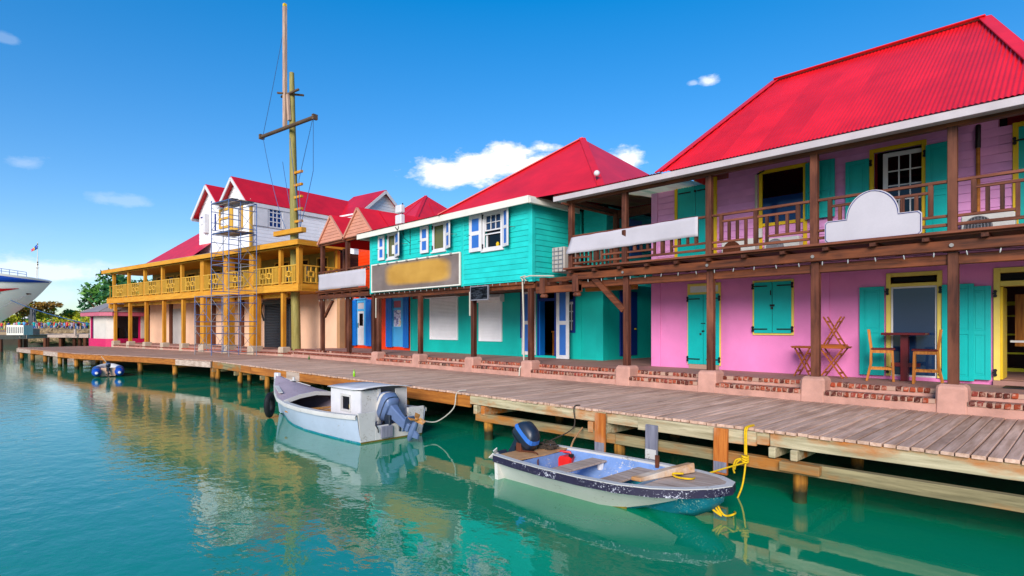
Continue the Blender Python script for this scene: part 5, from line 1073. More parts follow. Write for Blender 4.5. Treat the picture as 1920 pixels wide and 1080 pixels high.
# side window with shutters; unfinished front openings
def st(px, py): 
    d = sight(px, py); u = (math.cos(YA), math.sin(YA)); k = (XB + .03 + YO.x * u[0] + YO.y * u[1]) / (d[0] * u[0] + d[1] * u[1]); n_ = (-math.sin(YA), math.cos(YA)); return (d[0] * k - YO.x) * n_[0] + (d[1] * k - YO.y) * n_[1], CZ + d[2] * k
(ta, za), (tb, zb) = st(505, 389), st(526, 427)
m = Y(); m.box(XB + .02, XB + .07, ta - .1, ta, zb - .1, za + .1); m.box(XB + .02, XB + .07, tb, tb + .1, zb - .1, za + .1); m.box(XB + .02, XB + .068, ta, tb, za, za + .1); m.box(XB + .02, XB + .068, ta, tb, zb - .1, zb)
for q in (1, 2): t = ta + (tb - ta) * q / 3; m.box(XB + .025, XB + .06, t - .03, t + .03, zb, za)
for q in (1, 2, 3): z = zb + (za - zb) * q / 4; m.box(XB + .025, XB + .062, ta, tb, z - .03, z + .03)
W = m.obj('window', 'white_paint', WH); m = Y(); m.box(XB + .02, XB + .035, ta, tb, zb, za); m.obj('pane', 'pane_navy', W)
for a, b in ((ta - 1.15, ta - .12), (tb + .12, tb + 1.15)): m = Y(); m.box(XB + .02, XB + .09, a, b, zb - .1, za + .12); m.obj('shutter', 'white_paint', W, bevel=.02)
fx = lambda px: LX_(px, T0 - .05); fz = lambda px, py: LZ_(px, py, T0 - .05)
m = Y(); a, b, z0, z1 = fx(411), fx(432), fz(420, 428), fz(420, 391); frame_rect(m, a, b, z0, z1, T0 - .03, .16, .06); m.box(a + .16, b - .16, T0 - .09, T0 - .03, (z0 + z1) / 2 - .07, (z0 + z1) / 2 + .07); m.box(fx(432) + .02, fx(437), T0 - .1, T0 - .03, fz(434, 430), fz(434, 388)); m.box(fx(451), fx(455), T0 - .09, T0 - .03, fz(453, 425), fz(453, 384)); m.box(fx(430), fx(455), T0 - .12, T0 - .04, fz(443, 431), fz(443, 427)); m.obj('window_frame', 'amber_paint', WH)
m = Y(); m.box(fx(438), fx(449), T0 - .07, T0 - .03, fz(443, 424), fz(443, 386)); m.box(fx(384), fx(387), T0 - .2, T0 - .03, fz(385, 438), fz(385, 405)); m.box(fx(387.5), fx(391), T0 - .3, T0 - .03, fz(389, 437), fz(389, 402)); m.box(fx(376), fx(383), T0 - .06, T0 - .03, fz(380, 421), fz(380, 407)); m.obj('shutter', 'white_paint', WH)
m = Y(); m.box(fx(376.5), fx(382), T0 - .07, T0 - .06, fz(379, 409), fz(379, 406.5)); m.box(fx(403), fx(404.2), T0 - .08, T0 - .03, fz(403.5, 432), fz(403.5, 401)); m.obj('trim', 'navy_paint', WH)
# ------------------------------------------------------------------ mast with yard
MT = .75
ms = thing('ship_mast', 'tall timber flag mast with a crossed yard standing in the ochre veranda', 'mast', tuple(YM @ Vector((0, MT, 1.3))), YA)
m = Y(); n = 14; m.tube([(.10 - .42 * i / n + noise.noise((i * .4, 2, 3)) * .03, MT, 1.25 + (16.25 - 1.25) * i / n) for i in range(n + 1)], [.245 - .06 * i / n - .06 * (i / n) ** 3 for i in range(n + 1)], 14); m.obj('lower_mast', 'mast_wood', ms, smooth=True)
m = Y(); m.bar((-.48, MT - .3, 13.2), (-.66, MT - .2, 19.85), .19, .19); m.obj('topmast', 'topmast_wood', ms, bevel=.02)
m = Y(); m.box(-.74, -.58, MT - .28, MT - .12, 19.86, 20.0); m.obj('truck', 'yellow_trim', ms)
m = Y(); m.bar((-1.0, MT - .2, 15.05), (.65, MT - .2, 15.05), .11, .11); m.bar((-.9, MT - .5, 15.15), (.5, MT + .2, 14.9), .1, .1); m.obj('crosstree', 'yard_wood', ms, bevel=.02)
m = Y(); m.bar((-.3, MT - .25, 15.0), (-.2, MT - .22, 13.6), .16, .12); m.obj('cheek', 'topmast_wood', ms)
m = Y(); m.tube([(-2.7, MT - .4, 13.15), (2.4, MT - .4, 13.15)], .10, 12); m.box(-2.72, -2.56, MT - .53, MT - .27, 13.02, 13.28); m.box(2.3, 2.45, MT - .53, MT - .27, 13.02, 13.28); m.obj('yard', 'yard_wood', ms, smooth=40)
m = Y(); m.box(-1.3, 1.35, MT - .5, MT - .2, 7.44, 7.7); m.obj('spreader_beam', 'amber_beam', ms, bevel=.015)
for py in (320, 344, 367, 390, 413): m = Y(); z = LZ_(570, py, MT); m.box(.0, .72, MT - .1, MT + .02, z - .07, z + .05); m.obj('rung', 'amber_beam', ms)
m = Y()
def ln(a, b, sag=.0):
    a, b = Vector(a), Vector(b); return [a.lerp(b, i / 8) + Vector((0, 0, -sag * 4 * (i / 8) * (1 - i / 8))) for i in range(9)]
for a, b, sg2 in (((-.66, MT - .3, 18.4), (-2.5, MT - .4, 13.2), .1), ((-2.5, MT - .4, 13.1), (-.4, MT - .3, 7.8), .5), ((2.25, MT - .4, 13.1), (2.1, MT - .3, 10.5), 0), ((2.2, MT - .4, 13.1), (.9, MT - .35, 10.2), 0), ((2.1, MT - .3, 10.5), (1.0, MT - .35, 7.7), .1), ((.0, MT - .3, 12.6), (1.0, MT - .35, 7.7), .05), ((.9, MT - .35, 10.2), (1.0, MT - .3, 7.7), .0), ((-1.2, MT, 11.6), (-.2, MT + .1, 7.9), .2)): m.tube(ln(a, b, sg2), .018, 4)
m.obj('rigging_line', 'line_blue', ms)

# ------------------------------------------------------------------ scaffold tower
sc = thing('scaffold_tower', 'blue and grey tubular scaffold tower standing on the boardwalk before the veranda', 'scaffold', tuple(YM @ Vector((-3.2, -2.1, 1.0))), YA)
SX = [-1.42, -3.27, -5.15]; F0, F1 = -2.1, -.62; LH = 1.62
def fr_(x, z, mat):
    m = Y(); r = .022
    for t in (F0, F1): m.tube([(x, t, z), (x, t, z + LH - .02)], r, 6)
    for q, (a, b) in ((.97, (F0, F1)), (.72, (F0, F1)), (.36, (F0, F0 + .62)), (.12, (F0, F1))): m.tube([(x, a, z + LH * q), (x, b, z + LH * q)], .02, 6)
    m.tube([(x, F0 + .62, z + .12 * LH), (x, F0 + .62, z + LH * .97)], .02, 6); m.obj('scaffold_frame', mat, sc, smooth=True)
for lv in range(5):
    z = 1.0 + LH * lv
    for k, x in enumerate(SX):
        if k == 2 and lv > 1: continue
        fr_(x, z, 'scaffold_blue' if (lv + k) % 2 or lv > 2 else 'scaffold_grey')
    for a, b in ([(0, 1)] + ([(1, 2)] if lv < 2 else [])):
        for t in (F0, F1): m = Y(); m.tube([(SX[a], t, z + .15), (SX[b], t, z + LH - .2)], .012, 5); m.tube([(SX[b], t, z + .15), (SX[a], t, z + LH - .2)], .012, 5); m.obj('cross_brace', 'scaffold_grey', sc)
    for t in (F0, F1): m = Y(); m.tube([(SX[0], t, z + LH - .05), (SX[1 if lv > 1 else 2], t, z + LH - .05)], .022, 6); m.obj('ledger', 'scaffold_blue' if lv > 2 else 'scaffold_grey', sc)
for lv, n in ((4, 3), (5, 3)):
    for k in range(n): m = Y(); t = F0 + .1 + k * .42; m.box(SX[1] - .1, SX[0] + .1, t, t + .36, 1.0 + LH * lv + .0, 1.0 + LH * lv + .04); m.obj('walk_board', 'gunmetal' if k != 1 else 'grey_plank', sc)
m = Y(); z = 1.0 + 5 * LH
for t in (F0, F1):
    pass
m.tube([(SX[1], F0, z), (SX[1], F0, z + .12)], .03, 6); m.obj('coupler', 'scaffold_blue', sc)

# ------------------------------------------------------------------ kiosk, barrel
kc = YM.inverted() @ PG(203, 646.5, 1.16); kx, kt = kc.x, kc.y; kl = LX_(165, kt)
KH = (kx - kl); ki = thing('kiosk', 'small white kiosk with magenta base and grey hipped roof beyond the veranda', 'kiosk', tuple(YM @ Vector((kx, kt, 1.15))), YA)
ch = .42; x0, x1, t0, t1 = kl, kx, kt, kt + KH * 1.0
def ring(g, z): a, b, c, d, h = x0 - g, x1 + g, t0 - g, t1 + g, ch + g * .4; return [(a + h, c, z), (b - h, c, z), (b, c + h, z), (b, d - h, z), (b - h, d, z), (a + h, d, z), (a, d - h, z), (a, c + h, z)]
m = Y(); m.loft([ring(.06, .95), ring(.06, 1.62)], close=True, cap=True); m.obj('base', 'magenta_paint', ki)
zt = 3.42; r0, r1 = ring(0, 1.62), ring(0, zt)
m = Y()
for i in (1, 3, 5, 7): 
    a, b = r0[i], r0[(i + 1) % 8]; m.quad(a, b, (b[0], b[1], zt), (a[0], a[1], zt))
m.quad((r0[0][0] + .85, t0, 1.62), (r0[1][0], t0, 1.62), (r0[1][0], t0, zt), (r0[0][0] + .85, t0, zt)); m.quad((r0[0][0], t0, 1.62), (r0[0][0] + .2, t0, 1.62), (r0[0][0] + .2, t0, zt), (r0[0][0], t0, zt))
m.quad((x1, t1 - ch, 1.62), (x1, t0 + KH * .5, 1.62), (x1, t0 + KH * .5, zt), (x1, t1 - ch, zt)); m.quad((x0, t0 + ch, 1.62), (x0, t1 - ch, 1.62), (x0, t1 - ch, zt), (x0, t0 + ch, zt)); m.quad((x0 + ch, t1, 1.62), (x0 + 1.4, t1, 1.62), (x0 + 1.4, t1, zt), (x0 + ch, t1, zt))
w_ = m.obj('wall', 'cream_wall', ki, recalc=False); md = w_.modifiers.new('s', 'SOLIDIFY'); md.thickness = .12
m = Y(); m.box(r0[0][0] + .2, r0[0][0] + .42, t0 - .02, t0 + .1, 1.6, zt); m.box(x1 - .1, x1 + .03, t0 + KH * .5 - .12, t0 + KH * .5, 1.6, zt); m.box(x1 - .1, x1 + .03, t0 + ch, t0 + ch + .1, 1.6, zt); m.obj('door_frame', 'magenta_paint', ki)
m = Y(); m.box(r0[0][0] + .45, r0[0][0] + .83, t0 + .05, t0 + .08, 1.62, zt); m.obj('pane', 'pane_slate', ki)
m = Y(); m.box(x0 + .6, x1 - .5, t0 + .9, t0 + 1.3, 1.6, 2.45); m.obj('counter', 'iron', ki)
m = Y(); m.loft([ring(.55, zt - .02), ring(.55, zt + .28)], close=True, cap=True); m.obj('fascia', 'dull_pink_paint', ki)
m = Y(); e = ring(.62, zt + .29); ap = ((x0 + x1) / 2, (t0 + t1) / 2, zt + 1.75)
for i in range(8): m.add([e[i], e[(i + 1) % 8], ap], [(0, 1, 2)])
rf = m.obj('roof', 'grey_metal_roof', ki); m = Y()
for i in range(8): m.bar(e[i], ap, .08, .03)
m.obj('ridge_cap', 'grey_metal_roof', rf)
p = PG(258, 639, 1.25); m = MB(); m.lathe([(.30, 0), (.38, .15), (.42, .5), (.39, .85), (.32, .95)], tuple(p), 16); solo(m, 'barrel', 'gunmetal', 'dark barrel standing between the kiosk and the veranda wall', 'barrel', smooth=True)
p = PD(246, 614, 92); t = thing('distant_shop', 'far red and white shop front with a blue column seen beyond the kiosk', 'building', (p.x, p.y, 1.2), YA)
m = MB(Matrix.Translation((p.x, p.y, 0)) @ Matrix.Rotation(rad(40), 4, 'Z')); m.box(-4, 4, 0, 4, 1.2, 5.5); m.obj('wall', 'cream_wall', t); m = MB(Matrix.Translation((p.x, p.y, 0)) @ Matrix.Rotation(rad(40), 4, 'Z')); m.box(-3.8, 1.6, -.1, -.01, 3.3, 4.6); m.obj('sign_panel', 'ship_red', t); m = MB(Matrix.Translation((p.x, p.y, 0)) @ Matrix.Rotation(rad(40), 4, 'Z')); m.box(.2, .9, -.25, -.11, 1.2, 5.4); m.obj('column', 'blue_shutter', t)

# ------------------------------------------------------------------ far quay: jetty, cabinets, rocks, people, buildings, trees, ship
jt = thing('far_jetty', 'low timber jetty on piles below the ship bow', 'jetty', tuple(PD(40, 614, 60)))
def PDz(px, z, d): p = PD(px, 614, d); return Vector((p.x, p.y, z))
m = MB()
for a, b, da, db in ((-60, 46, 58, 63), (47, 86, 63, 68), (86, 168, 72, 70)):
    A, B = PDz(a, 1.45, da), PDz(b, 1.45, db); m.bar(A, B, .3, .42); off = Vector((FW[0], FW[1], 0)) * 2.5; m.prism([A + Vector((0, 0, .2)), B + Vector((0, 0, .2)), B + off + Vector((0, 0, .2)), A + off + Vector((0, 0, .2))], (0, 0, .06))
m.obj('deck', 'grey_plank', jt)
for px, d in ((1, 58.5), (38, 63), (48, 63.5), (-40, 58), (85, 68), (89, 69), (114, 71.5), (119, 72), (140, 71), (150, 71), (160, 70)):
    m = MB(); p = PDz(px, 0, d + .3); m.tube([p + Vector((0, 0, -1.2)), p + Vector((0, 0, 1.3))], .2, 8); m.obj('pile', 'brown_pilaster', jt, smooth=True)
for px, d in ((39, 62), (46, 63), (141, 70)): m = MB(); p = PDz(px, 1.4, d); m.tube([p, p + Vector((0, 0, .9))], .14, 8); m.obj('bollard_post', 'grey_plank', jt)
def cab(name, label, a, b, z0, z1, d, mat, dep=1.2, slats=0):
    t = thing(name, label, 'cabinet', tuple(PDz(a, z0, d))); A, B = PDz(a, z0, d), PDz(b, z0, d); dx = (B - A).normalized(); nv = Vector((FW[0], FW[1], 0))
    m = MB(); m.prism([A, B, B + nv * dep, A + nv * dep], (0, 0, z1 - z0)); m.obj('casing', mat, t)
    m = MB()
    for k in range(slats): p = A.lerp(B, (k + .7) / (slats + .4)) - nv * .02; m.bar(p + Vector((0, 0, .2)), p + Vector((0, 0, z1 - z0 - .2)), .07, .05)
    if slats: m.obj('louvre', 'scaffold_grey', t)
cab('utility_cabinet', 'large pale louvred cabinet on the far jetty', 12, 44, 1.7, 2.75, 60.5, 'pale_trim', 1.2, 9); cab('utility_cabinet', 'small pale box cabinet beside the louvred one on the far jetty', 50, 61, 1.7, 2.35, 64.5, 'pale_plaster', 1, 3)
bm = bmesh.new(); bmesh.ops.create_icosphere(bm, subdivisions=2, radius=1); rocks = []
for k in range(4):
    me = bpy.data.meshes.new('rock'); b2 = bm.copy()
    for v in b2.verts: v.co = Vector((v.co.x, v.co.y * .8, v.co.z * .62)) + noise.noise_vector(v.co * 1.4 + Vector((k * 9, 0, 0))) * .38
    b2.to_mesh(me); b2.free(); me.materials.append(MATS['rock']); rocks.append(me)
bm.free()
for k in range(54):
    px = 62 + (k % 27) * 4.1 + R.uniform(-1.5, 1.5); row = k // 27; d = 81 - (px - 62) * .06 + row * 2.2; o = link(bpy.data.objects.new('rock', R.choice(rocks))); o.location = PDz(px, 1.0 + row * .65 + R.uniform(-.1, .15), d - 1); s = R.uniform(.7, 1.15); o.scale = (s, s, s); o.rotation_euler = (R.uniform(-.4, .4), R.uniform(-.4, .4), R.uniform(0, 6)); tag(o, 'brown boulder in the rock bank below the crowd on the far quay', 'rock', 'boulders of the far rock bank')
m = MB(); A = [PDz(-420, 1.24, 84), PDz(60, 1.24, 87), PDz(172, 1.24, 84), PDz(172, 1.24, 130), PDz(66, 1.24, 130), PDz(56, 1.24, 111), PDz(-420, 1.24, 107)]; m.prism(A, (0, 0, .55)); tag(m.obj('far_quay', 'quay_ground'), kind='structure')
def person_mesh(k):
    sx = (-1) ** k; vs = [(0, 0, .92), (0, 0, 1.12), (0, 0, 1.36), (0, .01, 1.5), (0, .02, 1.6), (0, .02, 1.72), (.1, 0, .86), (.11, .04 * sx, .48), (.11, .0, .06), (-.1, 0, .86), (-.11, -.08 * sx, .48), (-.11, -.05, .06), (.2, 0, 1.38), (.25, -.03, 1.12), (.24, .1, .9), (-.2, 0, 1.38), (-.26, .03, 1.12), (-.2, .16 + .05 * k, .95), (.11, .13, .03), (-.11, .08, .03)]
    ed = [(0, 1), (1, 2), (2, 3), (3, 4), (4, 5), (0, 6), (6, 7), (7, 8), (0, 9), (9, 10), (10, 11), (2, 12), (12, 13), (13, 14), (2, 15), (15, 16), (16, 17), (8, 18), (11, 19)]
    rs = [.15, .14, .15, .055, .095, .09, .1, .07, .045, .1, .07, .045, .06, .045, .035, .06, .045, .035, .04, .04]
    me = bpy.data.meshes.new('person'); me.from_pydata(vs, ed, []); o = bpy.data.objects.new('person_tmp', me); C.objects.link(o); md = o.modifiers.new('k', 'SKIN'); 
    for i, r in enumerate(rs): me.skin_vertices[0].data[i].radius = (r, r * .8)
    me.skin_vertices[0].data[0].use_root = True; sb = o.modifiers.new('u', 'SUBSURF'); sb.levels = 1; sb.render_levels = 1
    dg = bpy.context.evaluated_depsgraph_get(); out = bpy.data.meshes.new_from_object(o.evaluated_get(dg)); bpy.data.objects.remove(o); out.name = 'person'
    out.materials.clear()
    for mm in ('skin', 'white_paint', 'navy_paint', 'iron'): out.materials.append(MATS[mm])
    for p in out.polygons:
        c = p.center; p.material_index = 3 if (c.z > 1.64 or (c.z > 1.56 and c.y < -.02)) else 0 if (c.z > 1.46 or (abs(c.x) > .2 and c.z < 1.2) or (c.z < .45)) else 1 if c.z > .95 else 2
    out.polygons.foreach_set('use_smooth', [True] * len(out.polygons)); return out
pm = [person_mesh(k) for k in range(3)]
shirts = [('white', 'canvas_white'), ('red', 'ship_red'), ('teal', 'teal_shutter'), ('dark blue', 'navy_paint'), ('black', 'iron'), ('pink', 'dull_pink_paint'), ('yellow', 'yellow_trim'), ('pale blue', 'sky_blue_paint')]
pants = ['navy_paint', 'iron', 'canvas_white', 'beige_render', 'panel_blue']
ppx = [3, 10, 16, 27, 32, 36, 45, 46, 48, 55, 58, 60, 62, 64, 67, 69, 74, 77, 79, 84, 89, 91, 94, 97, 102, 105, 107, 112, 115, 118, 121, 124, 126, 129, 132, 135, 138, 140, 143, 146, 148, 151, 154, 157, 160, 163]
for k, px in enumerate(ppx):
    nm, mt = shirts[2] if px in (105, 124) else shirts[0] if px in (67, 69, 77) else shirts[(k * 5 + 1) % 8]; d = R.uniform(88, 103); o = link(bpy.data.objects.new('person', pm[k % 3])); o.location = PDz(px, 1.79, d); o.rotation_euler = (0, 0, R.uniform(0, 6.28)); s = R.uniform(.94, 1.08); o.scale = (s, s, s)
    for si, mm in ((1, mt), (2, pants[(k * 3) % 5])): o.material_slots[si].link = 'OBJECT'; o.material_slots[si].material = MATS[mm]
    tag(o, f'person in a {nm} top among the crowd walking on the far quay', 'person', f'people in {nm} on the far quay')
# vegetation
def leaf_cloud(name, mat, parent, blobs, n, size):
    vs = []; fs = []
    for c, r, w_ in blobs:
        for k in range(int(n * w_)):
            while True:
                q = Vector((R.uniform(-1, 1), R.uniform(-1, 1), R.uniform(-1, 1)))
                if .35 < q.length < 1: break
            p = Vector(c) + Vector((q.x * r[0], q.y * r[1], q.z * r[2])); a = Vector((R.gauss(0, 1), R.gauss(0, 1), R.gauss(0, .7))).normalized(); b = a.cross(Vector((R.gauss(0, 1), R.gauss(0, 1), R.gauss(0, 1)))).normalized(); s = size * R.uniform(.6, 1.4); i = len(vs)
            vs += [p - a * s, p + b * s * .45, p + a * s, p - b * s * .45]; fs.append((i, i + 1, i + 2, i + 3))
    m = MB(); m.v = vs; m.f = fs; m.m = [0] * len(fs); return m.obj(name, mat, parent, recalc=False)
def tree(name, px, d, z0, h, w_, mats, label, group=None, cat='tree', n=900, size=.35, nb=9, trunk=True):
    p = PDz(px, z0, d); t = thing(name, label, cat, tuple(p), 0, group); m = MB()
    if trunk:
        m.tube([p, p + Vector((.05 * h, 0, h * .35)), p + Vector((0, .04 * h, h * .7))], [h * .035, h * .028, h * .012], 7)
        for k in range(5): a = R.uniform(0, 6.28); m.tube([p + Vector((0, 0, h * (.3 + .07 * k))), p + Vector((math.cos(a) * w_ * .35, math.sin(a) * w_ * .35, h * (.55 + .07 * k)))], [h * .016, h * .006], 5)
        m.obj('trunk', 'brown_pilaster', t)
    bl = []
    for k in range(nb): a = R.uniform(0, 6.28); rr = w_ * .5 * math.sqrt(R.random()) * .8; bl.append((p + Vector((math.cos(a) * rr, math.sin(a) * rr, h * (R.uniform(.5, .88) if trunk else R.uniform(.25, .6)))), (w_ * R.uniform(.16, .28), w_ * R.uniform(.16, .28), h * R.uniform(.1, .18) if trunk else h * R.uniform(.25, .4)), R.uniform(.7, 1.3) / nb))
    h1 = int(len(bl) * .6); leaf_cloud('crown', mats[0], t, bl[:h1], n, size); leaf_cloud('crown', mats[1], t, bl[h1:], n, size)
tree('tree', 76, 150, 1.3, 8.2, 11, ('leaf_yellow', 'leaf_rust'), 'broad yellow green tree with rust tinged crown behind the far quay crowd', n=1500, size=.5)
tree('tree', 29, 160, 1.3, 5.0, 7, ('leaf_yellow', 'leaf_green'), 'small tree below the ship bow beside the striped tanks', n=900, size=.5)
tree('tree', 148, 140, 1.3, 5.5, 8, ('leaf_green', 'leaf_yellow'), 'small dark green tree rising beside the kiosk roof', n=1000, size=.45)
for k, (px, d, h, w_) in enumerate(((96, 112, 3.2, 9), (108, 118, 3.6, 10), (120, 112, 3.3, 10), (131, 116, 3.8, 10), (141, 110, 3.6, 9), (152, 112, 4.2, 9), (162, 110, 4.2, 9), (172, 108, 4.0, 9), (60, 118, 3.0, 7), (84, 116, 2.8, 7), (186, 108, 4, 10))): tree('bush', px, d, 1.3, h, w_, ('leaf_yellow', 'leaf_yellow' if k % 3 else 'leaf_green'), 'yellow green bush in the hedge behind the crowd on the far quay', 'bushes behind the far quay', 'bush', 700, .3, 7, False)
tree('tree', 250, 62, 1.2, 8.2, 7.5, ('leaf_dark', 'leaf_green'), 'dark leafed tree whose crown shows through the open end of the veranda', n=1600, size=.28, nb=12)
tree('tree', 190, 66, 1.2, 6.4, 3.6, ('leaf_dark', 'leaf_green'), 'dark spreading branches just above the kiosk roof', n=600, size=.28, nb=7)
m = MB(); pts = [PDz(-420, 1.25, 430), PDz(-100, 1.25, 430), PDz(20, 1.25, 320), PDz(160, 1.25, 300), PDz(420, 1.25, 300), PDz(800, 1.25, 400)]; hs = [7, 9, 5, 5.5, 7, 9]; rings = []
for i in range(60):
    u = i / 59 * (len(pts) - 1); k = min(int(u), len(pts) - 2); p = pts[k].lerp(pts[k + 1], u - k); h = hs[k] + (hs[k + 1] - hs[k]) * (u - k); h *= .8 + .5 * noise.noise((i * .5, 1, 1)); bk = Vector((FW[0], FW[1], 0)) * 40; rings.append([p, p + bk * .3 + Vector((0, 0, h * .8)), p + bk * .6 + Vector((0, 0, h)), p + bk + Vector((0, 0, 0))])
m.loft(rings); tag(m.obj('far_wooded_shore', 'leaf_yellow', smooth=True), kind='structure')
for k, (a, b, nm) in enumerate(((38.5, 46.2, 'left'), (46.8, 54.5, 'right'))):
    d = 170; p = PDz((a + b) / 2, 1.3, d); r = (b - a) / 2 * d / 1070; t = thing('storage_tank', f'white storage tank with a blue top band, {"nearer the ship bow" if k == 0 else "nearer the dark piles"} of the pair', 'tank', tuple(p), 0, 'pair of striped storage tanks')
    m = MB(); m.lathe([(r, 0), (r, 4.6)], tuple(p), 20); m.obj('body', 'white_siding', t, smooth=50); m = MB(); m.lathe([(r * 1.03, 4.61), (r * 1.03, 5.8), (r * .2, 6.2)], tuple(p), 20); m.obj('top_band', 'sky_blue_paint', t, smooth=50)
dp = thing('mooring_dolphin', 'cluster of dark leaning piles rising above the far crowd', 'piles', tuple(PDz(60, 1.3, 95)))
for px, lean, top in ((57, 0, 4.6), (59.5, .1, 5.5), (63, .35, 5.4)): m = MB(); p = PDz(px, 1.0, 95); m.tube([p, p + Vector((lean * -1, lean * .2, top - 1))], .26, 8); m.obj('pile', 'gunmetal', dp, smooth=True)
m = MB(); p = PDz(60, 5.2, 95); m.tube([p, PDz(76, 2.2, 94)], .06, 5); m.tube([PDz(65, 4.4, 95), PDz(72, 2.2, 94)], .05, 5); m.tube([p, PD(53, 571, 110)], .05, 5); m.obj('stay', 'gunmetal', dp)
def shed(name, label, a, b, z0, z1, zr, d, wm, rm, hip=.2):
    t = thing(name, label, 'building', tuple(PDz((a + b) / 2, z0, d))); A, B = PDz(a, z0, d), PDz(b, z0, d); nv = Vector((FW[0], FW[1], 0)) * 8; m = MB(); m.prism([A, B, B + nv, A + nv], (0, 0, z1 - z0)); m.obj('wall', wm, t); e = (B - A) * .04; up = Vector((0, 0, z1 - z0)); P = [A - e + up - nv * .06, B + e + up - nv * .06, B + e + up + nv * 1.06, A - e + up + nv * 1.06]; M1, M2 = A.lerp(B, hip) + nv * .5 + Vector((0, 0, zr - z0)), A.lerp(B, 1 - hip) + nv * .5 + Vector((0, 0, zr - z0)); m = MB(); m.add(P + [M1, M2], [(0, 1, 5, 4), (2, 3, 4, 5), (1, 2, 5), (3, 0, 4)]); m.obj('roof', rm, t)
    return t
shed('warehouse', 'long building with a pale cream roof above the hedge on the far quay', 88, 138, 1.3, 3.9, 5.6, 150, 'pale_yellow_trim', 'beige_render', .16); shed('shed', 'small white shed beside the cream roofed building', 75, 91, 1.3, 3.0, 3.9, 135, 'white_siding', 'white_siding', .3); shed('shed', 'low shed with a red roof below the ship bow', 22, 44, 1.3, 2.9, 3.9, 125, 'dull_pink_paint', 'ship_red', .2)
# gangway tent in red
shed('market_tent', 'small red canopy on the far quay in front of the ship', 27, 35, 1.8, 3.0, 3.6, 104, 'ship_red', 'ship_red', .4)
# cruise ship bow
SD = 128; bt = PD(98, 528, SD); ax = (Vector((-RT[0], -RT[1], 0)) * .97 + Vector((-FW[0], -FW[1], 0)) * .18).normalized(); pe = Vector((ax.y, -ax.x, 0));
if pe.dot(Vector((FW[0], FW[1], 0))) > 0: pe = -pe
sh_ = thing('cruise_ship', 'white cruise ship bow with blue and red hull flashes moored beyond the far quay', 'ship', (bt.x, bt.y, 0)); ZT = bt.z; LEN = 34
stem_tab = [(13.5, -.3), (ZT, 0), (9.5, 2.7), (7.2, 5.2), (4.6, 8.8), (2.5, 11.6), (0, 13.0), (-2, 13.4)]
def stem(z):
    for (za, a), (zb, b) in zip(stem_tab, stem_tab[1:]):
        if zb <= z <= za: return a + (b - a) * (za - z) / (za - zb)
    return stem_tab[0][1] if z > 13 else stem_tab[-1][1]
def hull(s, z, side=1, off=0, top=False):
    st_ = stem(min(z, ZT)); q = max(0, s - st_); fl = .45 + .55 * max(0, min(1, z / ZT)); b = 9.5 * (1 - math.exp(-q * .16)) * fl; zz = z + (2.0 * (1 - math.exp(-s / 7)) if top else 0)
    return Vector((bt.x, bt.y, 0)) + ax * (st_ + q) + pe * side * (b + off) + Vector((0, 0, zz))
zs = [-2, 0, 1.5, 3, 4.5, 6, 7.5, 9, 10.5, 11.6, ZT]
for side in (1, -1):
    rings = []
    for i in range(26): q = LEN * (i / 25) ** 1.6; rings.append([hull(stem(z) + q, z, side, 0, z == ZT) for z in zs])
    m = MB(); m.loft(rings); o = m.obj('hull', 'hull_ship', sh_, smooth=180)
m = MB(); rings = [];
for i in range(26): q = LEN * (i / 25) ** 1.6; rings.append([hull(q, ZT, 1, 0, True), hull(q, ZT, -1, 0, True)])
m.loft(rings); m.obj('deck', 'white_siding', sh_)
def flash(name, mat, lo, hi, off=.05):
    def iv(tab, s):
        for (a, za), (b, zb) in zip(tab, tab[1:]):
            if a <= s <= b: return za + (zb - za) * (s - a) / (b - a)
        return tab[-1][1]
    s0, s1 = lo[0][0], lo[-1][0]; rings = []
    for i in range(31): s = s0 + (s1 - s0) * i / 30; a, b = iv(lo, s), iv(hi, s); rings.append([hull(max(s, stem(a + (b - a) * k / 3) + .03), a + (b - a) * k / 3, 1, off) for k in range(4)])
    m = MB(); m.loft(rings); m.obj(name, mat, sh_)
def sz(px, py): return ((98 - px) * SD / 1070 * 1.06, CZ + (614 - py) * SD / 1070 - .10 * (98 - px) * SD / 1070 * .5)
flash('blue_flash', 'ship_blue', [(.4, ZT - .28), (3.4, ZT - .55), (11.6, ZT - .62)], [(.4, ZT - .1), (6.6, ZT + .72), (11.6, ZT - .55)])
flash('blue_flash', 'ship_navy', [(8.5, ZT - 1.5), (14, ZT - 2.0)], [(8.5, ZT - 1.45), (14, ZT - 1.4)])
flash('red_flash', 'ship_red', [(4.6, ZT - 1.9), (9, ZT - 3.1), (14, ZT - 4.3)], [(4.6, ZT - 1.8), (9.5, ZT - 2.2), (14, ZT - 2.6)], .06)
for k in range(7): s = 7.4 + k * .45; flash('hull_lettering', 'black_matt', [(s, ZT - 2.98), (s + .3, ZT - 3.0)], [(s, ZT - 2.66 + .06 * (k % 2)), (s + .3, ZT - 2.7)], .1)
flash('anchor_pocket', 'rust', [(3.4, ZT - 2.95), (4.0, ZT - 3.1)], [(3.4, ZT - 2.8), (4.0, ZT - 2.75)], .06)
m = MB()
for i in range(9): p = hull(3 + i * 1.1, ZT, 1, 0, True); m.tube([p, p + Vector((0, 0, 1.0))], .05, 4)
for h in (.5, 1.0): m.tube([hull(3 + i * 1.1, ZT, 1, 0, True) + Vector((0, 0, h)) for i in range(9)], .05, 4)
m.obj('bow_rail', 'panel_blue', sh_)
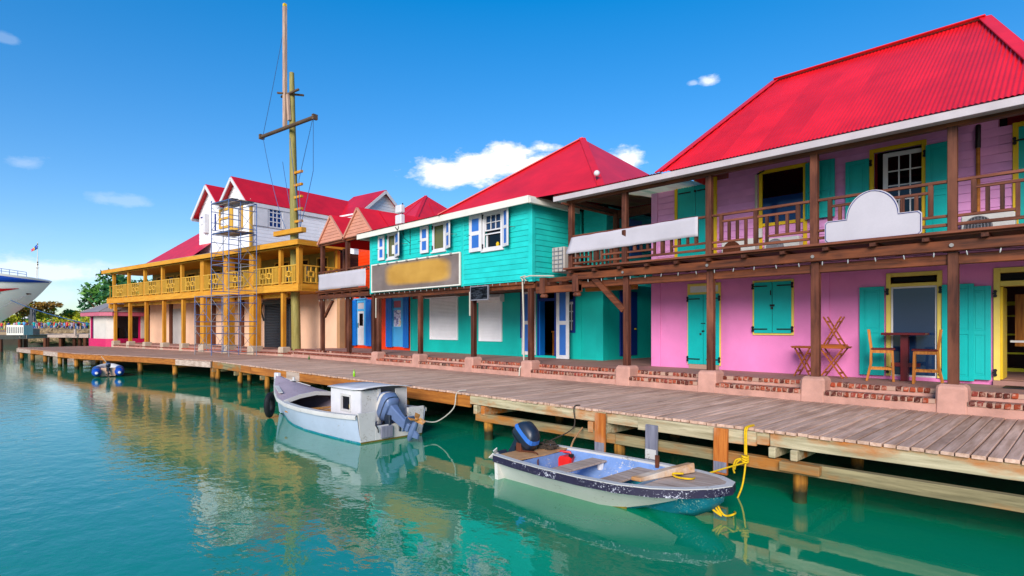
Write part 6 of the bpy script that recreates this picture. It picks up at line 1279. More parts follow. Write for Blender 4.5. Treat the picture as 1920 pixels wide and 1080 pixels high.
p = Vector((bt.x, bt.y, ZT + .6)) + ax * 2.9; m = MB(); m.tube([p, p + Vector((0, 0, 5))], .1, 6); m.tube([p + ax * .35, p + Vector((0, 0, 5))], .07, 5); m.tube([p + Vector((0, 0, 5)), p + Vector((0, 0, 8.2))], .06, 5); m.box(p.x - .3, p.x + .3, p.y - .3, p.y + .3, ZT + 3.0, ZT + 3.1); m.obj('foremast', 'pale_trim', sh_)
m = MB(); m.lathe([(.14, 0), (.14, .3)], (p.x + .2, p.y, ZT + 4.1), 6); m.lathe([(.14, 0), (.14, .3)], (p.x + .2, p.y, ZT + 3.6), 6); m.lathe([(.12, 0), (.12, .25)], (p.x, p.y, ZT + 8.2), 6); m.obj('mast_lamp', 'iron', sh_)
fl = thing('flag', 'blue yellow and magenta flag drooping from the ship foremast', 'flag', tuple(p + Vector((0, 0, 7.6))))
for k, (mt, a, b) in enumerate((('ship_blue', 0, .5), ('yellow_trim', .5, .68), ('magenta_paint', .68, 1))):
    m = MB(); top = lambda t: p + Vector((0, 0, 7.7)) + ax * (1.3 * t) + Vector((0, 0, -1.25 * t)); w2 = lambda t: 1.05 - .55 * t
    m.loft([[top(t) + pe * .1 * math.sin(t * 7), top(t) + pe * .15 * math.sin(t * 6) + Vector((0, 0, -w2(t) * .5)) - ax * .12, top(t) + pe * .1 * math.sin(t * 7 + 1) + Vector((0, 0, -w2(t)))] for t in [a + (b - a) * i / 4 for i in range(5)]]); o = m.obj('stripe', mt, fl, smooth=180); md = o.modifiers.new('s', 'SOLIDIFY'); md.thickness = .02
def rope(name, label, pts, r, mat, sag=0, n=16, kind='rope'):
    P = [Vector(q) for q in pts]; out = []
    if len(P) == 2: out = [P[0].lerp(P[1], i / n) + Vector((0, 0, -sag * 4 * (i / n) * (1 - i / n))) for i in range(n + 1)]
    else:
        Q = [P[0]] + P + [P[-1]]
        for i in range(1, len(Q) - 2):
            for k in range(6): t = k / 6; a, b, c, d = Q[i - 1], Q[i], Q[i + 1], Q[i + 2]; out.append(.5 * ((2 * b) + (c - a) * t + (2 * a - 5 * b + 4 * c - d) * t * t + (3 * b - a - 3 * c + d) * t ** 3))
        out.append(P[-1])
    m = MB(); m.tube(out, r, 7); return tag(m.obj(name, mat, smooth=True), label, kind)
rope('mooring_line', 'blue mooring line running from the ship bow to the shore behind the kiosk', [hull(6.5, 8.4, 1, .1), PDz(235, 2.0, 76)], .07, 'line_blue', .6)
rope('mooring_line', 'thin mooring line crossing the white flare of the ship bow', [hull(4.0, 9.6, 1, .1), hull(16, 1.5, 1, 5)], .05, 'scaffold_grey', .2)

# ------------------------------------------------------------------ outboard motor
def outboard(parent, F, mats, tilt, sc_=1.0, prop='bow_plank', stripe='worn_white'):
    def B(): return MB(F @ Matrix.Rotation(rad(tilt), 4, 'Y') @ Matrix.Scale(sc_, 4))
    body, dark = mats; prof = [(-.30, .10, .12), (-.34, .15, .17), (-.33, .17, .30), (-.29, .16, .42), (-.2, .12, .49)]
    m = B(); rings = []
    for z, hx0, hx1, hy in ((.10, -.27, .15, .13), (.16, -.33, .2, .165), (.30, -.35, .2, .17), (.42, -.30, .16, .155), (.50, -.22, .08, .11), (.525, -.12, .0, .05)):
        r = []
        for k in range(16): a = 2 * math.pi * k / 16; ca, sa = math.cos(a), math.sin(a); e = lambda v: math.copysign(abs(v) ** .55, v); r.append(((hx0 + hx1) / 2 + (hx1 - hx0) / 2 * e(ca), hy * e(sa), z))
        rings.append(r)
    m.loft(rings, close=True, cap=True); om = m.obj('outboard_motor', body, parent, smooth=50)
    m = B(); rr = []
    for z in (.165, .195): rr.append([((x + .075) * 1.02 - .075, y * 1.02, z) for x, y, _ in rings[1]])
    m.loft(rr, close=True); m.obj('cowl_band', dark, om)
    m = B(); rr = []
    for z, f in ((.31, 1.012), (.39, 1.04)): rr.append([((x + .07) * f - .07, y * f, z) for x, y, _ in rings[2 if z < .35 else 3]])
    m.loft(rr, close=True); m.obj('stripe', stripe, om)
    m = B(); m.loft([[(-.22, -.08, .11), (.02, -.09, .11), (.02, .09, .11), (-.22, .08, .11)], [(-.2, -.055, -.15), (.0, -.06, -.15), (.0, .06, -.15), (-.2, .055, -.15)], [(-.2, -.035, -.5), (-.04, -.035, -.5), (-.04, .035, -.5), (-.2, .035, -.5)]], close=True, cap=True); m.obj('leg', body, om, bevel=.02)
    m = B(); m.prism([(-.34, -.11, -.44), (-.02, -.07, -.44), (-.02, .07, -.44), (-.34, .11, -.44)], (0, 0, .02)); m.tube([(-.36, 0, -.60), (-.3, 0, -.60), (-.1, 0, -.60), (.03, 0, -.60), (.08, 0, -.60)], [.03, .06, .065, .05, .01], 10); m.prism([(-.2, -.015, -.62), (-.03, -.015, -.62), (-.12, -.015, -.80), (-.2, -.015, -.78)], (0, .03, 0)); m.obj('gearcase', body, om, smooth=40)
    m = B(); m.tube([(-.37, 0, -.6), (-.43, 0, -.6)], [.045, .03], 8)
    for k in range(3): a = k * 2.094; c, s = math.cos(a), math.sin(a); m.add([(-.37, c * .03 - s * .04, -.6 + s * .03 + c * .04), (-.40, c * .15 - s * .07, -.6 + s * .15 + c * .07), (-.42, c * .16 + s * .03, -.6 + s * .16 - c * .03), (-.42, c * .03 + s * .05, -.6 + s * .03 - c * .05), (-.385, c * .03 - s * .04, -.6 + s * .03 + c * .04), (-.415, c * .15 - s * .07, -.6 + s * .15 + c * .07), (-.435, c * .16 + s * .03, -.6 + s * .16 - c * .03), (-.435, c * .03 + s * .05, -.6 + s * .03 - c * .05)], [(0, 1, 2, 3), (7, 6, 5, 4), (0, 4, 5, 1), (1, 5, 6, 2), (2, 6, 7, 3), (3, 7, 4, 0)])
    m.obj('propeller', prop, om)
    m = MB(F @ Matrix.Scale(sc_, 4)); m.box(-.06, .09, -.13, -.09, -.26, .06); m.box(-.06, .09, .09, .13, -.26, .06); m.box(-.05, .06, -.09, .09, -.03, .05); m.obj('clamp_bracket', dark, om, bevel=.008)
    m = B(); m.tube([(.12, .05, .14), (.35, .07, .14), (.55, .08, .12)], [.025, .022, .028], 7); m.obj('tiller', 'iron', om)
    return om

# ------------------------------------------------------------------ white wooden fishing boat
BF = Matrix.Translation((-11.0, 7.05, 0)) @ Matrix.Rotation(rad(181.5), 4, 'Z')
b1 = thing('fishing_boat', 'white wooden fishing boat with a small box cabin and tilted blue outboard', 'boat', (-11.0, 7.05, 0), rad(181.5), 'boats moored by the boardwalk')
def B1(): return MB(BF)
ST = [(0, .90, .80, .60, -.18), (.7, .95, .84, .57, -.2), (1.6, .99, .86, .55, -.22), (2.6, 1.0, .84, .55, -.22), (3.5, .94, .72, .57, -.22), (4.3, .80, .52, .62, -.2), (5.0, .58, .28, .72, -.16), (5.6, .34, .10, .85, -.08), (6.05, .14, .03, .98, .1), (6.3, .02, .01, 1.08, .45)]
ST = [(a * .955, *r) for a, *r in ST]
def hp(st, side, t):     # t 0 keel .. 1 gunwale
    x, bg, bw_, zg, zk = st; pts = [(0, zk), (bw_ * .75, zk + .06 if x < 5.9 else zk + .1), (bw_, .02 if x < 5.9 else zk + .2), (bw_ + (bg - bw_) * .55, zg * .45 if x < 5.9 else zk + (zg - zk) * .6), (bg, zg)]
    return pts
for side in (1, -1):
    m = B1(); rings = [[(st[0] + (.0 if st[0] < 5 else 0), side * y, z) for y, z in hp(st, side, 0)] for st in ST]; m.loft([r[2:] for r in rings]); m.obj('hull_side', 'pale_blue_hull', b1, smooth=40)
    m = B1(); m.loft([[(x, y * 1.004, z) for x, y, z in r[:3]] for r in rings]); m.obj('hull_bottom', 'weed_line', b1, smooth=40)
    m = B1(); m.loft([[(x, y + side * .012, -.02), (x, y + side * .014, .035)] for x, y, z in [r[2] for r in rings[:8]]]); m.obj('boot_stripe', 'teal_boot', b1)
    m = B1(); m.loft([[(st[0], side * (st[1] + .035), st[3] - .07), (st[0], side * (st[1] + .04), st[3] + .0), (st[0], side * (st[1] + .03), st[3] + .025), (st[0], side * max(0, st[1] - .11), st[3] + .025), (st[0], side * max(0, st[1] - .11), st[3] - .02)] for st in ST[:9] if True]); m.obj('gunwale', 'worn_white', b1, smooth=30)
    m = B1(); m.loft([[(st[0] + .01, side * max(.0, st[1] - .07), st[3] - .01), (st[0] + .01, side * max(0, st[2] - .05), .08)] for st in ST[:9]]); m.obj('inner_side', 'lavender_deck', b1, smooth=40)
m = B1(); m.loft([[(st[0] + .01, st[2] - .04, .09), (st[0] + .01, -st[2] + .04, .09)] for st in ST[:8]]); m.obj('floor', 'lavender_deck', b1)
# transom, lower in the middle where the engine hangs
m = B1(); zg = .60
for a, b, z in ((-.905, -.42, .66), (-.42, .45, .34), (.45, .905, .66)): 
    f = lambda v, q: v * (.89 if abs(v) > .8 and q else .97 if abs(v) > .8 else 1); m.prism([(0, f(a, 1), .0), (0, f(b, 1), .0), (0, f(b, 0), z), (0, f(a, 0), z)], (.06, 0, 0))
m.obj('transom', 'worn_white', b1, bevel=.006); m = B1(); m.prism([(-.004, -.79, -.05), (-.004, .79, -.05), (-.004, .81, .035), (-.004, -.81, .035)], (.02, 0, 0)); m.obj('boot_stripe', 'weed_line', b1)
# foredeck
fdk = [(3.75, .90), (4.3, .80), (5.0, .58), (5.6, .34), (6.05, .14), (6.28, .03)]; fdk = [(a * .955, b) for a, b in fdk]; m = B1(); rings = []
for x, b in fdk:
    zg = [s for s in ST if s[0] >= x - .01][0][3] if x > 3.7 else .585; rise = .17 * min(1, b / .5); rings.append([(x, b, zg + .03), (x, b * .5, zg + .03 + rise * .7), (x, 0, zg + .03 + rise), (x, -b * .5, zg + .03 + rise * .7), (x, -b, zg + .03)])
m.loft(rings); fd = m.obj('foredeck', 'lavender_deck', b1, smooth=20); m = B1(); r = rings[0]; m.loft([[(p[0], p[1], p[2] + .015) for p in r], [(p[0] - .03, p[1], p[2] + .015) for p in r], [(p[0] - .03, p[1], p[2] - .09) for p in r]]); m.obj('deck_edge', 'worn_white', fd)
m = B1(); m.bar((4.2, .68, .76), (5.1, .40, .86), .10, .02); m.bar((4.4, -.25, .86), (5.6, -.05, 1.02), .02, .015); m.obj('deck_batten', 'worn_white', fd)
m = B1(); m.box(5.0, 5.14, -.16, .0, .97, .99); m.lathe([(.04, .98), (.03, 1.08)], (5.07, -.08, 0), 8); m.obj('deck_cleat', 'worn_white', fd)
m = B1(); m.box(5.84, 6.08, -.06, .06, .95, 1.16); m.obj('stem_head', 'white_paint', b1, bevel=.02)
m = B1()
for k in range(6): m.bar((6.04 - k * .06, 0, 1.05 - k * .19), (5.98 - k * .06, 0, .86 - k * .19), .05, .05)
m.obj('stem', 'pale_blue_hull', b1)
for k, x in enumerate((2.35, 2.9, 3.4)): m = B1(); m.bar((x, -.85, .36), (x + .1, .85, .34), .2, .03); m.obj('thwart', 'bow_plank', b1)
for k in range(3): m = B1(); m.bar((1.9, .5 - k * .35, .2), (3.7, .35 - k * .3, .24), .12, .05); m.obj('floor_board', 'orange_board' if k != 1 else 'bow_plank', b1)
# box cabin
cx0, cx1, cy0, cy1, cz0, cz1 = .42, 1.74, -.68, .56, .42, 1.08
m = B1(); wx0, wx1, wz0, wz1 = .87, 1.24, .62, .92
for a, b, c, d in holes(cx0, cx1, cz0, cz1, [(wx0, wx1, wz0, wz1)]): m.box(a, b, cy1 - .03, cy1, c, d)
cb = m.obj('cabin_side', 'white_paint', b1); m = B1(); 
for a, b, c, d in ((wx0 - .05, wx0, wz0 - .05, wz1 + .05), (wx1, wx1 + .05, wz0 - .05, wz1 + .05), (wx0, wx1, wz0 - .05, wz0), (wx0, wx1, wz1, wz1 + .05)): m.box(a, b, cy1, cy1 + .015, c, d)
m.obj('window_frame', 'worn_white', cb)
m = B1(); m.box(cx0, cx1, cy0, cy0 + .03, cz0, cz1); m.obj('cabin_side', 'white_paint', b1); m = B1(); m.box(cx1 - .03, cx1, cy0 + .031, cy1 - .031, cz0, cz1); m.obj('cabin_front', 'white_paint', b1)
for a, b in ((.10, cy1 - .031), (cy0 + .031, -.36)): m = B1(); m.box(cx0 - .0, cx0 + .025, a, b, .36, cz1); m.obj('cabin_panel', 'worn_white', b1, bevel=.004)
m = B1(); m.box(cx0 - .03, cx0 + .03, .06, .12, .3, 1.1); m.obj('cabin_post', 'worn_white', b1)
m = B1(); m.loft([[(x, y, 1.10 + .05 * (1 - ((y - .0) / .7) ** 2) + (.03 if x < .7 else 0)) for y in [-.74 + 1.36 * k / 8 for k in range(9)]] for x in (.30, .7, 1.2, 1.8)]); rfm = m.obj('cabin_roof', 'white_paint', b1, smooth=40); md = rfm.modifiers.new('s', 'SOLIDIFY'); md.thickness = .02
m = B1(); m.box(cx0 + .03, 1.0, cy0 + .04, .08, .42, .46); m.obj('shelf', 'worn_white', b1)
m = B1(); m.lathe([(.20, .47), (.22, .62), (.23, .72), (.215, .72), (.2, .5)], (.85, -.12, 0), 16); m.fr = BF; tag(m.obj('bucket', 'pale_trim', smooth=40), 'pale round tub standing inside the cabin of the white fishing boat', 'tub')
m = B1(); m.box(.95, 1.15, .30, .44, .60, .74); tag(m.obj('jerrycan', 'yellow_trim', bevel=.03), 'small yellow can seen in the cabin window of the white boat', 'can')
m = B1(); m.box(.55, .62, -.45, -.35, .46, .75); m.box(.7, .8, -.5, -.38, .46, .68); tag(m.obj('bottles', 'beige_render', bevel=.02), 'pale and tan containers beside the tub in the cabin', 'containers')
for q in range(6): m = B1(); p = (1.95 + q * .26, -.5 + (q * .37) % .9, .16); m.lathe([(.06, 0), (.11, .05), (.11, .12), (.05, .16)], p, 9); tag(m.obj('net_float', 'canvas_white', smooth=True), 'pale net float lying in the bottom of the white fishing boat', 'float', 'net floats in the white fishing boat')
outboard(b1, BF @ Matrix.Translation((.05, -.05, .47)), ('outboard_blue', 'outboard_dark'), 60, 1.22)
m = B1(); m.box(-.05, .0, .02, .32, .06, .32); m.obj('engine_pad', 'grey_fender', b1, bevel=.01)
m = B1(); m.tube([(-.02, .45, .36), (-.06, .42, .28), (-.04, .40, .2)], .012, 5); m.obj('cable', 'iron', b1)
ty = thing('tyre_fender', 'black tyre hung as a fender at the bow of the white boat', 'tyre', tuple(BF @ Vector((5.3, .62, .4)))); c = BF @ Vector((4.95, .66, .36)); m = MB(Matrix.Translation(c) @ Matrix.Rotation(rad(-42), 4, 'Z')); rings = []
for i in range(24): a = i / 24 * 2 * math.pi; rings.append([((.21 + .085 * math.cos(b)) * math.cos(a), .075 * math.sin(b), (.27 + .085 * math.cos(b)) * math.sin(a)) for b in [k / 10 * 2 * math.pi for k in range(10)]])
m.loft(rings + [rings[0]], close=True); m.obj('tyre', 'tyre_rubber', ty, smooth=True); m = MB(); m.tube([c + Vector((0, 0, .3)), BF @ Vector((4.95, .45, .78))], .012, 5); m.obj('lanyard', 'rope_dark', ty)
rope('mooring_rope', 'pale rope slung from the white boat stern to the boardwalk edge', [BF @ Vector((.0, -.86, .3)), Vector((PX(820, 8.2), 8.2, .28)), Vector((PX(850, 8.3), 8.3, .62)), Vector((PX(858, 8.42), 8.40, .98)), Vector((PX(874, 8.6), 8.6, 1.03))], .014, 'rope_grey')

# ------------------------------------------------------------------ skiff
sk = thing('skiff', 'open white skiff with chipped dark rim and blue inside, moored under the boardwalk', 'boat', (-5.1, 7.0, 0), 0, 'boats moored by the boardwalk')
def gw(t): return t
OUT = [(-6.92, 6.36), (-6.4, 6.28), (-5.8, 6.22), (-5.0, 6.19), (-4.4, 6.23), (-3.95, 6.36), (-3.6, 6.58), (-3.36, 6.85), (-3.24, 7.12), (-3.30, 7.34), (-3.55, 7.54), (-3.95, 7.67), (-4.5, 7.74), (-5.2, 7.77), (-6.0, 7.76), (-6.92, 7.68)]
def zg_(x): return .40 + .06 * max(0, (x + 6.9) / 3.6) ** 2
def inset(P, d):
    out = []; n = len(P)
    for i in range(n):
        a, b = Vector((*P[max(i - 1, 0)], 0)), Vector((*P[min(i + 1, n - 1)], 0)); t = (b - a).normalized(); out.append((P[i][0] - t.y * d, P[i][1] + t.x * d))
    return out
IN = inset(OUT, .10); IN2 = inset(OUT, .14)
m = MB(); m.loft([[(x, y, zg_(x) - .105), (x, y, zg_(x) - .0)] for x, y in inset(OUT, -.012)]); m.obj('rubbing_band', 'skiff_band', sk, smooth=50)
m = MB(); m.loft([[(a[0], a[1], zg_(a[0]) + .001), (a[0], a[1], zg_(a[0]) + .012), (b[0], b[1], zg_(a[0]) + .012), (b[0], b[1], zg_(a[0]) - .05)] for a, b in zip(inset(OUT, -.006), IN)]); m.obj('gunwale', 'worn_white', sk, smooth=30)
m = MB(); m.loft([[(a[0], a[1], zg_(a[0]) - .02), (b[0], b[1] + .35 * max(0, b[0] + 4.9), .08 + .25 * max(0, b[0] + 4.9))] for a, b in zip(IN, inset(OUT, .40)) if a[0] < -4.05 and a[1] < 7]); m.loft([[(a[0], a[1], zg_(a[0]) - .02), (b[0], b[1], .08)] for a, b in zip(IN, inset(OUT, .40)) if a[0] < -4.05 and a[1] > 7]); m.box(-4.1, -4.07, 6.75, 7.25, .27, .44); m.obj('inner_side', 'skiff_inside', sk, smooth=40)
fl_ = [p for p in inset(OUT, .42) if p[0] < -4.7]; m = MB(); m.add([(x, y, .081) for x, y in fl_], [tuple(range(len(fl_)))]); m.obj('floor', 'skiff_inside', sk)
def sponson(sgn):
    cy = 6.98; xs = [-6.92, -6.2, -5.5, -4.9, -4.5, -4.2, -3.98, -3.82]; rg = []; rt = []
    for i, x in enumerate(xs):
        yo = min(p[1] for p in OUT if abs(p[0] - x) < .45); t = max(0, (x + 4.9) / 1.08); e = t ** 1.6
        yo = 6.36 + (6.20 - 6.36) * min(1, (x + 6.92) / 1.5) + max(0, x + 4.6) ** 2 * .55; yc = 6.56 + max(0, x + 4.9) ** 2 * .17; yi = 6.86 - .0 * e; zc = -.03 + .27 * e; zt = zg_(x) - .10
        f = lambda y: cy + sgn * (y - cy)
        tip = 6.80; q = e
        rg.append([(x, f(yo + .01 + (tip - yo - .01) * q * .5), zt), (x, f(yc + (tip - yc) * q), zc)]); rt.append([(x, f(yc + (tip - yc) * q), zc), (x, f(yc + .12 + (tip - yc - .12) * q), zc - .06 * (1 - q)), (x, f(yi + .04), zc + .08 + .12 * q)])
    a = MB(); a.loft(rg); a.obj('hull_side', 'skiff_white', sk, smooth=40); b = MB(); b.loft(rt[:4]); b.obj('hull_bottom', 'weed_line', sk); b = MB(); b.loft(rt[3:]); b.obj('hull_bottom', 'teal_boot', sk, smooth=60)
    b = MB(); b.loft([[(p[1][0], p[1][1] + (-.004 if sgn > 0 else .004), p[1][2] - .03), (p[1][0], p[1][1] - sgn * .006, p[1][2] + .022)] for p in rg[:5]]); b.obj('weed_edge', 'weed_line', sk)
sponson(1); sponson(-1)
m = MB(); rings = []
for x, hw_, zb_, zt_ in ((-5.0, .16, -.1, .2), (-4.4, .17, -.1, .28), (-4.0, .19, -.07, .33), (-3.7, .22, .0, .345), (-3.48, .19, .12, .35), (-3.30, .09, .28, .355)): rings.append([(x, 7.02 - hw_ * 1.2, zt_), (x, 7.02 - hw_ * .75, zb_ + .1), (x, 7.02, zb_), (x, 7.02 + hw_ * .75, zb_ + .1), (x, 7.02 + hw_ * 1.2, zt_)])
m.loft(rings, cap=True); m.obj('hull_bottom', 'teal_boot', sk, smooth=60)
m = MB(); P = [p for p in OUT if p[0] > -4.7]; m.add([(x, y, zg_(x) - .104) for x, y in P], [tuple(range(len(P)))]); m.obj('hull_underside', 'skiff_white', sk)
m = MB(); m.prism([(-6.92, 6.4, -.05), (-6.92, 7.64, -.05), (-6.92, 7.66, .36), (-6.92, 6.38, .36)], (.07, 0, 0)); m.obj('transom', 'skiff_white', sk)
m = MB(); bd = [p for p in inset(OUT, .05) if p[0] > -4.05]; bd = [(-4.12, 6.42)] + bd + [(-4.12, 7.60)]; m.prism([(x, y, zg_(x) - .012) for x, y in bd], (0, 0, .022)); m.obj('bow_deck', 'grey_plank', sk)
m = MB(); m.prism([(-6.88, 6.42, .385), (-6.40, 6.42, .385), (-6.34, 7.0, .385), (-6.40, 7.64, .385), (-6.88, 7.62, .385)], (0, 0, .02)); m.obj('stern_deck', 'rusty_tan', sk); m = MB(); m.box(-6.36, -6.33, 6.5, 7.6, .08, .38); m.obj('stern_bulkhead', 'skiff_inside', sk)
for px, py in ((1087, 872), (1187, 888)):
    c = PG(px, py, .33); m = MB(); m.box(c.x - .15, c.x + .15, 6.34, 7.58, .315, .345); m.obj('thwart', 'grey_plank', sk, bevel=.006); m = MB(); m.lathe([(.05, .20), (.06, .31)], (c.x + .08, 7.5, 0), 8); m.obj('thwart_bracket', 'white_paint', sk)
m = MB(); m.bar((-4.62, 7.62, .2), (-4.64, 7.64, .56), .06, .03); m.obj('rowlock', 'rust', sk)
outboard(sk, Matrix.Translation((-6.88, 6.98, .42)) , ('outboard_dark', 'iron'), 40, .92, 'worn_white', 'panel_blue')
m = MB(); m.box(-6.86, -6.74, 6.82, 7.14, .40, .55); m.obj('motor_board', 'rust', sk, bevel=.01)
fc = thing('fuel_can', 'red plastic fuel can lying in the skiff beside the first thwart', 'fuel can', (-5.9, 7.0, .06)); c = PG(1056, 880, .08); m = MB(Matrix.Translation((c.x, c.y, .075)) @ Matrix.Rotation(rad(18), 4, 'Z')); m.box(-.19, .19, -.13, .13, 0, .25); m.obj('body', 'fuel_red', fc, bevel=.035); m = MB(Matrix.Translation((c.x, c.y, .075)) @ Matrix.Rotation(rad(18), 4, 'Z')); m.tube([(-.15, 0, .25), (-.13, 0, .31), (.13, 0, .31), (.15, 0, .25)], .022, 8); m.obj('handle', 'ship_red', fc, smooth=True)
m = MB(Matrix.Translation((c.x, c.y, .075)) @ Matrix.Rotation(rad(18), 4, 'Z')); m.lathe([(.045, .24), (.045, .29)], (-.165, .05, 0), 10); m.lathe([(.045, .24), (.045, .29)], (.165, -.05, 0), 10); m.obj('cap', 'iron', fc)
m = MB(); m.loft([[(-4.35, 6.5, .45), (-4.2, 6.5, .45), (-4.2, 6.5, .50), (-4.35, 6.5, .50)], [(-4.22, 6.95, .46), (-4.07, 6.95, .46), (-4.08, 6.95, .55), (-4.22, 6.95, .54)], [(-4.06, 7.45, .47), (-3.9, 7.42, .47), (-3.92, 7.44, .60), (-4.05, 7.46, .58)]], close=True, cap=True); solo(m, 'loose_plank', 'bow_plank', 'worn orange brown plank lying across the bow of the skiff', 'plank', bevel=.01)
pts = []
for i in range(70): a = i * .55; r = .13 + .05 * math.sin(i * 1.7); pts.append((-6.62 + r * math.cos(a) * 1.2, 7.35 + r * math.sin(a), .42 + .025 * (i % 5) + .02 * math.sin(i)))
m = MB(); m.tube(pts, .010, 5); solo(m, 'coiled_line', 'rope_dark', 'tangled coil of thin brown line on the stern deck of the skiff', 'rope')
rope('chain', 'rusty chain running from the stern deck into the skiff', [(-6.75, 6.85, .42), (-6.45, 6.9, .42), (-6.28, 6.75, .3), (-6.1, 6.6, .12), (-5.95, 6.6, .08)], .012, 'rust', kind='chain')
ky = edge_y(-3.8) - .03; kp = Vector((PX(1398, ky - .05), ky - .07, PZ(1398, 852, ky - .05)))
yr = thing('yellow_rope', 'yellow mooring rope knotted over the boardwalk edge and tied to the skiff bow', 'rope', tuple(kp)); 
def cr(pts, r=.013, nm='strand'):
    P = [Vector(q) for q in pts]; Q = [P[0]] + P + [P[-1]]; out = []
    for i in range(1, len(Q) - 2):
        for k in range(7): t = k / 7; a, b, c, d = Q[i - 1], Q[i], Q[i + 1], Q[i + 2]; out.append(.5 * ((2 * b) + (c - a) * t + (2 * a - 5 * b + 4 * c - d) * t * t + (3 * b - a - 3 * c + d) * t ** 3))
    out.append(P[-1]); m = MB(); m.tube(out, r, 7); m.obj(nm, 'rope_yellow', yr, smooth=True)
ex = PX(1400, ky)
cr([(ex, ky + .25, 1.012), (ex, ky + .02, 1.015), (ex - .005, ky - .05, .97), (ex, ky - .06, .8), kp]); cr([(ex + .025, ky + .2, 1.012), (ex + .025, ky + .02, 1.015), (ex + .02, ky - .05, .97), (ex + .02, ky - .06, .8), kp + Vector((.02, 0, 0))])
for k in range(3): cr([kp + Vector((.045 * math.cos(a), .045 * math.sin(a), -.03 - k * .035 + .01 * math.sin(2 * a))) for a in [i * .7 for i in range(10)]], .014, 'knot')
cr([kp + Vector((-.03, 0, -.06)), kp + Vector((-.13, -.02, -.1)), kp + Vector((-.17, -.02, -.22)), kp + Vector((-.15, -.02, -.30))]); cr([kp + Vector((-.02, -.02, -.05)), kp + Vector((-.11, -.03, -.13)), kp + Vector((-.145, -.03, -.24))])
bwk = Vector((-3.95, 7.0, .475))
cr([kp + Vector((0, 0, -.12)), kp.lerp(bwk, .35) + Vector((0, 0, -.10)), kp.lerp(bwk, .7) + Vector((0, 0, -.09)), bwk + Vector((.2, .02, .01)), bwk, bwk + Vector((-.1, .06, .02)), bwk + Vector((-.02, .1, .03)), bwk + Vector((.06, .05, .05)), bwk + Vector((-.06, .0, .04))])
be = Vector((-3.42, 7.1, .27)); cr([kp + Vector((.01, 0, -.12)), kp + Vector((.0, -.1, -.45)), kp + Vector((-.02, -.35, -.72)), be + Vector((.18, .12, -.17)), be + Vector((.08, .03, -.2)), be + Vector((.0, .0, -.08)), be, be + Vector((-.02, -.02, -.1)), be + Vector((.04, .02, -.21)), be + Vector((-.06, -.06, -.12))])
ey = edge_y(-6.4) - .02; xx = PX(1078, ey)
rope('hanging_rope', 'dark rope hanging from the boardwalk edge to the skiff stern quarter', [(xx, ey + .15, 1.01), (xx, ey - .03, .98), (xx, ey - .05, .6), (xx - .02, 7.72, .44)], .012, 'rope_dark'); rope('hanging_rope', 'orange brown rope slanting from the lower beam to the skiff rim', [(PX(1092, ey), ey, .62), (PX(1080, 8.0), 7.95, .5), (PX(1073, 7.75), 7.72, .42)], .016, 'rusty_tan')

# ------------------------------------------------------------------ inflatable dinghy
DP = PG(203, 707, 0); dang = math.atan2(sight(203, 0)[1], sight(203, 0)[0]); DF = Matrix.Translation(DP) @ Matrix.Rotation(dang, 4, 'Z'); dg_ = thing('inflatable_dinghy', 'small inflatable dinghy with blue tube ends and a dark outboard by the far pilings', 'boat', tuple(DP), dang, 'boats moored by the boardwalk')
def BD(): return MB(DF)
pts = [(.12, .47, .26), (1.0, .47, .27), (1.7, .42, .3), (2.15, .22, .36), (2.25, 0, .38), (2.15, -.22, .36), (1.7, -.42, .3), (1.0, -.47, .27), (.12, -.47, .26)]; m = BD(); m.tube(pts, .21, 14); m.obj('tube', 'ac_white', dg_, smooth=True)
for s in (1, -1):
    m = BD(); m.tube([(.13, s * .47, .26), (-.05, s * .47, .25), (-.2, s * .47, .24), (-.27, s * .47, .235)], [.215, .21, .14, .06], 14); m.obj('tube_cone', 'ship_blue', dg_, smooth=True); m = BD(); m.tube([(-.26, s * .47, .235), (-.30, s * .47, .235)], [.075, .05], 10); m.obj('tube_cap', 'white_paint', dg_); m = BD(); m.tube([(.3, s * .48, .28), (1.2, s * .48, .29)], .218, 14, cap=False); m.obj('tube_patch', 'panel_blue', dg_, smooth=True)
m = BD(); m.box(.1, .15, -.3, .3, .04, .46); m.obj('transom', 'beige_render', dg_); m = BD(); m.box(.15, 2.0, -.34, .34, .08, .12); m.obj('floor', 'scaffold_grey', dg_)
outboard(dg_, DF @ Matrix.Translation((.08, 0, .44)), ('outboard_dark', 'iron'), 12, .62, 'iron', 'outboard_blue')
rope('mooring_rope', 'thin pale line from the dinghy up to the boardwalk', [DF @ Vector((2.2, 0, .5)), DF @ Vector((2.6, .3, .95))], .012, 'rope_grey')

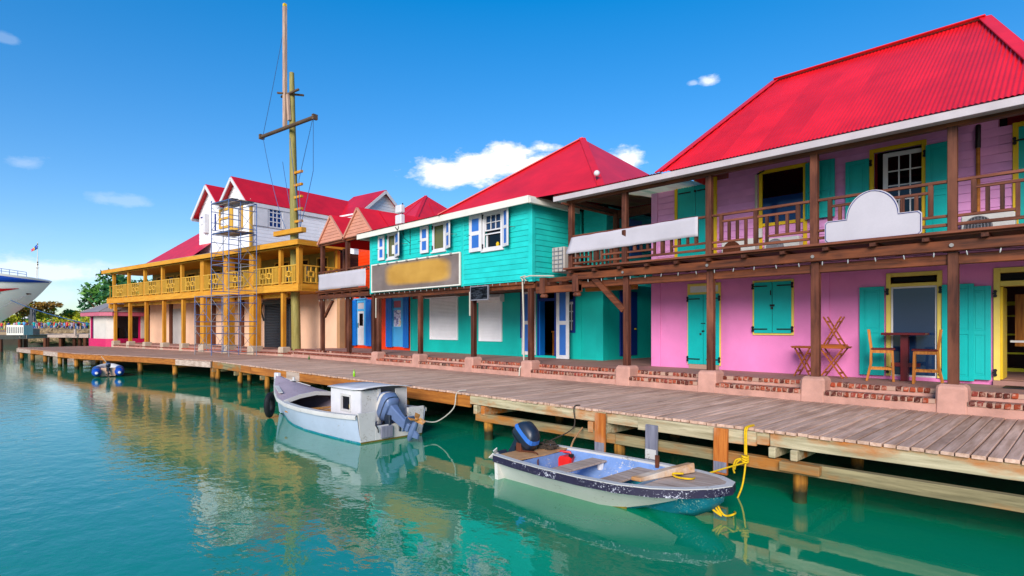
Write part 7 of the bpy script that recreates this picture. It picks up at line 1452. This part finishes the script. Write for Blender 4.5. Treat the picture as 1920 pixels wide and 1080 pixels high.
# ------------------------------------------------------------------ furniture before the pink house
def bar_chair(F, label):
    t = thing('bar_chair', label, 'chair', tuple(F.to_translation()), F.to_euler().z, 'pair of wooden bar chairs')
    def B(): return MB(F)
    for sx in (-1, 1):
        m = B(); m.bar((.20, sx * .19, 0), (.18, sx * .19, .64), .045, .045); m.obj('leg', 'chair_wood', t, bevel=.005)
        m = B(); m.loft([[(x - .022, sx * .19 - .022, z), (x + .022, sx * .19 - .022, z), (x + .022, sx * .19 + .022, z), (x - .022, sx * .19 + .022, z)] for x, z in ((-.27, 0), (-.20, .35), (-.19, .66), (-.24, 1.08))], close=True, cap=True); m.obj('leg', 'chair_wood', t, bevel=.004)
        m = B(); m.bar((-.21, sx * .19, .26), (.19, sx * .19, .26), .02, .04); m.obj('stretcher', 'chair_wood', t); m = B(); m.bar((-.19, sx * .19, .62), (.18, sx * .19, .62), .03, .06); m.obj('stretcher', 'chair_wood', t)
    m = B(); m.bar((.19, -.19, .3), (.19, .19, .3), .04, .02); m.obj('stretcher', 'chair_wood', t); m = B(); m.bar((.18, -.19, .62), (.18, .19, .62), .06, .03, up=(1, 0, 0)); m.obj('stretcher', 'chair_wood', t)
    m = B(); m.box(-.2, .23, -.22, .22, .65, .69); m.obj('seat', 'burgundy', t, bevel=.012)
    m = B(); m.bar((-.235, -.19, 1.04), (-.235, .19, 1.04), .03, .07); m.bar((-.20, -.19, .76), (-.20, .19, .76), .025, .04); br = m.obj('backrest', 'chair_wood', t, bevel=.004); m = B()
    for k in range(4): a = -.19 + k * .095; m.bar((-.203, a, .77), (-.232, a + .095, 1.02), .012, .02); m.bar((-.203, a + .095, .77), (-.232, a, 1.02), .012, .02)
    m.obj('lattice', 'chair_wood', br)
bar_chair(Matrix.Translation((-3.12, 13.98, TZ)) @ Matrix.Rotation(rad(12), 4, 'Z'), 'wooden bar chair with its back to the folded teal shutter')
bar_chair(Matrix.Translation((-2.33, 13.80, TZ)) @ Matrix.Rotation(rad(188), 4, 'Z'), 'wooden bar chair half hidden by the brown veranda post')
bt_ = thing('bar_table', 'dark red bar table between the two bar chairs', 'table', (-2.75, 14.2, TZ)); m = MB(); m.box(-3.15, -2.38, 14.0, 14.45, 2.34, 2.39); m.obj('table_top', 'burgundy', bt_, bevel=.008); m = MB(); m.box(-2.83, -2.70, 14.16, 14.3, TZ, 2.34); m.obj('leg', 'burgundy', bt_); m = MB(); m.box(-3.0, -2.5, 14.18, 14.28, 1.68, 1.76); m.obj('foot_rail', 'burgundy', bt_)
def folding(F, label, w_=.62, h=.70, dp=.5):
    t = thing('folding_table', label, 'table', tuple(F.to_translation()), 0, 'wooden folding tables'); B = lambda: MB(F)
    n = 7
    top = MB(F); top.box(-w_ / 2, w_ / 2, -dp / 2, -dp / 2 + .03, h - .045, h - .02); top.box(-w_ / 2, w_ / 2, dp / 2 - .03, dp / 2, h - .045, h - .02); tp = top.obj('top_frame', 'table_wood', t)
    for k in range(n): y = -dp / 2 + dp * (k + .5) / n; m = B(); m.box(-w_ / 2 - .02, w_ / 2 + .02, y - dp / n / 2 + .004, y + dp / n / 2 - .004, h - .02, h); m.obj('slat', 'table_wood', tp)
    for s, o in ((1, 0), (-1, .035)):
        for y in (-dp / 2 + .05 + o, dp / 2 - .05 - o): m = B(); m.bar((-s * w_ * .40, y, 0), (s * w_ * .40, y, h - .04), .025, .045, up=(0, 1, 0)); m.obj('leg', 'table_wood', t)
        for q in (.18, .8): m = B(); x = -s * w_ * .4 + s * w_ * .8 * q; m.bar((x, -dp / 2 + .05, (h - .04) * q), (x, dp / 2 - .05, (h - .04) * q), .025, .04); m.obj('cross_rail', 'table_wood', t)
folding(Matrix.Translation((PX(1508, 14.1), 14.1, TZ)), 'narrow bare folding table beside the brown post under the shuttered window', .42, .69, .42)
folding(Matrix.Translation((PX(1563, 14.0), 14.0, TZ)), 'folding table carrying an upturned folding table on its top', .58, .70, .45)
folding(Matrix.Translation((PX(1563, 14.0) + .01, 14.0, TZ + .70 + .66)) @ Matrix.Rotation(math.pi, 4, 'X'), 'upturned folding table with crossed legs in the air on another table', .44, .66, .40)
p = Vector((PX(664, 8.75), 8.75, 1.004)); m = MB(); m.lathe([(.034, 0), (.036, .02), (.036, .11), (.03, .14), (.014, .17), (.013, .21), (.016, .215)], tuple(p), 12); solo(m, 'bottle', 'bottle_green', 'bright green bottle standing near the boardwalk edge', 'bottle', smooth=40)
p = PG(634, 672, 1.0); m = MB(); m.lathe([(.036, 0), (.036, .1), (.014, .16), (.014, .2)], (p.x, 11.9, 1.004), 10); solo(m, 'bottle', 'leaf_green', 'dull green bottle at the foot of the steps before the orange house', 'bottle', smooth=40)
